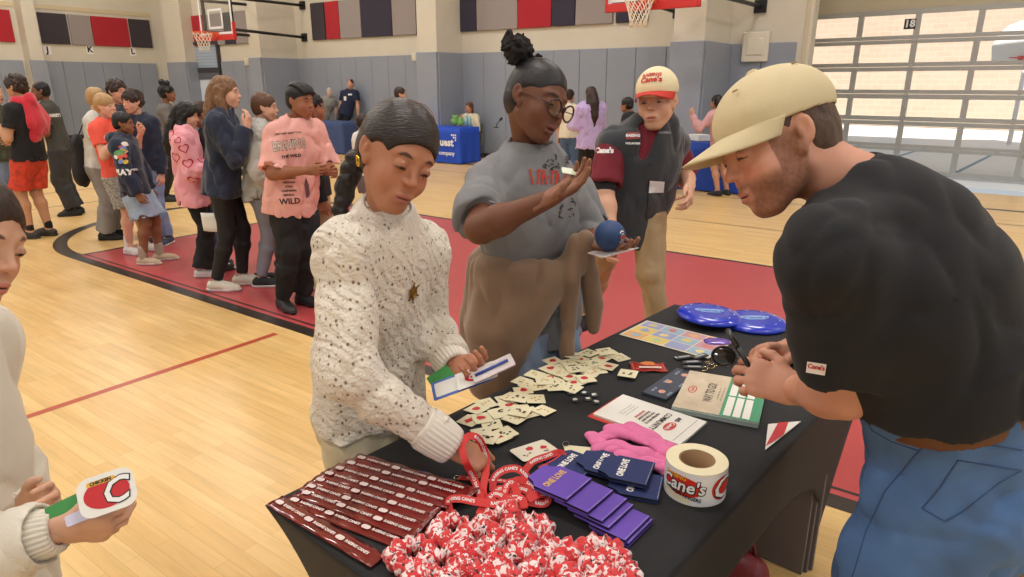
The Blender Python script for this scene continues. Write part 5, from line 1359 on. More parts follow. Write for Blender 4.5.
# --- ribbons ---
def ribbon(name,pts,w,m,parent,base,normals=None,th=.0012,text=None,tm=None,tsize=.010,reps=1,start=.02):
    P=[Vector(p) for p in pts]
    # smooth with Catmull-Rom
    Q=[];n=len(P)
    for i in range(n-1):
        p0,p1,p2,p3=P[max(i-1,0)],P[i],P[i+1],P[min(i+2,n-1)]
        for k in range(8):
            t=k/8; Q.append(.5*((2*p1)+(-p0+p2)*t+(2*p0-5*p1+4*p2-p3)*t*t+(-p0+3*p1-3*p2+p3)*t**3))
    Q.append(P[-1]); N_=[]
    for i in range(len(Q)):
        u=i/(len(Q)-1)*(n-1); a=int(min(u,n-2)); f=u-a
        nn=(Vector(normals[a])*(1-f)+Vector(normals[a+1])*f) if normals else UPZ.copy()
        d=(Q[min(i+1,len(Q)-1)]-Q[max(i-1,0)]).normalized(); nn=(nn-d*nn.dot(d)); nn.normalize(); N_.append((d,nn,d.cross(nn)))
    bm=B(); rows=[]
    for q,(d,nn,s) in zip(Q,N_):
        rows.append([bm.verts.new(q+s*a*w/2+nn*b*th/2-base) for a,b in ((-1,1),(1,1),(1,-1),(-1,-1))])
    for A,C in zip(rows,rows[1:]):
        for k in range(4): f=bm.faces.new((A[k],A[(k+1)%4],C[(k+1)%4],C[k])); f.smooth=False
    bm.faces.new(rows[0]); bm.faces.new(rows[-1]); bmesh.ops.recalc_face_normals(bm,faces=bm.faces)
    o=obj(name,bm,m,parent)
    if text:
        L=[0]
        for a,b in zip(Q,Q[1:]): L.append(L[-1]+(b-a).length)
        tot=L[-1]; out=B(); step=(tot-start)/reps
        for r_ in range(reps):
            tb=text_bm(text,tsize,.0003,align='LEFT')
            for v in tb.verts:
                s_=start+r_*step+v.co.x
                i=0
                while i<len(L)-2 and L[i+1]<s_: i+=1
                f=min(1,(s_-L[i])/max(1e-6,L[i+1]-L[i])); q=Q[i].lerp(Q[i+1],f); d,nn,s=N_[i]
                v.co=q-s*v.co.y+nn*(th/2+.0004)-base
            bm_join(out,tb)
        obj('lettering',out,tm or whit,o)
    return o
redrib=mat('red_lanyard_ribbon',(206,48,46),.55,bump=.2,bscale=500)
def lanyards():
    V3=Vector; z=TH
    def L(name,label,pts,normals=None,text="RAISING CANE'S",reps=2):
        P=[at(px,py,zz) for px,py,zz in pts]; c=Vector((P[0].x,P[0].y,TH)); t=item('lanyard',label,'lanyard',c,group='red lanyards on the table')
        ribbon('ribbon',P,.016,redrib,t,c,normals=normals,text=text,reps=reps,tsize=.0088)
        return t,c
    U_=(0,0,1)
    v=lambda x,y,zz: (x,y,zz)
    toC=(-.15,-.75,.6)
    t,c=L('a','red lanyard pulled up in a loop by the girl\'s hand',[(482,500,z+.012),(474,478,z+.03),(466,462,z+.075),(462,446,z+.10),(468,436,z+.115),(478,438,z+.11),(485,452,z+.07),(486,470,z+.04),(483,490,z+.015),(487,500,z+.008)],normals=[toC]*10)
    L('b','red lanyard with silver ring lying left of the lanyard heap',[(458,477,z+.004),(470,478,z+.006),(484,480,z+.012),(498,480,z+.02),(512,482,z+.014)],normals=[U_]*5)
    c=at(457,477,TH+.004); t=item('split_ring','small silver ring at the end of a red lanyard','ring',c); bm=B(); add_tube(bm,[(.007*math.cos(a),.007*math.sin(a),0) for a in [2*PI*k/18 for k in range(18)]],.0012,6,closed=True); obj('ring_wire',bm,mat('bright_nickel',(200,200,200),.2,metal=1),t)
    L('c','red lanyard curled in a standing arc at the back of the heap',[(493,490,z+.01),(494,478,z+.03),(503,470,z+.045),(516,468,z+.05),(526,475,z+.04),(528,488,z+.02),(524,498,z+.008)],normals=[(-.2,-.7,.6)]*7)
    L('d','red lanyard stretched across the front of the heap',[(450,512,z+.006),(449,500,z+.025),(460,498,z+.035),(476,501,z+.035),(495,503,z+.035),(515,500,z+.032),(532,502,z+.02),(545,503,z+.012),(548,495,z+.02),(538,494,z+.03),(528,499,z+.028)],normals=[(-.2,-.7,.7)]*11,reps=3)
    L('e','red lanyard folded in the middle of the heap',[(500,510,z+.01),(503,497,z+.022),(507,485,z+.03),(512,482,z+.035),(517,492,z+.03),(519,506,z+.015)],normals=[(-.2,-.6,.7)]*6,reps=1)
    L('f','red lanyard at right of heap, against the purple sleeves',[(520,508,z+.006),(528,500,z+.02),(536,490,z+.03),(528,482,z+.035),(516,480,z+.03),(508,489,z+.02)],normals=[(-.1,-.6,.75)]*6,reps=1)
    L('g','red lanyard band looping beside the white card',[(525,470,z+.004),(533,461,z+.018),(546,456,z+.022),(558,452,z+.016),(563,455,z+.01),(553,463,z+.008),(540,469,z+.006)],normals=[(-.2,-.7,.6)]*7,reps=1)
    for i,(px,py) in enumerate([(500,495),(512,490),(520,495),(506,504),(495,500),(488,508),(514,503)]):
        L('h','red lanyard buried in the middle of the heap',[(px-9,py+6,z+.006+i*.002),(px-2,py-6,z+.02+i*.002),(px+8,py-4,z+.022+i*.002),(px+10,py+5,z+.01+i*.002)],normals=[(-.2,-.5,.8)]*4,reps=1,text='RAISING')
lanyards()
# --- tinted plastic strips ---
def strips():
    rp=mat('dark_red_film',(104,22,24),.14,coat=.9,var=.5,vscale=14,spec=.7,bump=.5,bscale=14)
    ZZ=[((95,275),(505,515)),((150,268),(600,440)),((195,240),(655,408)),((215,215),(690,378)),((250,190),(720,342)),((285,165),(745,312)),((325,145),(790,288)),((370,125),(850,262)),((412,104),(882,246))]
    order=[1,0,2,3,4,5,6,7,8]
    for n_,i in enumerate(order):
        a,b=ZZ[i]; pa=(250+a[0]/3.924,430+a[1]/3.924); pb=(250+b[0]/3.924,430+b[1]/3.924); z=TH+.004+.0022*n_
        A,Bp=at(*pa,z),at(*pb,z); d=(Bp-A); L=d.length; c=(A+Bp)/2; which=['second from the table\'s near corner','nearest the table\'s near corner','third from the near corner','fourth from the near corner','fifth of nine, in the middle','fourth from the girl\'s cuff','third from the girl\'s cuff','second from the girl\'s cuff','nearest the girl\'s cuff'][n_]
        t=item('plastic_strip','dark red see-through plastic strip with white lettering, '+which,'plastic strip',Vector((c.x,c.y,TH)),group='red plastic strips fanned on the table')
        M=fr_mat(Vector((0,0,z-TH)),d.normalized(),UPZ.cross(d.normalized()),UPZ); w=.040; bm=B(); nx,ny=26,6; grid=[]
        rr=random.Random(i)
        ph=rr.uniform(0,6)
        for ix in range(nx+1):
            row=[]
            for iy in range(ny+1):
                x=-L/2+L*ix/nx; y=-w/2+w*iy/ny; h=.0018*math.sin(PI*iy/ny)**.6*(.65+.35*math.sin(x*38+ph))+.0012*math.sin(x*90+y*200+ph)
                row.append((bm.verts.new((x,y,h+.001)),bm.verts.new((x,y,-.0004))))
            grid.append(row)
        for ix in range(nx):
            for iy in range(ny):
                for s_ in (0,1): f=bm.faces.new((grid[ix][iy][s_],grid[ix+1][iy][s_],grid[ix+1][iy+1][s_],grid[ix][iy+1][s_])); f.smooth=True
        for ix in range(nx):
            for iy in (0,ny): bm.faces.new((grid[ix][iy][0],grid[ix+1][iy][0],grid[ix+1][iy][1],grid[ix][iy][1]))
        for iy in range(ny):
            for ix in (0,nx): bm.faces.new((grid[ix][iy][0],grid[ix][iy+1][0],grid[ix][iy+1][1],grid[ix][iy][1]))
        bmesh.ops.transform(bm,matrix=M,verts=bm.verts); bmesh.ops.recalc_face_normals(bm,faces=bm.faces); obj('film_sleeve',bm,rp,t)
        out=B(); x=-L/2+.012; k=0
        while x<L/2-.03:
            if k%2==0: 
                q=B(); add_poly(q,rrect(.021,.012,.0056,5)); bm_join(out,q,Matrix.Translation((x+.008,0,0))); x+=.024
            else:
                tb=text_bm("RAISING CANE'S",.0095,.0005,align='LEFT',xscale=.92); wd=max(v.co.x for v in tb.verts)
                if x+wd>L/2-.004: tb.free(); break
                bm_join(out,tb,Matrix.Translation((x,0,0))); x+=wd+.008
            k+=1
        flat_on(t,'white_lettering',out,mat('pale_pink_ink',(222,206,202),.5),M,.0050)
strips()
# --- scrunchies ---
def scr_mat():
    m=bpy.data.materials.new('red_white_scrunchie_print'); m.use_nodes=True; nt=m.node_tree; b=nt.nodes['Principled BSDF']; b.inputs['Roughness'].default_value=.6; b.inputs['Sheen Weight'].default_value=.3
    tc=N(nt,'ShaderNodeTexCoord'); mp=N(nt,'ShaderNodeMapping'); nt.links.new(tc.outputs['Object'],mp.inputs[0])
    n1=N(nt,'ShaderNodeTexNoise',i_Scale=60.,i_Detail=1.5,i_Distortion=1.2); nt.links.new(mp.outputs[0],n1.inputs[0])
    r1=N(nt,'ShaderNodeValToRGB'); e=r1.color_ramp.elements; e[0].position=.53; e[0].color=(*lin((212,44,48)),1); e[1].position=.56; e[1].color=(*lin((240,222,220)),1); r1.color_ramp.interpolation='LINEAR'
    nt.links.new(n1.outputs[0],r1.inputs[0])
    n2=N(nt,'ShaderNodeTexNoise',i_Scale=70.,i_Detail=2.,i_Distortion=2.); mp2=N(nt,'ShaderNodeMapping'); mp2.inputs['Location'].default_value=(5,3,1); nt.links.new(tc.outputs['Object'],mp2.inputs[0]); nt.links.new(mp2.outputs[0],n2.inputs[0])
    mr=N(nt,'ShaderNodeMapRange'); mr.inputs[1].default_value=.61; mr.inputs[2].default_value=.63; nt.links.new(n2.outputs[0],mr.inputs[0])
    mx=N(nt,'ShaderNodeMix',data_type='RGBA'); mx.inputs[7].default_value=(*lin((50,30,28)),1); nt.links.new(mr.outputs[0],mx.inputs[0]); nt.links.new(r1.outputs[0],mx.inputs[6]); nt.links.new(mx.outputs[2],b.inputs['Base Color'])
    return m
def scrunchies():
    m=scr_mat(); rr=random.Random(3); P=[(412,556,.018),(440,566,.02),(455,532,.018),(478,540,.03),(498,522,.022),(508,545,.035),(528,528,.02),(535,545,.03),(482,562,.022),(520,566,.03),(556,560,.025),(578,568,.03),(548,578,.03),(600,556,.020),(616,568,.022),(590,580,.03),(465,582,.025),(508,590,.03),(545,598,.028),(428,590,.02),(480,606,.02),(615,590,.02)]
    for i,(px,py,h) in enumerate(P):
        c=at(px,py,TH+h); t=item('scrunchie','red and white printed fabric scrunchie in the pile at the near table end','scrunchie',c,group='scrunchies in the pile')
        R=.034+rr.uniform(-.003,.004); bm=B(); nu,nv=84,16; rows=[]; ph=rr.uniform(0,6); nr=rr.randint(9,12)
        for a in range(nu):
            u=2*PI*a/nu; row=[]
            for b in range(nv):
                v=2*PI*b/nv; r=.0165*(1+.26*math.sin(nr*u+ph+.8*math.sin(v))+.12*math.sin(nr*2.3*u+2*v)+.08*math.sin(5*v+7*u)); RR=R+.004*math.sin(3*u+ph)
                row.append(bm.verts.new(((RR+r*math.cos(v))*math.cos(u),(RR+r*math.cos(v))*math.sin(u),r*math.sin(v)*.95+.004*math.sin(2*u+ph))))
            rows.append(row)
        for a in range(nu):
            for b in range(nv): f=bm.faces.new((rows[a][b],rows[(a+1)%nu][b],rows[(a+1)%nu][(b+1)%nv],rows[a][(b+1)%nv])); f.smooth=True
        bmesh.ops.transform(bm,matrix=Matrix.Rotation(rr.uniform(0,6),4,'Z')@Matrix.Rotation(rr.uniform(-.35,.35),4,'X'),verts=bm.verts); bmesh.ops.recalc_face_normals(bm,faces=bm.faces)
        obj('ruffled_band',bm,m,t)
scrunchies()
# --- drink sleeves ---
def sleeves():
    pm=mat('purple_neoprene',(104,74,178),.75,bump=.15,bscale=300); nm=mat('navy_neoprene',(34,48,98),.75,bump=.15,bscale=300); ed=mat('black_foam_edge',(18,17,20),.8); gold=mat('gold_ink',(214,172,110),.5); stm=mat('white_stitch',(210,205,215),.7)
    def one(px,py,p0,p1,z,m,ink,lab,grp,w=.098,h=.112,txt='ONE LOVE'):
        c=at(px,py,z); a,b=at(*p0,z),at(*p1,z); M=plane_M(Vector((0,0,0)),b-a); t=item('drink_sleeve',lab,'drink sleeve',c,group=grp)
        o=[(-w/2,-h/2),(w/2,-h/2),(w/2,h/2-.03),(w/2-.012,h/2-.02),(w/2-.02,h/2),(-w/2+.02,h/2),(-w/2+.012,h/2-.02),(-w/2,h/2-.03)]
        bm=B(); add_poly(bm,o,.0045); 
        for f in bm.faces: f.material_index=1 if abs(f.normal.z)<.5 else 0
        bm.normal_update()
        for f in bm.faces: f.material_index=1 if abs(f.normal.z)<.5 else 0
        top_=B(); add_poly(top_,[(x*.985,y*.985) for x,y in o],.0045); top_.normal_update(); bm_join(bm,top_,Matrix.Translation((0,0,-.0055)))
        bmesh.ops.transform(bm,matrix=M,verts=bm.verts); bmesh.ops.recalc_face_normals(bm,faces=bm.faces); obj('foam_sleeve',bm,[m,ed],t)
        tb=text_bm(txt,.021,.001,xscale=.72); flat_on(t,'lettering',tb,ink,M@Matrix.Translation((0,.006,0)),.0052)
        s=B(); k=-w/2+.004
        while k<w/2-.004: add_poly(s,[(k,-h/2+.002),(k+.0016,-h/2+.002),(k+.0016,-h/2+.0032),(k,-h/2+.0032)]); k+=.0036
        o_=flat_on(t,'stitching',s,stm,M,.0052); o_['kind']='stuff'
    q=lambda x,y:(500+x/4.81,430+y/4.81)
    g='purple drink sleeves in a fanned stack'; base=TH+.0065
    L=[((560,440),'purple drink sleeve lowest and rightmost in the fanned stack'),((545,425),'purple drink sleeve second from the bottom of fanned stack'),((470,370),'purple drink sleeve third from the bottom of fanned stack'),((440,340),'purple drink sleeve fourth from the bottom of fanned stack'),((375,300),'purple drink sleeve second from the top of fanned stack'),((275,245),'purple drink sleeve on top at the left of fanned stack')]
    for k,((x,y),lab) in enumerate(L): one(*q(x,y),q(205,262),q(310,185 if k<5 else 180),base+.0095*k*.75,pm,gold,lab,g)
    g='navy drink sleeves beside the purple ones'
    one(*q(650,262),q(600,300),q(645,150),TH+.0065,nm,whit,'navy drink sleeve underneath, nearest the tape roll',g); one(*q(335,160),q(285,200),q(380,120),TH+.0068,nm,whit,'navy drink sleeve half hidden behind the purple stack',g); 
    one(*q(500,160),q(470,190),q(540,100),TH+.014,nm,whit,'navy drink sleeve in the middle, tucked under top navy one',g); one(*q(605,190),q(572,228),q(618,130),TH+.0245,nm,whit,'navy drink sleeve on top with white lettering upright',g)
sleeves()
# --- big label roll ---
def roll():
    top=at(697,459,TH+.075); c=Vector((top.x,top.y,TH+.001)); R=.0655; Hh=.076
    t=item('label_roll','large roll of white labels with a red logo at the near right of the table','label roll',c)
    bm=B(); add_lathe(bm,[(.0385,0),(R,0),(R,Hh),(.0385,Hh)],64); 
    for f in bm.faces: f.smooth=False
    obj('label_paper',bm,mat('cream_label_roll',(236,226,190),.6,bump=.1,bscale=200),t)
    bm=B(); add_lathe(bm,[(.0345,.0005),(.0385,.0005),(.0385,Hh-.001),(.0345,Hh-.001),(.0345,.0005)],48); obj('cardboard_core',bm,mat('brown_cardboard',(150,116,80),.8),t)
    bm=B(); add_lathe(bm,[(R+.0004,.002),(R+.0004,Hh-.002)],64); obj('printed_face',bm,mat('white_label_gloss',(228,228,230),.35),t)
    view=math.atan2(-c.y,-c.x)   # towards camera
    def wrap(bm,m,name,a0,dz,off):
        bmesh.ops.triangulate(bm,faces=bm.faces)
        for _ in range(2): bmesh.ops.subdivide_edges(bm,edges=[e for e in bm.edges if e.calc_length()>.008],cuts=1); bmesh.ops.triangulate(bm,faces=[f for f in bm.faces if len(f.verts)>3])
        for v in bm.verts:
            a=view+a0+v.co.x/R; z=Hh/2+dz+v.co.y; v.co=Vector(((R+off)*math.cos(a),(R+off)*math.sin(a),z))
        obj(name,bm,m,t)
    rl=mat('roll_red_ink',(204,44,30),.4); yl=mat('yellow_ink',(236,180,60),.5)
    def ell_(rx,ry,n=30,sh=0): 
        b=B(); add_poly(b,[(rx*math.cos(2*PI*k/n)+sh*math.sin(2*PI*k/n),ry*math.sin(2*PI*k/n)) for k in range(n)]); return b
    for a0,nm in ((-.50,''),(.62,'')):
        pass
    wrap(ell_(.047,.0235,sh=-.006),rl,'red_oval',-.42,.004,.0008)
    b=B(); add_poly(b,[(-.045,-.003),(.02,-.012),(.02,-.019),(-.045,-.010)]); wrap(b,mat('pale_yellow_ink',(240,220,160),.5),'tagline_band',-.42,-.014,.0011)
    wrap(text_bm("Cane's",.040,.0028,shear=.15,xscale=.95),mat('black_ink',(25,22,22),.6),'lettering_outline',-.44,.003,.0014)
    wrap(text_bm("Cane's",.040,.0008,shear=.15,xscale=.95),whit,'lettering',-.44,.004,.0020)
    wrap(text_bm("RAISING",.014,.0003),yl,'raising_lettering',-.66,.0225,.0016)
    tb=text_bm("CHICKEN FINGERS",.0115,.0003,xscale=.9); bmesh.ops.rotate(tb,matrix=Matrix.Rotation(-.16,3,'Z'),verts=tb.verts); wrap(tb,mat('black_ink',(25,22,22),.6),'tagline_lettering',-.42,-.0165,.0016)
    wrap(ell_(.030,.028),rl,'red_oval',1.02,.0,.0008); wrap(text_bm("C",.068,.003,shear=.25),mat('black_ink',(25,22,22),.6),'lettering_outline',.92,-.002,.0014); wrap(text_bm("C",.068,.0008,shear=.25),whit,'lettering',.92,0,.002)
roll()
# --- flyers, card stacks ---
def flyers():
    def sheet(name,lab,cat,c0,c1,c2,z,th,m,group=None):
        """three pixel corners: origin corner, +x corner, +y corner -> rectangle on the table"""
        A,Bx,Cy=at(*c0,z),at(*c1,z),at(*c2,z); x=(Bx-A); w=x.length; x.normalize(); y=UPZ.cross(x); h=(Cy-A).dot(y); c=A+x*w/2+y*h/2
        t=item(name,lab,cat,Vector((c.x,c.y,z)),group); M=fr_mat(Vector((0,0,0)),x,y if h>0 else y,UPZ); h=abs(h)
        bm=B(); add_poly(bm,[(-w/2,-h/2),(w/2,-h/2),(w/2,h/2),(-w/2,h/2)],th); bmesh.ops.transform(bm,matrix=M,verts=bm.verts); bmesh.ops.recalc_face_normals(bm,faces=bm.faces); obj('paper',bm,m,t); return t,M,w,h
    rr=random.Random(5)
    # WAY TO GO! stack : x axis = reading direction
    z=TH+.016
    t,M,w,h=sheet('certificate_stack','stack of tan cards reading WAY TO GO! with green lower part','card stack',(712,399),(724,372),(650,379),TH+.001,z-TH,mat('white_paper',(232,230,222),.6))
    # reading direction: from near edge (south) to far edge
    A,Bx,Cy=at(672,406,z),at(690,370,z),at(757,431,z); x=(Bx-A).normalized(); y=UPZ.cross(x); w_=(Bx-A).length; h_=abs((Cy-A).dot(y)); c=A+x*w_/2-y*h_/2
    o0=t.location.copy()
    for ch in list(t.children): bpy.data.objects.remove(ch)
    t.location=Vector((c.x,c.y,TH)); Mx=fr_mat(Vector((0,0,0)),x,y,UPZ)
    bm=B()
    for k in range(5): add_box(bm,(rr.uniform(-.002,.002),rr.uniform(-.002,.002),.0015+.0032*k),(w_,h_,.003),Mx)
    obj('paper_stack',bm,mat('pale_green_paper_edges',(196,212,204),.6),t)
    def lay(name,pts,m,dz,par=t,MM=Mx): b=B(); add_poly(b,pts); return flat_on(par,name,b,m,MM,dz)
    zz=.0166; y0=h_/2
    lay('tan_panel',[(-w_/2,-y0*.10),(w_/2,-y0*.10),(w_/2,y0),(-w_/2,y0)],mat('parchment_print',(206,190,164),.6,var=.12,vscale=30),zz)
    lay('green_panel',[(-w_/2,-y0),(w_/2,-y0),(w_/2,-y0*.10),(-w_/2,-y0*.10)],mat('green_print',(64,150,108),.5),zz)
    for r_ in range(3):
        for c_ in range(2): 
            xa=-w_/2+.006+c_*(w_/2-.004); ya=-y0*.18-r_*.024; lay('white_box',[(xa,ya-.019),(xa+w_/2-.012,ya-.019),(xa+w_/2-.012,ya),(xa,ya)],whitep,zz+.0005)
    tb=text_bm('WAY TO GO!',.034,.0006,xscale=.62); flat_on(t,'headline',tb,mat('black_ink',(25,22,22),.6),Mx@Matrix.Translation((0,y0*.27,0)),zz+.0005)
    for dy in (.0,-.010): 
        tb=text_bm('YOU HAVE EARNED A FREE KIDS COMBO' if dy==0 else 'CONGRATULATIONS ON YOUR GREAT WORK',.0062,0,xscale=.72); flat_on(t,'small_print',tb,inkd,Mx@Matrix.Translation((0,y0*.06+dy,0)),zz+.0005)
    b=B(); add_poly(b,[(.026*math.cos(a),.012*math.sin(a)) for a in [2*PI*k/20 for k in range(20)]]); flat_on(t,'oval_logo',b,mat('red_outline_ink',(196,70,60),.6),Mx@Matrix.Translation((0,y0*.72,0)),zz+.0004)
    b=B(); add_poly(b,[(.0225*math.cos(a),.009*math.sin(a)) for a in [2*PI*k/20 for k in range(20)]]); flat_on(t,'oval_logo',b,mat('parchment_print',(206,190,164),.6),Mx@Matrix.Translation((0,y0*.72,0)),zz+.0007)
    tb=text_bm("Cane's",.013,.0004); flat_on(t,'logo_lettering',tb,mat('red_outline_ink',(196,70,60),.6),Mx@Matrix.Translation((0,y0*.72,0)),zz+.001)
    # community flyer: upside down from the camera
    z=TH+.009; A,Bx,Cy=at(706,424,z),at(622,395,z),at(681,443,z)   # right-far corner, left-far.., near
    x=(at(660,466-16,z)-at(707,424,z)); 
    P1,P2,P3=at(680,444,z),at(707,421,z),at(596,411,z)
    x=(P1-P2).normalized(); y=UPZ.cross(x); w_=(P1-P2).length; h_=abs((P3-P1).dot(y)); sgn=1 if (P3-P1).dot(y)>0 else -1
    c=(P1+P2)/2+y*sgn*h_/2; t=item('flyer_stack','white flyers reading COMMUNITY, upside down, with a red sheet beneath','flyer stack',Vector((c.x,c.y,TH)))
    Mx=fr_mat(Vector((0,0,0)),x*1,y,UPZ) if sgn<0 else fr_mat(Vector((0,0,0)),x*1,y,UPZ)
    bm=B(); add_box(bm,(0,0,.005),(w_,h_,.007),Mx); obj('paper_stack',bm,whitep,t)
    bm=B(); add_box(bm,(.012,sgn*.010,.0012),(w_,h_,.002),Mx); obj('red_sheet',bm,mat('red_card',(196,62,52),.6),t)
    # text: letter tops face the camera-right end (sgn side is the QR end)
    up=-sgn
    Mt=Mx@Matrix.Scale(1,4) if up>0 else Mx@Matrix.Rotation(PI,4,'Z'); zz=.0092
    def T(s,sz,yy,m,xs=.8,name='lettering'): flat_on(t,name,text_bm(s,sz,.0004,xscale=xs),m,Mt@Matrix.Translation((0,yy,0)),zz)
    bki=mat('black_ink',(25,22,22),.6); hy=h_/2
    b=B(); add_poly(b,[(.026*math.cos(a),.014*math.sin(a)) for a in [2*PI*k/20 for k in range(20)]]); flat_on(t,'oval_logo',b,mat('red_outline_ink',(196,70,60),.6),Mt@Matrix.Translation((.010,hy-.062,0)),zz)
    flat_on(t,'logo_lettering',text_bm("Cane's",.016,.0004),whit,Mt@Matrix.Translation((.010,hy-.062,0)),zz+.0004)
    flat_on(t,'lettering',text_bm("AND",.017,.0006,xscale=.7),bki,Mt@Matrix.Translation((-.036,hy-.062,0)),zz)
    T('COMMUNITY',.024,hy-.094,bki,.74,'headline'); 
    for k,s in enumerate(('PARTNER WITH US','FOR YOUR NEXT','SCHOOL EVENT','DONATIONS')): T(s,.0105,hy-.118-k*.0125,inkr if k==3 else inkd,.8,'small_print')
    for k in range(3): b=B(); add_poly(b,[(-.035,-.0005),(.03,-.0005),(.03,.0005),(-.035,.0005)]); flat_on(t,'ruled_line',b,inkd,Mt@Matrix.Translation((0,hy-.180-k*.010,0)),zz)
    b=B(); add_poly(b,[(-w_/2+.006,-.0005),(w_/2-.006,-.0005),(w_/2-.006,.0005),(-w_/2+.006,.0005)]); flat_on(t,'ruled_line',b,inkd,Mt@Matrix.Translation((0,hy-.022,0)),zz)
    # sheet of coloured stickers at the back
    z=TH+.003; P1,P2,P3=at(619,334,z),at(647,320,z),at(722,349,z); x=(P2-P1).normalized(); y=UPZ.cross(x); w_=(P2-P1).length; h_=abs((P3-P2).dot(y)); c=(P1+P2)/2-y*h_/2
    t=item('sticker_sheet','large sheet printed with coloured squares in front of the blue discs','sticker sheet',Vector((c.x,c.y,z))); Mx=fr_mat(Vector((0,0,0)),x,y,UPZ)
    bm=B(); add_box(bm,(0,0,0),(w_,h_,.0012),Mx); obj('paper',bm,mat('cream_gloss_paper',(226,214,190),.35),t)
    cols=[(150,178,196),(218,196,108),(214,138,118),(226,206,150),(196,150,160),(150,158,196),(222,170,110),(170,196,168),(206,120,110)]
    nc,nr=3,4; 
    for i in range(nc):
        for j in range(nr):
            cw,ch=(w_-.012)/nc,(h_-.012)/nr; x0=-w_/2+.006+i*cw; y0_=-h_/2+.006+j*ch; col=cols[(i*4+j*5)%9]
            b=B(); add_poly(b,[(x0+.002,y0_+.002),(x0+cw-.002,y0_+.002),(x0+cw-.002,y0_+ch-.002),(x0+.002,y0_+ch-.002)]); flat_on(t,'colour_square',b,mat('print_%d_%d_%d'%col,col,.4),Mx,.0010)
            b=B(); blob(b,x0+cw*.5,y0_+ch*.5,cw*.25,ch*.22,9,.35,rr); col2=cols[(i*5+j*2+3)%9]; flat_on(t,'picture_shape',b,mat('print_%d_%d_%d'%col2,col2,.4),Mx,.0014)
    # navy sticker pack
    z=TH+.010; P1,P2,P3=at(642,391,z),at(677,367,z),at(674,399,z); x=(P2-P1).normalized(); y=UPZ.cross(x); w_=(P2-P1).length; h_=.075; c=(P1+P2)/2-y*h_/2
    t=item('sticker_pack','dark slate pack of stickers left of the WAY TO GO! cards','sticker pack',Vector((c.x,c.y,TH))); Mx=fr_mat(Vector((0,0,0)),x,y,UPZ)
    bm=B(); add_box(bm,(0,0,.005),(w_,h_,.009),Mx,bev=.0015); obj('pack',bm,mat('slate_blue_card',(62,70,86),.35),t)
    for k in range(3):
        xx=-w_/2+w_*(k+.5)/3
        b=B(); add_poly(b,[(.013*math.cos(a),.011*math.sin(a)) for a in [2*PI*i/6 for i in range(6)]]); flat_on(t,'badge_print',b,mat('peach_print',(214,160,134),.5),Mx@Matrix.Translation((xx,-.006+(k%2)*.016,0)),.0100)
        for s_ in (-1,1): flat_on(t,'lettering',text_bm('GREAT JOB' if s_>0 else 'ONE LOVE',.0095,.0004,xscale=.6),mat('pale_blue_ink',(170,190,208),.5),Mx@Matrix.Translation((xx,s_*.024-.006,0)),.0100)
    # red gloss packet
    c=at(648,366,TH+.006); t=item('foil_packet','red glossy packet with an orange picture beside the card heap','packet',c)
    bm=B(); nx=10; Mx=Matrix.Rotation(-.05,4,'Z'); g_=[]
    for i in range(nx+1):
        g_.append([bm.verts.new(Mx@Vector((-.055+.11*i/nx,-.034+.068*j/6,.006*math.sin(PI*i/nx)*math.sin(PI*j/6)+.002*math.sin(i*1.3)))) for j in range(7)])
    for i in range(nx):
        for j in range(6): f=bm.faces.new((g_[i][j],g_[i+1][j],g_[i+1][j+1],g_[i][j+1])); f.smooth=True
    o_=obj('wrapper',bm,mat('red_foil',(176,40,34),.2,coat=.6),t); sd=o_.modifiers.new('t','SOLIDIFY'); sd.thickness=.002
    b=B(); blob(b,.0,.006,.022,.016,14,.15,rr); flat_on(t,'orange_picture',b,mat('orange_print',(228,130,60),.4),Mx,.0082)
    b=B(); add_poly(b,rrect(.07,.014,.003)); flat_on(t,'white_band',b,mat('pink_white_print',(226,196,186),.4),Mx@Matrix.Translation((.004,-.020,0)),.0068)
    # white card with red drawings near the lanyards
    c=at(534,450,TH+.010); t=item('name_card','large white rounded card with red and dark drawings behind the lanyards','card',c); Mx=Matrix.Rotation(.55,4,'Z')@Matrix.Rotation(-.05,4,'X')
    bm=B(); add_poly(bm,rrect(.10,.068,.007,4),.001); bmesh.ops.transform(bm,matrix=Mx,verts=bm.verts); bmesh.ops.recalc_face_normals(bm,faces=bm.faces); obj('card',bm,mat('ivory_gloss_card',(230,224,206),.35),t)
    b=B(); blob(b,-.005,.012,.010,.009,10,.2,rr); flat_on(t,'red_drawing',b,inkr,Mx,.0014)
    b=B(); blob(b,.027,.0,.009,.008,9,.3,rr); flat_on(t,'red_drawing',b,inkr,Mx,.0014)
    for k in range(7): b=B(); blob(b,rr.uniform(-.038,.038),rr.uniform(-.024,-.004),.004,.003,6,.3,rr); flat_on(t,'dark_drawing',b,inkt if k%2 else inkd,Mx,.0014)
    c=at(578,451,TH+.006); t=item('price_tag','small cream hang tag with a wire loop behind the navy sleeves','tag',c); Mx=Matrix.Rotation(-.1,4,'Z')
    bm=B(); add_poly(bm,[(-.035,.02),(-.028,-.028),(.05,-.028),(.05,.02),(-.02,.026)],.0008); bmesh.ops.transform(bm,matrix=Mx,verts=bm.verts); bmesh.ops.recalc_face_normals(bm,faces=bm.faces); obj('card',bm,cardm,t)
    bm=B(); add_tube(bm,[Mx@Vector((-.03+.008*math.cos(a),.026+.012*math.sin(a),.004)) for a in [2*PI*k/16 for k in range(16)]],.0007,5,closed=True); obj('wire_loop',bm,mat('bright_nickel',(200,200,200),.2,metal=1),t)
    # red and white pennant hanging at the right edge
    z=TH+.004; P=[at(765,450,z),at(768,424,z),at(801,421,z)]
    c=(P[0]+P[1]+P[2])/3; t=item('pennant_card','white triangular card with a red stripe at the right table edge','card',c)
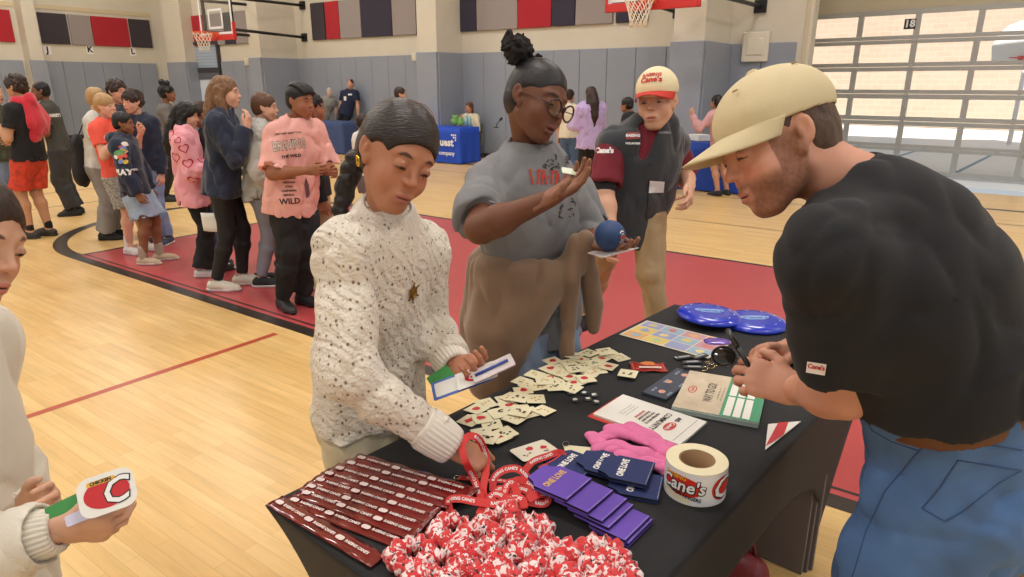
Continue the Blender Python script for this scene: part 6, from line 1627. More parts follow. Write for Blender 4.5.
    bm=B(); vs=[bm.verts.new(p-c) for p in P]; f=bm.faces.new(vs); bm.normal_update(); o_=obj('card',bm,whitep,t); sd=o_.modifiers.new('t','SOLIDIFY'); sd.thickness=.0015
    up=Vector((0,0,.003)); bm=B(); vs=[bm.verts.new(v-c+up) for v in (P[1].lerp(P[2],.30),P[1].lerp(P[2],.62),P[0].lerp(P[2],.50),P[0].lerp(P[1],.12))]; bm.faces.new(vs); obj('red_stripe',bm,inkr,t)
flyers()
def more_items():
    # blue flying discs
    for (px,py,z,lab,tilt) in ((754,323,TH+.004,'blue flying disc underneath, farther right',.0),(709,316,TH+.022,'blue flying disc lying on top of the other, nearest the sheet',.06)):
        c=at(px,py,z); t=item('flying_disc',lab,'flying disc',c,group='blue flying discs'); R=.118
        M=Matrix.Rotation(tilt,4,'Y')
        bm=B(); add_lathe(bm,[(0,.022),(R*.62,.0225),(R*.85,.020),(R*.95,.014),(R,.006),(R,.0),(R*.97,0),(R*.96,.010),(R*.85,.017),(0,.019)],56,M); obj('disc',bm,mat('blue_gloss_plastic',(28,56,190),.22,coat=.5),t)
        b=B(); add_poly(b,[(.052*math.cos(a)*(1+.15*math.sin(3*a)),.026*math.sin(a)*(1+.2*math.cos(2*a))) for a in [2*PI*k/30 for k in range(30)]]); flat_on(t,'logo_plate',b,mat('pale_blue_print',(150,190,232),.4),M,.0235)
        flat_on(t,'logo_lettering',text_bm("Cane's",.034,.001,shear=.2),mat('blue_ink',(40,70,180),.5),M,.0240)
        for k in range(10):
            a=2*PI*k/10; b=B(); add_poly(b,[(-.006,-.0025),(.006,-.0025),(.006,.0025),(-.006,.0025)]); flat_on(t,'edge_mark',b,mat('pale_blue_print',(150,190,232),.4),M@Matrix.Rotation(a,4,'Z')@Matrix.Translation((0,R*.74,0)),.0225)
    # purple lens pouch
    c=at(717,341,TH+.006); t=item('purple_pouch','small shiny purple pouch in front of the blue discs','pouch',c); bm=B(); bmesh.ops.create_uvsphere(bm,u_segments=24,v_segments=12,radius=1); 
    for v in bm.verts: v.co=Vector((math.copysign(abs(v.co.x)**.6,v.co.x)*.045,math.copysign(abs(v.co.y)**.6,v.co.y)*.028,v.co.z*.006))
    obj('pouch_skin',smooth(bm),mat('purple_foil',(104,72,168),.2,coat=.6,var=.3,vscale=30),t)
    # key-ring bundle
    blk=mat('black_gloss_rubber',(40,42,46),.35,coat=.3); nk=mat('bright_nickel',(200,200,200),.2,metal=1)
    for i,(px,py,a) in enumerate(((684,357,.3),(692,362,.1),(700,356,.6),(694,367,-.1))):
        c=at(px,py,TH+.005+.004*i); t=item('key_fob','black key fob in the bundle between sticker sheet and WAY TO GO! cards','key fob',c,group='black key fobs'); M=Matrix.Rotation(a,4,'Z')
        bm=B(); add_box(bm,(0,0,0),(.062,.022,.007),M,bev=.003); obj('fob',bm,blk,t)
        b=B(); add_poly(b,rrect(.04,.010,.003)); flat_on(t,'silver_print',b,mat('silver_print',(170,174,178),.4),M,.0040)
    for i,(px,py) in enumerate(((704,368),(711,366),(716,364),(708,362))):
        c=at(px,py,TH+.004+.002*i); t=item('split_ring','small gold-toned split ring beside the black key fobs','ring',c,group='split rings by the key fobs'); bm=B(); add_tube(bm,[(.011*math.cos(a),.011*math.sin(a),.002*math.sin(a+i)) for a in [2*PI*k/20 for k in range(20)]],.0011,6,closed=True); obj('ring_wire',bm,mat('pale_gold',(206,190,140),.25,metal=1),t)
    # pink bandanas
    S=SDF(.004,.012); pts=[((596,440),(612,433),(640,437),(668,452),(683,462)),((598,449),(620,446),(648,455),(672,464),(682,470)),((610,428),(630,428),(652,438),(672,447)),((622,455),(645,462),(665,468),(676,474)),((592,436),(600,443),(612,447))]
    c=at(640,448,TH)
    for k,P in enumerate(pts):
        t=item('pink_headband',['pink cloth band along the top of the pink bundle','pink cloth band across the middle of the pink bundle','pink cloth band tucked under the COMMUNITY flyers','pink cloth band at the front by the label roll','pink cloth end sticking out left of the bundle'][k],'headband',c,group='pink headbands in a bundle')
        S=SDF(.0035,.008); q=[at(px,py,TH+.010+.004*((k+i)%2)) for i,(px,py) in enumerate(P)]; S.chain(q,[.014]+[.019]*(len(q)-2)+[.013],w=UPZ,q=.55,k=.012); S.noise+=[(.004,(22,22,22),k,None)]
        S.cut((0,0,TH+.0015),(0,0,-1))
        V,F=S.build(); V=relax(V,F,1,.4)-np.array(c); obj('cloth',np_mesh('cloth',V,F),mat('pink_cotton',(226,118,168),.75,bump=.2,bscale=300,var=.08,vscale=30),t)
    # things held by the man: marker pen and sunglasses
    C0=Vector((0,0,EYE)); a,b=atY(727,329,1.42),atY(748,364,1.36); c=(a+b)/2; t=item('marker_pen','black marker pen held upright in the bearded man\'s fingers','pen',c); d=(b-a).normalized()
    bm=B(); add_tube(bm,[a-c,a-c+d*.045],[.0062,.0068],14); obj('pen_cap',bm,blk,t); bm=B(); add_tube(bm,[a-c+d*.046,b-c,b-c+d*.008,b-c+d*.014],[.0058,.0058,.003,.0012],14); obj('pen_barrel',bm,mat('black_pen_barrel',(22,22,24),.4),t)
    t=item('sunglasses','dark sunglasses held in the bearded man\'s hands','sunglasses',atY(752,362,1.40)); c=t.location; 
    lm=mat('dark_lens',(44,42,40),.08,coat=.6)
    for px,py in ((724,356),(782,362)):
        q=atY(px,py,1.41)-c; n=Vector((-.2,-.8,.55)).normalized(); x=UPZ.cross(n).normalized(); y=n.cross(x); bm=B(); add_lathe(bm,[(0,.003),(.018,.002),(.023,-.001),(0,-.001)],24,fr_mat(q,x*1.15,y,n)); obj('lens',bm,lm,t)
        bm=B(); add_tube(bm,[q+x*.027*math.cos(a)+y*.0235*math.sin(a) for a in [2*PI*k/24 for k in range(24)]],.0018,6,closed=True); obj('rim',bm,blk,t)
    bm=B(); add_tube(bm,[atY(735,357,1.41)-c,atY(771,361,1.41)-c],.0018,6); obj('bridge',bm,blk,t)
    # cards in the knitted-sweater girl's hand
    def held(name,lab,cat,px,py,Y,n,xdir,w,h,m,th=.0012,r=.004):
        p=atY(px,py,Y); n=Vector(n).normalized(); x=Vector(xdir); x=(x-n*x.dot(n)).normalized(); y=n.cross(x); t=item(name,lab,cat,p); M=fr_mat(Vector((0,0,0)),x,y,n)
        bm=B(); add_poly(bm,rrect(w,h,r,4),th); bmesh.ops.transform(bm,matrix=M@Matrix.Translation((0,0,-th/2)),verts=bm.verts); bmesh.ops.recalc_face_normals(bm,faces=bm.faces); obj('card',bm,m,t); return t,M
    hn=(-.25,-.45,.85); hx=Vector((1,.15,.25))
    t,M=held('green_card','green card at the back of the bundle in the knit sweater girl\'s hand','card',441,377,1.50,hn,(1,.6,.1),.06,.05,mat('green_card',(60,140,70),.4))
    t,M=held('blue_card','blue and white card lowest in the knit sweater girl\'s hand','card',462,381,1.47,hn,hx,.15,.055,mat('blue_card',(80,110,190),.4)); b=B(); add_poly(b,rrect(.135,.042,.004)); flat_on(t,'white_panel',b,whitep,M,.0012)
    t,M=held('oval_sticker','white sticker with a red oval in the knit sweater girl\'s hand','sticker',476,375,1.465,hn,hx,.10,.05,whitep); b=B(); add_poly(b,[(.038*math.cos(a)+.01,.016*math.sin(a)) for a in [2*PI*k/24 for k in range(24)]]); flat_on(t,'red_oval',b,inkr,M,.0012); flat_on(t,'lettering',text_bm("Cane's",.022,.0006,shear=.2),whit,M@Matrix.Translation((.01,0,0)),.0018)
    t,M=held('pen_packet','clear packet with a blue pen on top in the knit sweater girl\'s hand','packet',493,368,1.46,hn,Vector((1,.25,.35)),.105,.038,mat('clear_wrap',(214,206,206),.12,coat=.8,var=.2,vscale=25),.004)
    bm=B(); add_tube(bm,[(-.045,0,.005),(.04,.0,.005)],.0035,8); bmesh.ops.transform(bm,matrix=M,verts=bm.verts); obj('blue_pen',bm,mat('blue_pen_plastic',(60,80,160),.3),t)
    # stickers in the left person's hand
    hn=(.2,-.75,.6)
    t,M=held('oval_sticker','white die-cut sticker with red oval in the cream hoodie person\'s hand','sticker',107,492,1.03,hn,(1,.2,.35),.092,.070,whitep,r=.02)
    b=B(); add_poly(b,[(.037*math.cos(a),.026*math.sin(a)) for a in [2*PI*k/28 for k in range(28)]]); flat_on(t,'red_oval',b,inkr,M,.0012); 
    flat_on(t,'lettering_outline',text_bm("C",.062,.003,shear=.2),mat('black_ink',(25,22,22),.6),M@Matrix.Translation((.012,-.003,0)),.0018); flat_on(t,'lettering',text_bm("C",.062,.001,shear=.2),whit,M@Matrix.Translation((.012,-.003,0)),.0024)
    b=B(); add_poly(b,rrect(.045,.008,.002)); flat_on(t,'yellow_band',b,mat('yellow_ink',(236,180,60),.5),M@Matrix.Translation((-.006,.022,0)),.0018); flat_on(t,'tagline',text_bm("CHICKEN",.008,.0004),mat('black_ink',(25,22,22),.6),M@Matrix.Translation((-.006,.022,0)),.0024)
    t,M=held('green_card','green and yellow picture card in the cream hoodie person\'s hand','card',78,503,1.035,hn,(1,.2,.55),.10,.036,mat('green_card',(96,150,60),.3)); b=B(); blob(b,.012,0,.018,.010,10,.3); flat_on(t,'yellow_picture',b,mat('yellow_ink',(236,180,60),.5),M,.0012)
    t,M=held('white_card','white and violet card lowest in the cream hoodie person\'s hand','card',92,511,1.025,hn,(1,.2,.42),.085,.02,mat('violet_white_card',(206,204,226),.25))
    t,M=held('palm_sticker','small pale sticker on the grey t-shirt girl\'s raised palm','sticker',571,171,1.80,(.2,-.4,.9),(1,-.2,.4),.05,.03,mat('pale_green_sticker',(206,216,190),.4))
    # under and beside the table
    cb=mat('brown_box_card',(160,130,98),.85); gy=mat('grey_felt_box',(120,112,112),.9)
    q=tb_(.60,.10); t=thing('carton','grey brown folded carton standing on edge under the far end of the table','carton',loc=(q.x,q.y,0),rz=math.atan2(E2.y,E2.x))
    for k in range(3): bm=B(); add_box(bm,(.01*k,.022*k,.21-.01*k),(.44,.014,.42-.02*k),bev=.003); obj('folded_panel',bm,gy,t)
    t=thing('carton','flat brown carton on the floor behind the man, at right picture edge',cat:='carton',loc=(1.95,1.85,0),rz=.35)
    bm=B(); add_box(bm,(0,0,.16),(.50,.36,.32),bev=.004); obj('box_body',bm,cb,t)
    for s_ in (1,-1):
        bm=B(); add_box(bm,(0,s_*.20,.34),(.5,.006,.22),Matrix.Translation((0,s_*.18,.32))@Matrix.Rotation(-s_*.9,4,'X')@Matrix.Translation((0,-s_*.18,-.32))); obj('flap',bm,cb,t)
    c=at(738,572,.08); t=thing('tote_bag','dark red round bag on the floor under the table','bag',loc=(c.x,c.y,0)); S=SDF(.008,.04); S.ell((0,0,.08),(.10,.07,.08)); S.cut((0,0,.003),(0,0,-1)); S.noise.append((.01,(9,9,9),2,None)); V,F=S.build(); obj('bag_body',np_mesh('bag',V,F),mat('dark_red_nylon',(118,26,36),.5),t)
    bm=B(); add_tube(bm,[(-.05,0,.13),(-.04,0,.19),(.04,0,.19),(.05,0,.13)],.008,8); obj('handle',bm,mat('dark_red_nylon',(118,26,36),.5),t)
    c=at(700,600,.05); t=thing('white_tub','small white lidded tub under the near side of table','tub',loc=(c.x,c.y,0)); bm=B(); add_box(bm,(0,0,.05),(.14,.10,.10),bev=.012); obj('tub_body',bm,mat('white_plastic',(226,226,224),.4),t); bm=B(); add_box(bm,(0,0,.105),(.15,.11,.014),bev=.004); obj('lid',bm,mat('white_plastic',(226,226,224),.4),t)
more_items()
# ---------- the queue and the people farther away ----------
def who(feet,headtop,face,label,sp,group=None,Y=None,hairh=.02,**kw):
    base=at(*feet) if Y is None else Vector((atY(feet[0],300,Y).x,Y,0))
    Ht=atY(headtop[0],headtop[1],base.y).z-hairh
    # move the upper body sideways so that the head lands where it is seen
    J=pose((base.x,base.y),face,Ht,**kw)
    dx=(atY(headtop[0],headtop[1],J['head'].y).x-J['head'].x)
    for k_,w in (('pel',.45),('waist',.6),('chest',.8),('neck',.95),('head',1),('shR',.85),('shL',.85),('elR',.8),('elL',.8),('wrR',.8),('wrL',.8),('hipR',.45),('hipL',.45),('knR',.22),('knL',.22)): J[k_]=J[k_]+Vector((dx*w,0,0))
    J['base']=Vector((base.x,base.y,0)); refit(J)
    far=base.y>9; d=dict(hh=.0065 if far else .005,bh=.011 if far else .009,hdh=.006 if far else .0048,neck=.044); d.update(sp); person(J,d,label,group); J['far']=far; return J
def hs(J): return .010 if J['far'] else .0085
wsole=mat('white_sole',(220,218,214),.6); bsole=mat('black_sole',(30,30,30),.6)
wsh=mat('white_shoe_leather',(226,224,220),.5); bsh=mat('black_shoe_canvas',(40,40,42),.8); clog=mat('dark_olive_clog',(58,56,50),.6); bei=mat('beige_suede_shoe',(196,178,150),.85)
blackp=mat('black_cotton_trousers',(26,25,27),.9,bump=.2,bscale=300,var=.1,vscale=10); legg=mat('black_leggings',(24,24,27),.7); bluej=denim('light_blue_denim',(128,150,184)); darkj=denim('dark_blue_denim',(62,82,120))
navyf=mat('navy_fleece',(34,42,62),.92,bump=.3,bscale=300,var=.1,vscale=10,sheen=.2); greyf=mat('pale_grey_fleece',(176,176,170),.92,bump=.3,bscale=300,var=.06,vscale=10,sheen=.2)
blk_t=mat('black_cotton_jersey',(30,29,31),.9,bump=.2,bscale=300,var=.1,vscale=10)
def pdecal(o,J,name,bm,m,px,py,off=.003,rot=0.):
    """print on a garment where the eye sees it"""
    bv=bvh_of_loc(o,J['base']); C0=Vector((0,0,EYE)); d=Vector(ray(px,py)).normalized(); h=bv.ray_cast(C0,d)
    if not h[0]: bm.free(); return
    P=h[0]; n=-d; nh=h[1] if h[1].dot(d)<0 else -h[1]; n=(n*.6+nh).normalized(); x=UPZ.cross(n).normalized(); y=n.cross(x)
    if rot: x,y=x*math.cos(rot)+y*math.sin(rot),y*math.cos(rot)-x*math.sin(rot)
    return decal(name,bm,m,bv,P,x,y,n,o,J['base'],off=off)
def heart(s,t=.18):
    bm=B(); n=30; pr=None
    for k in range(n+1):
        a=2*PI*k/n; x=16*math.sin(a)**3; y=13*math.cos(a)-5*math.cos(2*a)-2*math.cos(3*a)-math.cos(4*a)
        q=[bm.verts.new((x*f*s/16,(y*f)*s/16,0)) for f in (1,1-t)]
        if pr: bm.faces.new((pr[0],pr[1],q[1],q[0]))
        pr=q
    return bm
def q_all():
    G='pupils waiting in the queue'
    down=((.15,0,-1),(.05,.12,-1)); downL=((-.15,0,-1),(-.05,.12,-1))
    # far-left partly cropped pupil
    J=who((6,229),(-10,78),95,'pupil in camouflage shirt and jeans, cut by the left picture edge',dict(skin=(206,160,130),hair=(60,44,34)),Rarm=((.3,.2,-1),(.0,.6,.9)),Larm=((-.2,.1,-1),(0,1,.2)),Rfoot=(.10,.02),Lfoot=(-.1,.06))
    top(J,mat('camouflage_cotton',(74,80,62),.9,var=.55,vscale=16),'shirt',h=hs(J)); trousers(J,bluej,'jeans',h=hs(J)); shoes(J,mat('red_white_shoe',(178,90,84),.5),wsole,laces=wsh); hair(J,HDB,'short')
    # boy with red hoodie
    J=who((43,236),(13,71),272,'boy in black t-shirt with a red sweatshirt slung over his shoulders',dict(skin=(198,150,116),hair=(40,30,26),bare=True),Rarm=((.2,.15,-1),(-.2,1,-.2)),Larm=((-.2,.2,-1),(.2,.7,.9)),Rfoot=(.05,-.06),Lfoot=(-.12,.05),headpitch=-12)
    o=top(J,blk_t,'t_shirt',h=hs(J)); trousers(J,mat('red_tie_dye_shorts',(204,66,44),.8,var=.35,vscale=22),'shorts',upto=.86,e=.02,flare=.025,h=.008,fold=.005)
    S=SDF(.0075,.02); rm=mat('red_sweatshirt_fleece',(204,42,58),.92,bump=.3,bscale=300,sheen=.3,var=.06)
    f,r,H=J['f'],J['r'],J['H']; nk=J['neck']
    S.chain([J['shR']+f*.06-UPZ*.30,J['shR']+f*.07-UPZ*.12,J['shR']*.6+nk*.4+UPZ*.05,nk-f*.085+UPZ*.01,J['shL']*.6+nk*.4+UPZ*.05,J['shL']+f*.06-UPZ*.15],[.05,.055,.05,.06,.05,.05],w=r,q=.9)
    S.chain([nk-f*.09+UPZ*.0,J['chest']-f*.13-UPZ*.02,J['waist']-f*.11+UPZ*.06],[.10,.12,.09],w=f,q=.35); S.chain([J['shR']*.6+nk*.4+UPZ*.05-f*.03,J['shR']-f*.09-UPZ*.1,J['chest']+r*.06-f*.12-UPZ*.12],[.05,.07,.05],w=f,q=.6)
    S.noise+=[(.010,(8,8,4),2,None)]; sobj('draped_sweatshirt',S,rm,J)
    a,k=J['knL'],J['anL']; S=SDF(.006,.01); S.fr(mid(J['hipL'],a,.78),a,.064,.058); S.fr(a,mid(a,k,.42),.060,.054); sobj('knee_sleeve',S,mat('black_elastic',(26,26,30),.8),J)
    for sd in 'RL': S=SDF(.006,.01); an=J['an'+sd]; S.cone(an+UPZ*.06,an,.040,.040); sobj('sock',S,mat('black_sock',(30,30,32),.9),J)
    shoes(J,clog,clog,clog=True); hair(J,HDB,'short',vol=.004,noise=(.007,30))
    # dark green tee
    J=who((77,214),(38,78),250,'boy in dark olive t-shirt and charcoal trousers behind the red sweatshirt boy',dict(skin=(124,82,60),hair=(24,18,18)),Rarm=((.25,.25,-1),(-.5,.9,.1)),Larm=((-.2,.1,-1),(.3,.9,.1)),headyaw=-10)
    o=top(J,mat('dark_olive_jersey',(70,68,60),.9,bump=.2,bscale=300,var=.08,vscale=10),'t_shirt',h=hs(J)); pdecal(o,J,'chest_print',text_bm('VARSITY',.05,.003),whit,55,115); trousers(J,mat('charcoal_sweatpants',(58,56,56),.92,bump=.2,bscale=300,var=.1,vscale=10),e=.03,flare=.02,h=hs(J)); shoes(J,bsh,bsole); hair(J,HBL,'short',vol=-.003)
    # blond behind
    J=who((108,238),(95,84),75,'fair haired boy with black drawstring bag on his back',dict(skin=(218,172,146),hair=(170,136,96)),Rarm=((.2,.2,-1),(0,1,.6)),Larm=((-.2,.2,-1),(0,1,.5)),Rfoot=(.08,0),Lfoot=(-.1,.05))
    o=top(J,mat('off_white_jersey',(206,202,192),.9,bump=.2,bscale=300),'t_shirt',h=hs(J)); trousers(J,mat('grey_sweatpants',(148,144,140),.92,bump=.2,bscale=300,var=.06,vscale=10),e=.03,flare=.025,h=hs(J)); shoes(J,bsh,bsole); hair(J,HBLD,'short',vol=.004,fringe=.05)
    c=J['pel']-J['f']*.17+J['r']*.03+UPZ*.05; S=SDF(.008,.05); S.cone(c+UPZ*.12,c-UPZ*.16,.11,.145,w=J['f'],q=.5); S.noise+=[(.010,(10,10,5),2,None)]
    bp=thing('drawstring_bag','black drawstring bag with faint grey lettering on the fair haired boy\'s back','bag',loc=c-UPZ*.25); JJ=dict(J); JJ['base']=c-UPZ*.25; JJ['root']=bp; o=sobj('bag_body',S,mat('black_nylon',(32,31,33),.7,bump=.2,bscale=200),JJ)
    for k,tx in enumerate(('A GOOD','DAY','TO PLAY')): pdecal(o,JJ,'bag_lettering',text_bm(tx,.045,.001),mat('faint_grey_ink',(112,108,108),.7),95,175+k*9)
    bm=B(); 
    for s_ in (1,-1): add_tube(bm,[c+UPZ*.12+J['r']*s_*.07-bp.location,J['sh'+('R' if s_>0 else 'L')]+UPZ*.06-J['f']*.03-bp.location,J['sh'+('R' if s_>0 else 'L')]+J['f']*.09-UPZ*.06-bp.location],.006,6)
    obj('cord',bm,blk_t,bp)
    # coral shirt
    J=who((136,252),(103,90),100,'boy with straw blond hair in coral t-shirt and patterned grey shorts',dict(skin=(222,170,144),hair=(186,146,96),bare=True,blush=.4),Rarm=((.25,.35,-1),(-.2,.7,.9)),Larm=((-.2,.4,-1),(.2,.6,.9)),Rfoot=(.09,0),Lfoot=(-.10,.06))
    o=top(J,mat('coral_jersey',(238,92,74),.88,bump=.2,bscale=300,var=.05),'t_shirt',h=hs(J)); pdecal(o,J,'script_print',text_bm('Club',.05,.003,shear=.2),mat('pale_coral_ink',(246,196,180),.7),107,137); trousers(J,mat('speckled_grey_shorts',(158,154,148),.85,var=.6,vscale=60),'shorts',upto=.88,e=.022,flare=.03,h=.008); 
    for sd in 'RL': S=SDF(.006,.01); an=J['an'+sd]; S.cone(an+UPZ*.10,an,.038,.038); sobj('sock',S,mat('white_sock',(226,224,220),.9),J)
    shoes(J,wsh,wsole,laces=bsh); hair(J,HBLD,'short',vol=.008,fringe=.040,nape=-.06)
    # brown hair head behind
    J=who((150,236),(115,76),110,'tall boy with tousled brown hair, mostly hidden behind the coral shirt boy',dict(skin=(210,158,132),hair=(74,52,38)),Rarm=down,Larm=downL)
    top(J,mat('slate_jersey',(66,70,78),.9),'t_shirt',h=.010); trousers(J,darkj,'jeans',h=.010); shoes(J,bsh,bsole); hair(J,HDB,'short',vol=.005,noise=(.007,26),fringe=.058)
    # curly brown, navy jacket
    J=who((163,243),(130,86),195,'boy with brown fringe in navy jacket facing the camera behind the hoodie boy',dict(skin=(218,168,142),hair=(58,38,28)),Rarm=((.2,.2,-1),(-.3,.8,-.3)),Larm=downL,headyaw=8,headpitch=-8)
    top(J,navyf,'jacket','long',e=.026,h=hs(J)); trousers(J,bluej,'jeans',e=.018,h=hs(J)); shoes(J,mat('navy_shoe_canvas',(58,66,84),.8),wsole); hair(J,HDB,'short',vol=.007,fringe=.046,noise=(.006,30))
    # navy hoodie boy
    J=who((151,262),(121,108),78,'boy in navy hoodie with cartoon-coloured back print and light denim shorts',dict(skin=(138,90,64),hair=(26,20,20),bare=True),Rarm=((.30,.12,-1),(.1,.30,-1)),Larm=((-.15,.2,-1),(0,.3,-1)),Rfoot=(.10,-.05),Lfoot=(-.08,.10),handR=None) if False else who((151,262),(121,108),78,'boy in navy hoodie with colourful back print and light denim shorts',dict(skin=(138,90,64),hair=(26,20,20),bare=True),Rarm=((.28,.12,-1),(.1,.42,-1)),Larm=((-.15,.2,-1),(0,.3,-1)),Rfoot=(.10,-.05),Lfoot=(-.08,.10))
    o=top(J,navyf,'hoodie','long',e=.026,h=hs(J),hem=.47,fold=.009); 
    S=SDF(.007,.03); nb=J['neck']
    S.chain([nb+J['r']*.075+UPZ*.01,nb+J['r']*.05-J['f']*.06+UPZ*.015,nb-J['f']*.09-UPZ*.0,nb-J['r']*.05-J['f']*.06+UPZ*.015,nb-J['r']*.075+UPZ*.01],[.025,.036,.045,.036,.025]); sobj('hood',S,navyf,J,o)
    rr=random.Random(8); cols=[(236,232,220),(224,190,70),(220,90,80),(110,170,110),(120,150,210)]
    for k in range(14):
        b=B(); blob(b,0,0,.022+.008*rr.random(),.020,9,.3,rr); c_=cols[k%5]; pdecal(o,J,'print_patch',b,mat('print_%d_%d_%d'%c_,c_,.7),118+rr.uniform(-3,8),152+rr.uniform(-11,16),off=.003+.0006*k)
    pdecal(o,J,'print_lettering',text_bm('PLAY',.065,.004),whit,122,172,off=.012)
    trousers(J,denim('pale_denim_shorts_cloth',(158,176,200)),'shorts',upto=.86,e=.026,flare=.035,h=.008)
    for sd in 'RL': S=SDF(.006,.01); an=J['an'+sd]; S.cone(an+UPZ*.09,an,.038,.038); sobj('sock',S,mat('grey_sock',(168,150,132),.9),J)
    shoes(J,bei,wsole,laces=wsh); hair(J,HBL,'short',vol=.002,nape=-.05)
    # girl with puff bun further off
    J=who((180,212),(166,82),70,'girl with a dark puff bun and grey top, standing beyond the queue',dict(skin=(132,88,64),hair=(24,20,20)),Y=9.6,Rarm=((.2,.4,-1),(0,.8,.5)),Larm=downL,headyaw=-4)
    top(J,mat('grey_marl',(112,108,104),.9),'t_shirt',h=.010); trousers(J,legg,'leggings',h=.011); shoes(J,bsh,bsole); hair(J,HBL,'short',h=.007,vol=.002,extra=[([(0,-.05,.12),(0,-.065,.15)],[.045,.042]),([(.03,.0,.14),(.03,.0,.15)],[.03,.03])],noise=(.006,40))
    # pink heart sweater
    J=who((206,274),(184,98),70,'girl in pink sweater patterned with red hearts and black flared trousers',dict(skin=(206,160,134),hair=(28,24,26)),Rarm=((.30,.15,-1),(.0,1,.15)),Larm=((-.2,.3,-1),(.2,1,.3)),headpitch=-14,Rfoot=(.09,-.02),Lfoot=(-.10,.10))
    pk=mat('pink_wool',(232,158,168),.92,bump=.5,bscale=160,sheen=.3,var=.05); o=top(J,pk,'sweater','long',e=.040,h=.008,hem=.43,fold=.010,side_slack=1.2)
    hm=mat('crimson_wool',(186,38,66),.9)
    for (px,py,s,ro) in ((170,135,.055,.4),(184,148,.042,.3),(176,157,.050,-.1),(188,163,.045,.2),(166,160,.03,.3),(193,180,.045,-.3),(203,160,.035,.3),(178,140,.03,.8),(160,150,.035,.5)): pdecal(o,J,'red_heart',heart(s,.26),hm,px,py,off=.004,rot=ro)
    trousers(J,blackp,'flared_trousers',flare=.045,h=hs(J),e=.010); shoes(J,mat('white_clog',(228,226,222),.5),wsole,clog=True)
    hair(J,HBL,'long',h=.006,nape=-.30,vol=.004,fringe=.056,extra=[([(.045,-.03,.0),(.06,-.03,-.10),(.065,-.01,-.20),(.05,.0,-.30)],[.045,.042,.038,.02]),([(-.045,-.04,0),(-.065,-.05,-.12),(-.06,-.06,-.26),(-.05,-.05,-.34)],[.045,.045,.04,.02]),([(0,-.09,0),(0,-.11,-.12),(0,-.12,-.28),(0,-.10,-.38)],[.05,.055,.05,.025])],noise=(.005,24))
    # black tee boy behind
    J=who((226,268),(199,98),245,'boy in black t-shirt looking down, holding a white sheet behind the heart sweater girl',dict(skin=(176,124,96),hair=(44,32,28)),Rarm=((.2,.1,-1),(.05,.1,-1)),Larm=((-.12,.05,-1),(-.05,.05,-1)),headpitch=-30)
    top(J,blk_t,'t_shirt',h=hs(J)); trousers(J,bluej,'jeans',e=.022,h=hs(J)); shoes(J,clog,clog,clog=True); hair(J,HDB,'short',vol=.006,fringe=.05)
    c=atY(214,222,5.35); t=thing('paper_sheet','plain white sheet of paper hanging from a hand in the queue','paper',loc=c); bm=B(); x=Vector((.95,-.3,0)).normalized(); g_=[]
    for i in range(9): g_.append([bm.verts.new(x*(-.115+.23*i/8)+UPZ*(-.075+.15*j/4)+Vector((0,-1,0))*.012*math.sin(i*.6+j*.3)) for j in range(5)])
    for i in range(8):
        for j in range(4): f=bm.faces.new((g_[i][j],g_[i+1][j],g_[i+1][j+1],g_[i][j+1])); f.smooth=True
    o=obj('paper',bm,whitep,t); sd=o.modifiers.new('t','SOLIDIFY'); sd.thickness=.001
    # long haired girl in navy
    J=who((230,288),(223,71),80,'girl with long light brown hair in navy sweatshirt, hand at her mouth',dict(skin=(220,168,142),hair=(122,88,60)),Rarm=((.25,.45,-1),(-.25,.45,1),(-.3,.3,1),(-.4,-.7,.2)),Larm=((-.2,.2,-1),(0,.6,-.3)),Rfoot=(.06,-.10),Lfoot=(-.10,.10))
    top(J,navyf,'sweatshirt','long',e=.028,h=hs(J),hem=.47,fold=.010); trousers(J,legg,'leggings',e=.006,h=hs(J),fold=.003); shoes(J,mat('cream_trainer',(216,208,190),.6),wsole,laces=wsh)
    hair(J,HLB,'long',h=.0055,nape=-.30,fringe=.060,extra=[([(.05,-.03,.02),(.068,-.025,-.06),(.075,.0,-.16),(.068,.02,-.26)],[.04,.038,.034,.016]),([(-.05,-.03,.02),(-.068,-.03,-.08),(-.06,-.03,-.22)],[.04,.038,.02]),([(0,-.085,0),(.01,-.10,-.12),(.02,-.10,-.26),(.02,-.09,-.34)],[.055,.055,.05,.02])],noise=(.004,26))
    # grey hoodie
    J=who((262,284),(263,88),70,'pupil with straight brown hair in pale grey hoodie and grey leggings',dict(skin=(216,166,140),hair=(96,66,44)),Rarm=((.35,-.15,-1),(-.2,.4,-1)),Larm=((-.2,.2,-1),(0,.8,0)),headyaw=10)
    o=top(J,greyf,'hoodie','long',e=.036,h=hs(J),hem=.47,fold=.012); S=SDF(.007,.03); nb=J['neck']
    S.chain([nb+J['r']*.075+J['f']*.02,nb+J['r']*.05-J['f']*.06+UPZ*.01,nb-J['f']*.10-UPZ*.02,nb-J['r']*.05-J['f']*.06+UPZ*.01,nb-J['r']*.075],[.025,.036,.05,.036,.025]); sobj('hood',S,greyf,J,o)
    trousers(J,mat('grey_leggings',(134,136,146),.75),'leggings',e=.007,h=hs(J),fold=.003); shoes(J,bsh,wsole,laces=wsh); hair(J,HBR,'short',h=.0055,vol=.003,nape=-.085,fringe=.056,face=(.062,.058,.085))
    # pink tee child
    J=who((293,306),(298,78),128,'child with braided hair in salmon t-shirt and black trousers, hands together',dict(skin=(150,98,72),hair=(26,20,20),fat=.006,b=1.10,armb=1.1,hh=.0045),hairh=.02,Rarm=((.35,.22,-1),(-.62,.85,.10),(-.5,.9,.0)),Larm=((-.25,.20,-1),(.55,.9,.02),(.3,1,.0)),headyaw=-14,headpitch=-8,Rfoot=(.09,0),Lfoot=(-.09,.03))
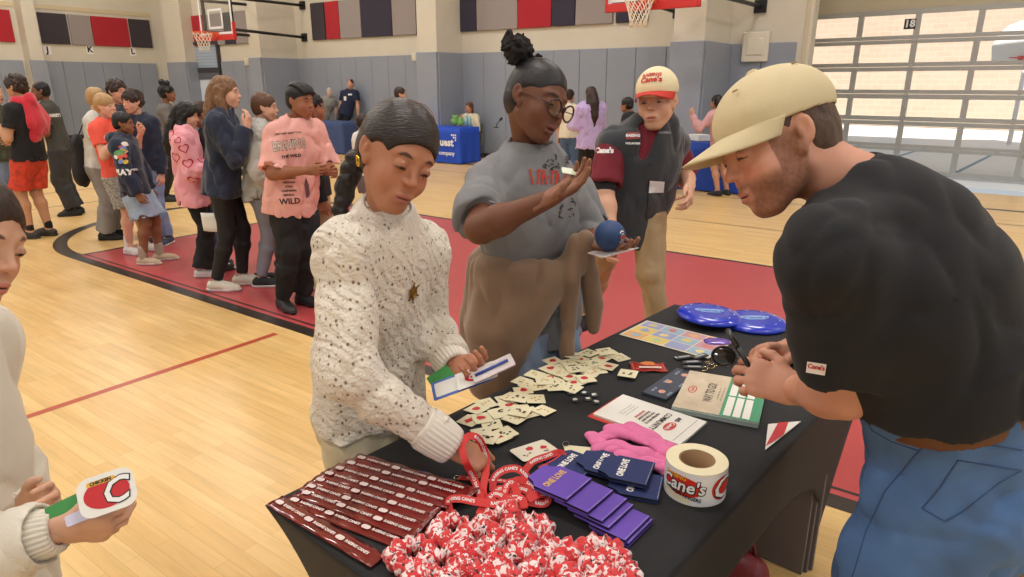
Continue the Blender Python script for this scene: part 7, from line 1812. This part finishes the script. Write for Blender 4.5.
    o=top(J,mat('salmon_pink_jersey',(230,170,160),.9,bump=.25,bscale=350,var=.05,vscale=10),'t_shirt',h=.007,e=.026,b=1.08,hem=.44,fold=.009,sup=.9,flare=.03,fs=(7,7,5),hemr=-.01)
    dk=mat('dark_print_ink',(48,40,44),.8); cr=mat('cream_print_ink',(238,222,206),.8)
    pdecal(o,J,'lettering_outline',text_bm('BRAVING',.088,.0035,xscale=.62,shear=.1),dk,289,145,off=.003,rot=.10); pdecal(o,J,'lettering',text_bm('BRAVING',.088,-.0005,xscale=.62,shear=.1),cr,289,145,off=.0045,rot=.10)
    pdecal(o,J,'small_lettering',text_bm('THE WILD',.030,.001),dk,291,155.5); pdecal(o,J,'small_lettering',text_bm('UNTAMED SPIRIT TOUR',.016,.0004),dk,288,133)
    for k,sx in enumerate((.030,.036,.03,.034,.038,.036)): pdecal(o,J,'tour_lettering',text_bm(('NEW MEXICO','WYOMING','ARIZONA','UTAH','CALIFORNIA','NEVADA')[k],.018,.0008),dk,289,173.5+k*4.2)
    pdecal(o,J,'lower_lettering',text_bm('WILD',.055,.0015),dk,290,201); b=B(); blob(b,0,0,.018,.065,12,.3,random.Random(4)); pdecal(o,J,'figure_print',b,mat('dusky_purple_ink',(108,72,86),.8),307,188)
    trousers(J,blackp,e=.022,h=.0085,b=1.05,fold=.008); shoes(J,mat('black_boot_leather',(34,32,33),.5),bsole,laces=bsh,high=.03)
    h_=hair(J,HBL,'short',h=.0045,vol=-.002,noise=None,fringe=.058); Mi=Matrix.Translation(-J['base'])@J['HM']; 
    for k in range(9):
        a=-1.1+2.2*k/8; bm=B(); pts=[]
        for j in range(12):
            t_=j/11; th=.30+2.1*t_; x=math.sin(a*(1-t_*.65))*.083*math.sin(min(th,PI-.1))**.5; y=-.016+.101*math.cos(th)*(1 if abs(a)<1.6 else 1); z=.036+.091*math.sin(th)*math.cos(a*.55)
            if t_>.75: z-= (t_-.75)*.10; 
            pts.append(Mi@Vector((x,y,z)))
        add_tube(bm,pts,[.0105+.0018*math.sin(j*2.6) for j in range(12)],8); obj('cornrow_braid',bm,HBL,h_)
    # black braids behind
    J=who((322,286),(311,88),75,'pupil with long dark braid and black long-sleeved top, behind the salmon shirt child',dict(skin=(150,98,72),hair=(24,20,20)),Rarm=((.25,.05,-1),(.1,.2,-1)),Larm=downL)
    top(J,blk_t,'top','long',e=.02,h=hs(J)); trousers(J,mat('tan_cargo_cotton',(160,140,110),.9),e=.02,h=hs(J)); shoes(J,mat('pale_yellow_trainer',(214,204,150),.7),wsole); hair(J,HBL,'short',h=.0055,nape=-.07,extra=[([(.0,-.10,.03),(.03,-.125,-.06),(.045,-.12,-.17),(.05,-.10,-.27)],[.035,.034,.028,.018])],noise=(.005,50))
    # child in yellow further back
    J=who((368,214),(363,111),60,'small child with brown hair and yellow top, beyond the knit sweater girl',dict(skin=(206,152,124),hair=(84,56,40)),Y=7.6,Rarm=((.2,.3,-1),(0,.9,.1)),Larm=downL)
    top(J,mat('white_jersey',(222,220,214),.9),'t_shirt',h=.009); S=SDF(.008,.02); S.cone(J['chest'],J['waist'],.135,.125,w=J['tf'],q=.72); S.cone(J['shR']*.5+J['chest']*.5,J['shL']*.5+J['chest']*.5,.06,.06); sobj('yellow_bib',S,mat('yellow_mesh_bib',(240,204,50),.8),J); trousers(J,mat('grey_shorts',(120,118,114),.9),'shorts',upto=.8,h=.009); shoes(J,bsh,bsole); hair(J,HDB,'short',h=.006,vol=.004)
    J=who((405,176),(400,85),85,'boy with brown hair far off by the grey pads, seen above the knit sweater girl',dict(skin=(212,162,136),hair=(60,42,32)),Y=12.0,Rarm=down,Larm=downL)
    top(J,mat('slate_jersey',(66,70,78),.9),'t_shirt',h=.011); trousers(J,darkj,'jeans',h=.011); shoes(J,bsh,bsole); hair(J,HDB,'short',h=.008,vol=.010)
    # adults behind navy table
    def wall_person(s,o,headpy,px,face,label,sp,**kw):
        P=W(s,o); return who((px,0),(px,headpy),face,label,sp,Y=P.y,**kw)
    J=who((330,0),(329,86),170,'older woman with white hair in grey dress, hands behind back, at the navy table',dict(skin=(222,180,160),hair=(200,196,190)),Y=18.25,Rarm=((.3,-.1,-1),(-.2,-.3,-1)),Larm=((-.3,-.1,-1),(.2,-.3,-1)))
    top(J,mat('grey_sequin_top',(140,136,130),.6,var=.3,vscale=60),'dress',h=.012,e=.03,hem=.32,hemr=.04,sleeve='short'); trousers(J,mat('grey_skirt_cloth',(120,116,112),.9),h=.012); shoes(J,bsh,bsole); hair(J,HGR,'short',h=.008,vol=.004)
    J=who((353,0),(350,77),200,'man in navy polo shirt and lanyard badge standing at the navy table',dict(skin=(206,150,124),hair=(70,56,48)),Y=17.8,Rarm=((.25,.1,-1),(.05,.2,-1)),Larm=((-.25,.1,-1),(-.05,.2,-1)),sw=1.1)
    o=top(J,mat('navy_polo_cloth',(28,36,60),.9),'polo_shirt',h=.011,e=.03); pdecal(o,J,'white_badge',add_poly(B(),[(-.04,-.05),(.04,-.05),(.04,.05),(-.04,.05)]),whitep,345,98); pdecal(o,J,'chest_emblem',add_poly(B(),[(-.05,-.02),(.05,-.02),(.05,.02),(-.05,.02)]),whit,350,94); trousers(J,blackp,h=.012); shoes(J,bsh,bsole); hair(J,HDB,'short',h=.008,vol=-.004)
    # seated woman: whole figure lowered, thighs forward
    Y=15.4; P0=atY(470,100,Y); H=1.62; base=Vector((P0.x,Y,0)); J=pose((base.x,Y),205,H,headyaw=25,headpitch=-10,Rarm=((.3,.35,-1),(-.3,.5,1)),Larm=((-.3,.35,-1),(.5,.6,.8)))
    dz=Vector((0,0,P0.z-.02-H))
    for k_ in ('pel','waist','chest','neck','head','shR','shL','elR','elL','wrR','wrL','hipR','hipL'): J[k_]=J[k_]+dz
    for sd,sg in (('R',1),('L',-1)): J['kn'+sd]=J['hip'+sd]+J['f']*.40+Vector((0,0,.0)); J['an'+sd]=Vector((J['kn'+sd].x,J['kn'+sd].y,.08))
    refit(J); J['far']=True; person(J,dict(skin=(196,140,112),hair=(60,42,32),hh=.0065,bh=.012,hdh=.006,neck=.044),'seated woman with brown hair and patterned cream blouse behind the bright blue table')
    top(J,mat('cream_patterned_blouse',(216,206,178),.85,var=.3,vscale=30),'blouse','long',h=.011,e=.02,hem=.50); trousers(J,blackp,h=.012); shoes(J,bsh,bsole); hair(J,HBR,'long',h=.008,nape=-.2,extra=[([(.05,-.03,0),(.065,-.03,-.12)],[.04,.03]),([(-.05,-.03,0),(-.065,-.03,-.12)],[.04,.03])])
    c=Vector((base.x,Y,0)); t=thing('folding_chair','grey folding chair under the seated woman at blue table','chair',loc=c,rz=math.atan2(J['f'].y,J['f'].x)-PI/2); cm_=mat('grey_chair_plastic',(110,110,114),.5); zs=J['pel'].z-.15
    bm=B(); add_box(bm,(0,.05,zs),(.42,.42,.03),bev=.008); obj('seat',bm,cm_,t); bm=B(); add_box(bm,(0,-.20,zs+.33),(.42,.025,.22),bev=.008); obj('backrest',bm,cm_,t)
    for sx in (1,-1): 
        bm=B(); add_tube(bm,[(sx*.19,-.20,zs+.42),(sx*.2,-.18,zs),(sx*.2,.22,.0)],.012,8); obj('leg',bm,cm_,t); bm=B(); add_tube(bm,[(sx*.2,.16,zs),(sx*.2,-.26,.0)],.012,8); obj('leg',bm,cm_,t)
    # right hand group
    J=who((568,182),(570,87),30,'woman in cream top and blue jeans with hair up, turned away',dict(skin=(206,158,132),hair=(50,36,30)),Rarm=((.25,.3,-1),(0,1,.4)),Larm=downL,hairh=.02)
    top(J,mat('cream_jersey',(226,214,190),.9),'t_shirt',h=.010); trousers(J,denim('mid_denim',(84,108,142)),'jeans',h=.010,flare=.03); shoes(J,wsh,wsole); hair(J,HDB,'short',h=.007,vol=.004,nape=-.05,extra=[([(0,-.10,.04),(0,-.12,.06)],[.035,.03])])
    J=who((588,190),(591,84),340,'girl with long dark hair in lavender sweatshirt seen from behind',dict(skin=(196,146,118),hair=(48,34,30)),Rarm=((.25,.3,-1),(0,1,.2)),Larm=((-.25,.2,-1),(0,.8,0)))
    top(J,mat('lavender_fleece',(190,168,214),.92,bump=.2,bscale=200,sheen=.3),'sweatshirt','long',h=.009,e=.045,hem=.42,fold=.012); trousers(J,legg,'leggings',e=.012,h=.010); shoes(J,bsh,wsole)
    hair(J,HDB,'long',h=.007,nape=-.4,vol=.004,extra=[([(0,-.08,0),(0,-.11,-.15),(.0,-.12,-.34),(0,-.10,-.50)],[.07,.08,.07,.03]),([(.05,-.05,0),(.07,-.07,-.15),(.06,-.08,-.36)],[.045,.05,.03]),([(-.05,-.05,0),(-.07,-.07,-.15),(-.06,-.08,-.36)],[.045,.05,.03])])
    J=who((640,197),(627,95),300,'person in black hooded top, nearly hidden behind the capped young man',dict(skin=(160,110,84),hair=(24,20,20)),Rarm=down,Larm=downL)
    top(J,blk_t,'hoodie','long',h=.010,e=.03); trousers(J,darkj,h=.010,e=.02); shoes(J,mat('navy_shoe_canvas',(58,66,84),.8),bsole); hair(J,HBL,'short',h=.007,vol=.01)
    J=who((664,177),(674,80),65,'boy with black hair in cream hoodie and pale trousers by the blue table',dict(skin=(206,150,120),hair=(28,24,24)),Rarm=((.2,.3,-1),(-.1,1,.4)),Larm=((-.2,.3,-1),(.1,1,.4)))
    cr=mat('oatmeal_fleece',(206,196,178),.92,sheen=.3); o=top(J,cr,'hoodie','long',h=.009,e=.045,hem=.44,fold=.012); S=SDF(.009,.03); nb=J['neck']
    S.chain([nb+J['r']*.07,nb+J['r']*.05-J['f']*.06,nb-J['f']*.10-UPZ*.02,nb-J['r']*.05-J['f']*.06,nb-J['r']*.07],[.025,.036,.05,.036,.025]); sobj('hood',S,cr,J,o)
    trousers(J,mat('oatmeal_sweatpants',(204,194,176),.92),e=.035,h=.010,flare=.02); shoes(J,mat('orange_trim_trainer',(206,150,110),.6),wsole); hair(J,HBL,'short',h=.007,vol=.006)
    J=who((722,195),(717,92),330,'girl with long black hair in dusty pink top and black shorts by blue table',dict(skin=(192,140,112),hair=(24,20,22),bare=True),Rarm=((.6,.3,-.4),(.2,.3,1)),Larm=((-.5,.3,-.6),(-.2,.6,1)),Rfoot=(.12,0),Lfoot=(-.12,0))
    top(J,mat('dusty_pink_jersey',(196,150,152),.9),'top','long',h=.009,e=.024); trousers(J,blackp,'shorts',upto=.5,e=.018,flare=.02,h=.009); shoes(J,bsh,bsole,high=.03)
    hair(J,HBL,'long',h=.007,nape=-.3,extra=[([(0,-.08,0),(0,-.11,-.15),(.0,-.12,-.34)],[.07,.075,.04])])
    # ---- tables far off ----
    def skirted(name,lab,s0,s1,o0,o1,m,h=.74):
        c=W((s0+s1)/2,(o0+o1)/2); t=thing(name,lab,'table',loc=c); bm=B(); w,d=abs(s1-s0),o1-o0; per=[]
        n=0; P=[]
        for (x0,y0),(x1,y1) in (((-w/2,-d/2),(w/2,-d/2)),((w/2,-d/2),(w/2,d/2)),((w/2,d/2),(-w/2,d/2)),((-w/2,d/2),(-w/2,-d/2))):
            k=int(math.hypot(x1-x0,y1-y0)/.04)
            for i in range(k): P.append((x0+(x1-x0)*i/k,y0+(y1-y0)*i/k))
        rows=[]
        for j in range(7):
            v=j/6; row=[]
            for i,(x,y) in enumerate(P):
                wv=1+(.018*math.sin(i*.9)+.010*math.sin(i*2.3))*v; row.append(bm.verts.new(Vector((x*wv*(1+.02*v),y*wv*(1+.05*v),h-(h-.02)*v))))
            rows.append(row)
        bm.faces.new(rows[0])
        for A,C in zip(rows,rows[1:]):
            for k in range(len(P)): f=bm.faces.new((A[k],A[(k+1)%len(P)],C[(k+1)%len(P)],C[k])); f.smooth=True
        MM=Matrix(((U.x,NN.x,0,0),(U.y,NN.y,0,0),(0,0,1,0),(0,0,0,1))); bmesh.ops.transform(bm,matrix=MM,verts=bm.verts); bmesh.ops.recalc_face_normals(bm,faces=bm.faces); o=obj('tablecloth',bm,m,t)
        bm=B(); add_box(bm,(0,0,h-.03),(w-.04,d-.04,.03),MM); obj('tabletop',bm,mat('grey_table_plastic',(170,168,160),.6),t); 
        for sx in (1,-1):
            for sy in (1,-1): bm=B(); add_tube(bm,[MM@Vector((sx*(w/2-.15),sy*(d/2-.1),0)),MM@Vector((sx*(w/2-.15),sy*(d/2-.1),h-.04))],.015,8); obj('leg',bm,mat('grey_powder_steel',(72,72,76),.4,metal=.5),t)
        return t,MM,w,d
    s0=onw(353,118,11.2)[0]; skirted('draped_table','table under a faded navy cloth before the grey pads at left',s0,s0+1.83,10.85,11.5,mat('faded_navy_cloth',(62,78,120),.9,var=.06,vscale=6))
    s0=onw(467,124,11.1)[0]; t,MM,w,d=skirted('draped_table','table under a bright blue cloth with white lettering, seated woman behind',s0,s0+1.83,10.85,11.5,mat('bright_blue_cloth',(26,74,190),.7,var=.05,vscale=6))
    bl=mat('white_ink',(235,235,232),.6); Mt=Matrix(((-U.x,0,-NN.x,0),(-U.y,0,-NN.y,0),(0,1,0,0),(0,0,0,1)))
    tb=text_bm('Quest',.22,.008); o_=Mt@Matrix.Identity(4); off=W(0,0)-NN*(d/2*1.06+.02)
    bmesh.ops.transform(tb,matrix=Matrix.Translation(-NN*(d/2*1.05+.02)-U*(w/2-.42)+Vector((0,0,.44)))@Mt,verts=tb.verts); obj('lettering',tb,bl,t)
    tb=text_bm('a local company',.12,.003); bmesh.ops.transform(tb,matrix=Matrix.Translation(-NN*(d/2*1.05+.025)-U*(w/2-.50)+Vector((0,0,.22)))@Mt,verts=tb.verts); obj('lettering',tb,bl,t)
    bm=B()
    for i,(a,b_) in enumerate(((0,0),(.05,0),(.1,0),(.05,-.05),(.1,-.05),(.1,-.1))): add_poly(bm,[(a,b_),(a+.035,b_),(a+.035,b_+.035),(a,b_+.035)])
    bmesh.ops.transform(bm,matrix=Matrix.Translation(-NN*(d/2*1.04+.02)-U*(w/2-.20)+Vector((0,0,.58)))@Mt,verts=bm.verts); o_=obj('logo_squares',bm,bl,t)
    s0=onw(676,136,10.25)[0]; skirted('draped_table','table under a blue cloth at right beside the corner pillar',s0-1.7,s0,10.25,10.95,mat('royal_blue_cloth',(28,66,160),.8,var=.05,vscale=6))
    # things on the bright blue table
    gr=mat('green_plush',(120,170,90),.9,bump=.5,bscale=80); 
    for i,(px,py,r,lab) in enumerate(((455,118,.075,'green plush toy on the bright blue table, left one'),(461,119,.06,'green plush toy on bright blue table, right one'))):
        c=W(onw(px,py,11.3)[0],11.3,.76); t=thing('plush_toy',lab,'toy',loc=c); S=SDF(.008,.02); S.ell((0,0,r),(r,r*.8,r)); S.ell((0,0,r*2.1),(r*.7,r*.7,r*.7)); S.ell((r*.6,0,r*2.7),(r*.25,r*.2,r*.3)); S.ell((-r*.6,0,r*2.7),(r*.25,r*.2,r*.3)); S.ell((r*.9,0,r*1.3),(r*.35,r*.3,r*.5)); S.ell((-r*.9,0,r*1.3),(r*.35,r*.3,r*.5)); V,F=S.build(); obj('plush_body',np_mesh('p',V,F),gr,t)
    for i,px in enumerate((466,469.5)):
        c=W(onw(px,119,11.35)[0],11.35,.742); t=thing('water_bottle','pale clear bottle on the bright blue table','bottle',loc=c,group='bottles on the blue table'); bm=B(); add_lathe(bm,[(0,0),(.035,0),(.036,.15),(.030,.19),(.014,.22),(.014,.24),(0,.24)],20); obj('bottle_body',bm,mat('pale_teal_plastic',(160,200,196),.2),t); bm=B(); add_lathe(bm,[(0,.262),(.016,.262),(.016,.236),(0,.236)],16); obj('cap',bm,bl,t)
    c=W(onw(493,124,11.3)[0],11.4,.742); t=thing('microphone_stand','short black desk microphone at the right end of bright blue table','microphone',loc=c); bm=B(); add_lathe(bm,[(0,.015),(.05,.012),(.055,0),(0,0)],20); obj('base',bm,blk_t,t); bm=B(); add_tube(bm,[(0,0,.012),(.02,0,.08),(.08,0,.15)],.008,8); obj('gooseneck',bm,blk_t,t); bm=B(); add_tube(bm,[(.08,0,.15),(.13,0,.20)],[.02,.024],12); obj('capsule',bm,blk_t,t)
    c=W(onw(700,131,10.6)[0],10.6,.742); t=thing('paper_stack','white paper stack on the blue table at the right','paper stack',loc=c); bm=B(); add_box(bm,(0,0,.05),(.22,.28,.10),Matrix.Rotation(.3,4,'Z'),bev=.004); obj('papers',bm,whitep,t); bm=B(); add_box(bm,(0,0,.0),(.24,.3,.012),Matrix.Rotation(.3,4,'Z')@Matrix.Translation((0,0,.006))); obj('tray',bm,cm_,t)
    return
q_all()
# ---------- light, sky, camera ----------
def lights():
    w=bpy.data.worlds.new('World'); SC.world=w; w.use_nodes=True; nt=w.node_tree; bg=nt.nodes['Background']
    bg.inputs[0].default_value=(.86,.93,1,1); bg.inputs[1].default_value=.55
    sun=bpy.data.lights.new('sun','SUN'); sun.energy=6.5; sun.angle=.01; sun.color=(1,.95,.86)
    o=bpy.data.objects.new('sun',sun); link(o); d=(N2*.75+U2*.2).normalized()*1.0+Vector((0,0,-1.0)); o.rotation_euler=d.to_track_quat('-Z','Y').to_euler()
    for i,s in enumerate((-4,2,8,14,20)):
        for j,of in enumerate((-4,2,8)):
            l=bpy.data.lights.new('gym_lamp','AREA'); l.shape='RECTANGLE'; l.size=1.6; l.size_y=.8; l.energy=138; l.color=(1,1,1)
            o=bpy.data.objects.new('gym_lamp',l); link(o); o.location=W(s,of,7.6); o.rotation_euler=(0,0,math.atan2(U.y,U.x))
lights()
cam=bpy.data.cameras.new('camera'); cam.sensor_width=36; cam.lens=FPX/1024*36; cam.clip_start=.05; cam.clip_end=200
co=bpy.data.objects.new('camera',cam); link(co); co.location=(0,0,EYE); co.rotation_euler=(PI/2-PITCH,0,0); SC.camera=co
vs=SC.view_settings; vs.view_transform='Standard'; vs.look='None'; vs.gamma=1; vs.use_curve_mapping=False; vs.exposure=0.08
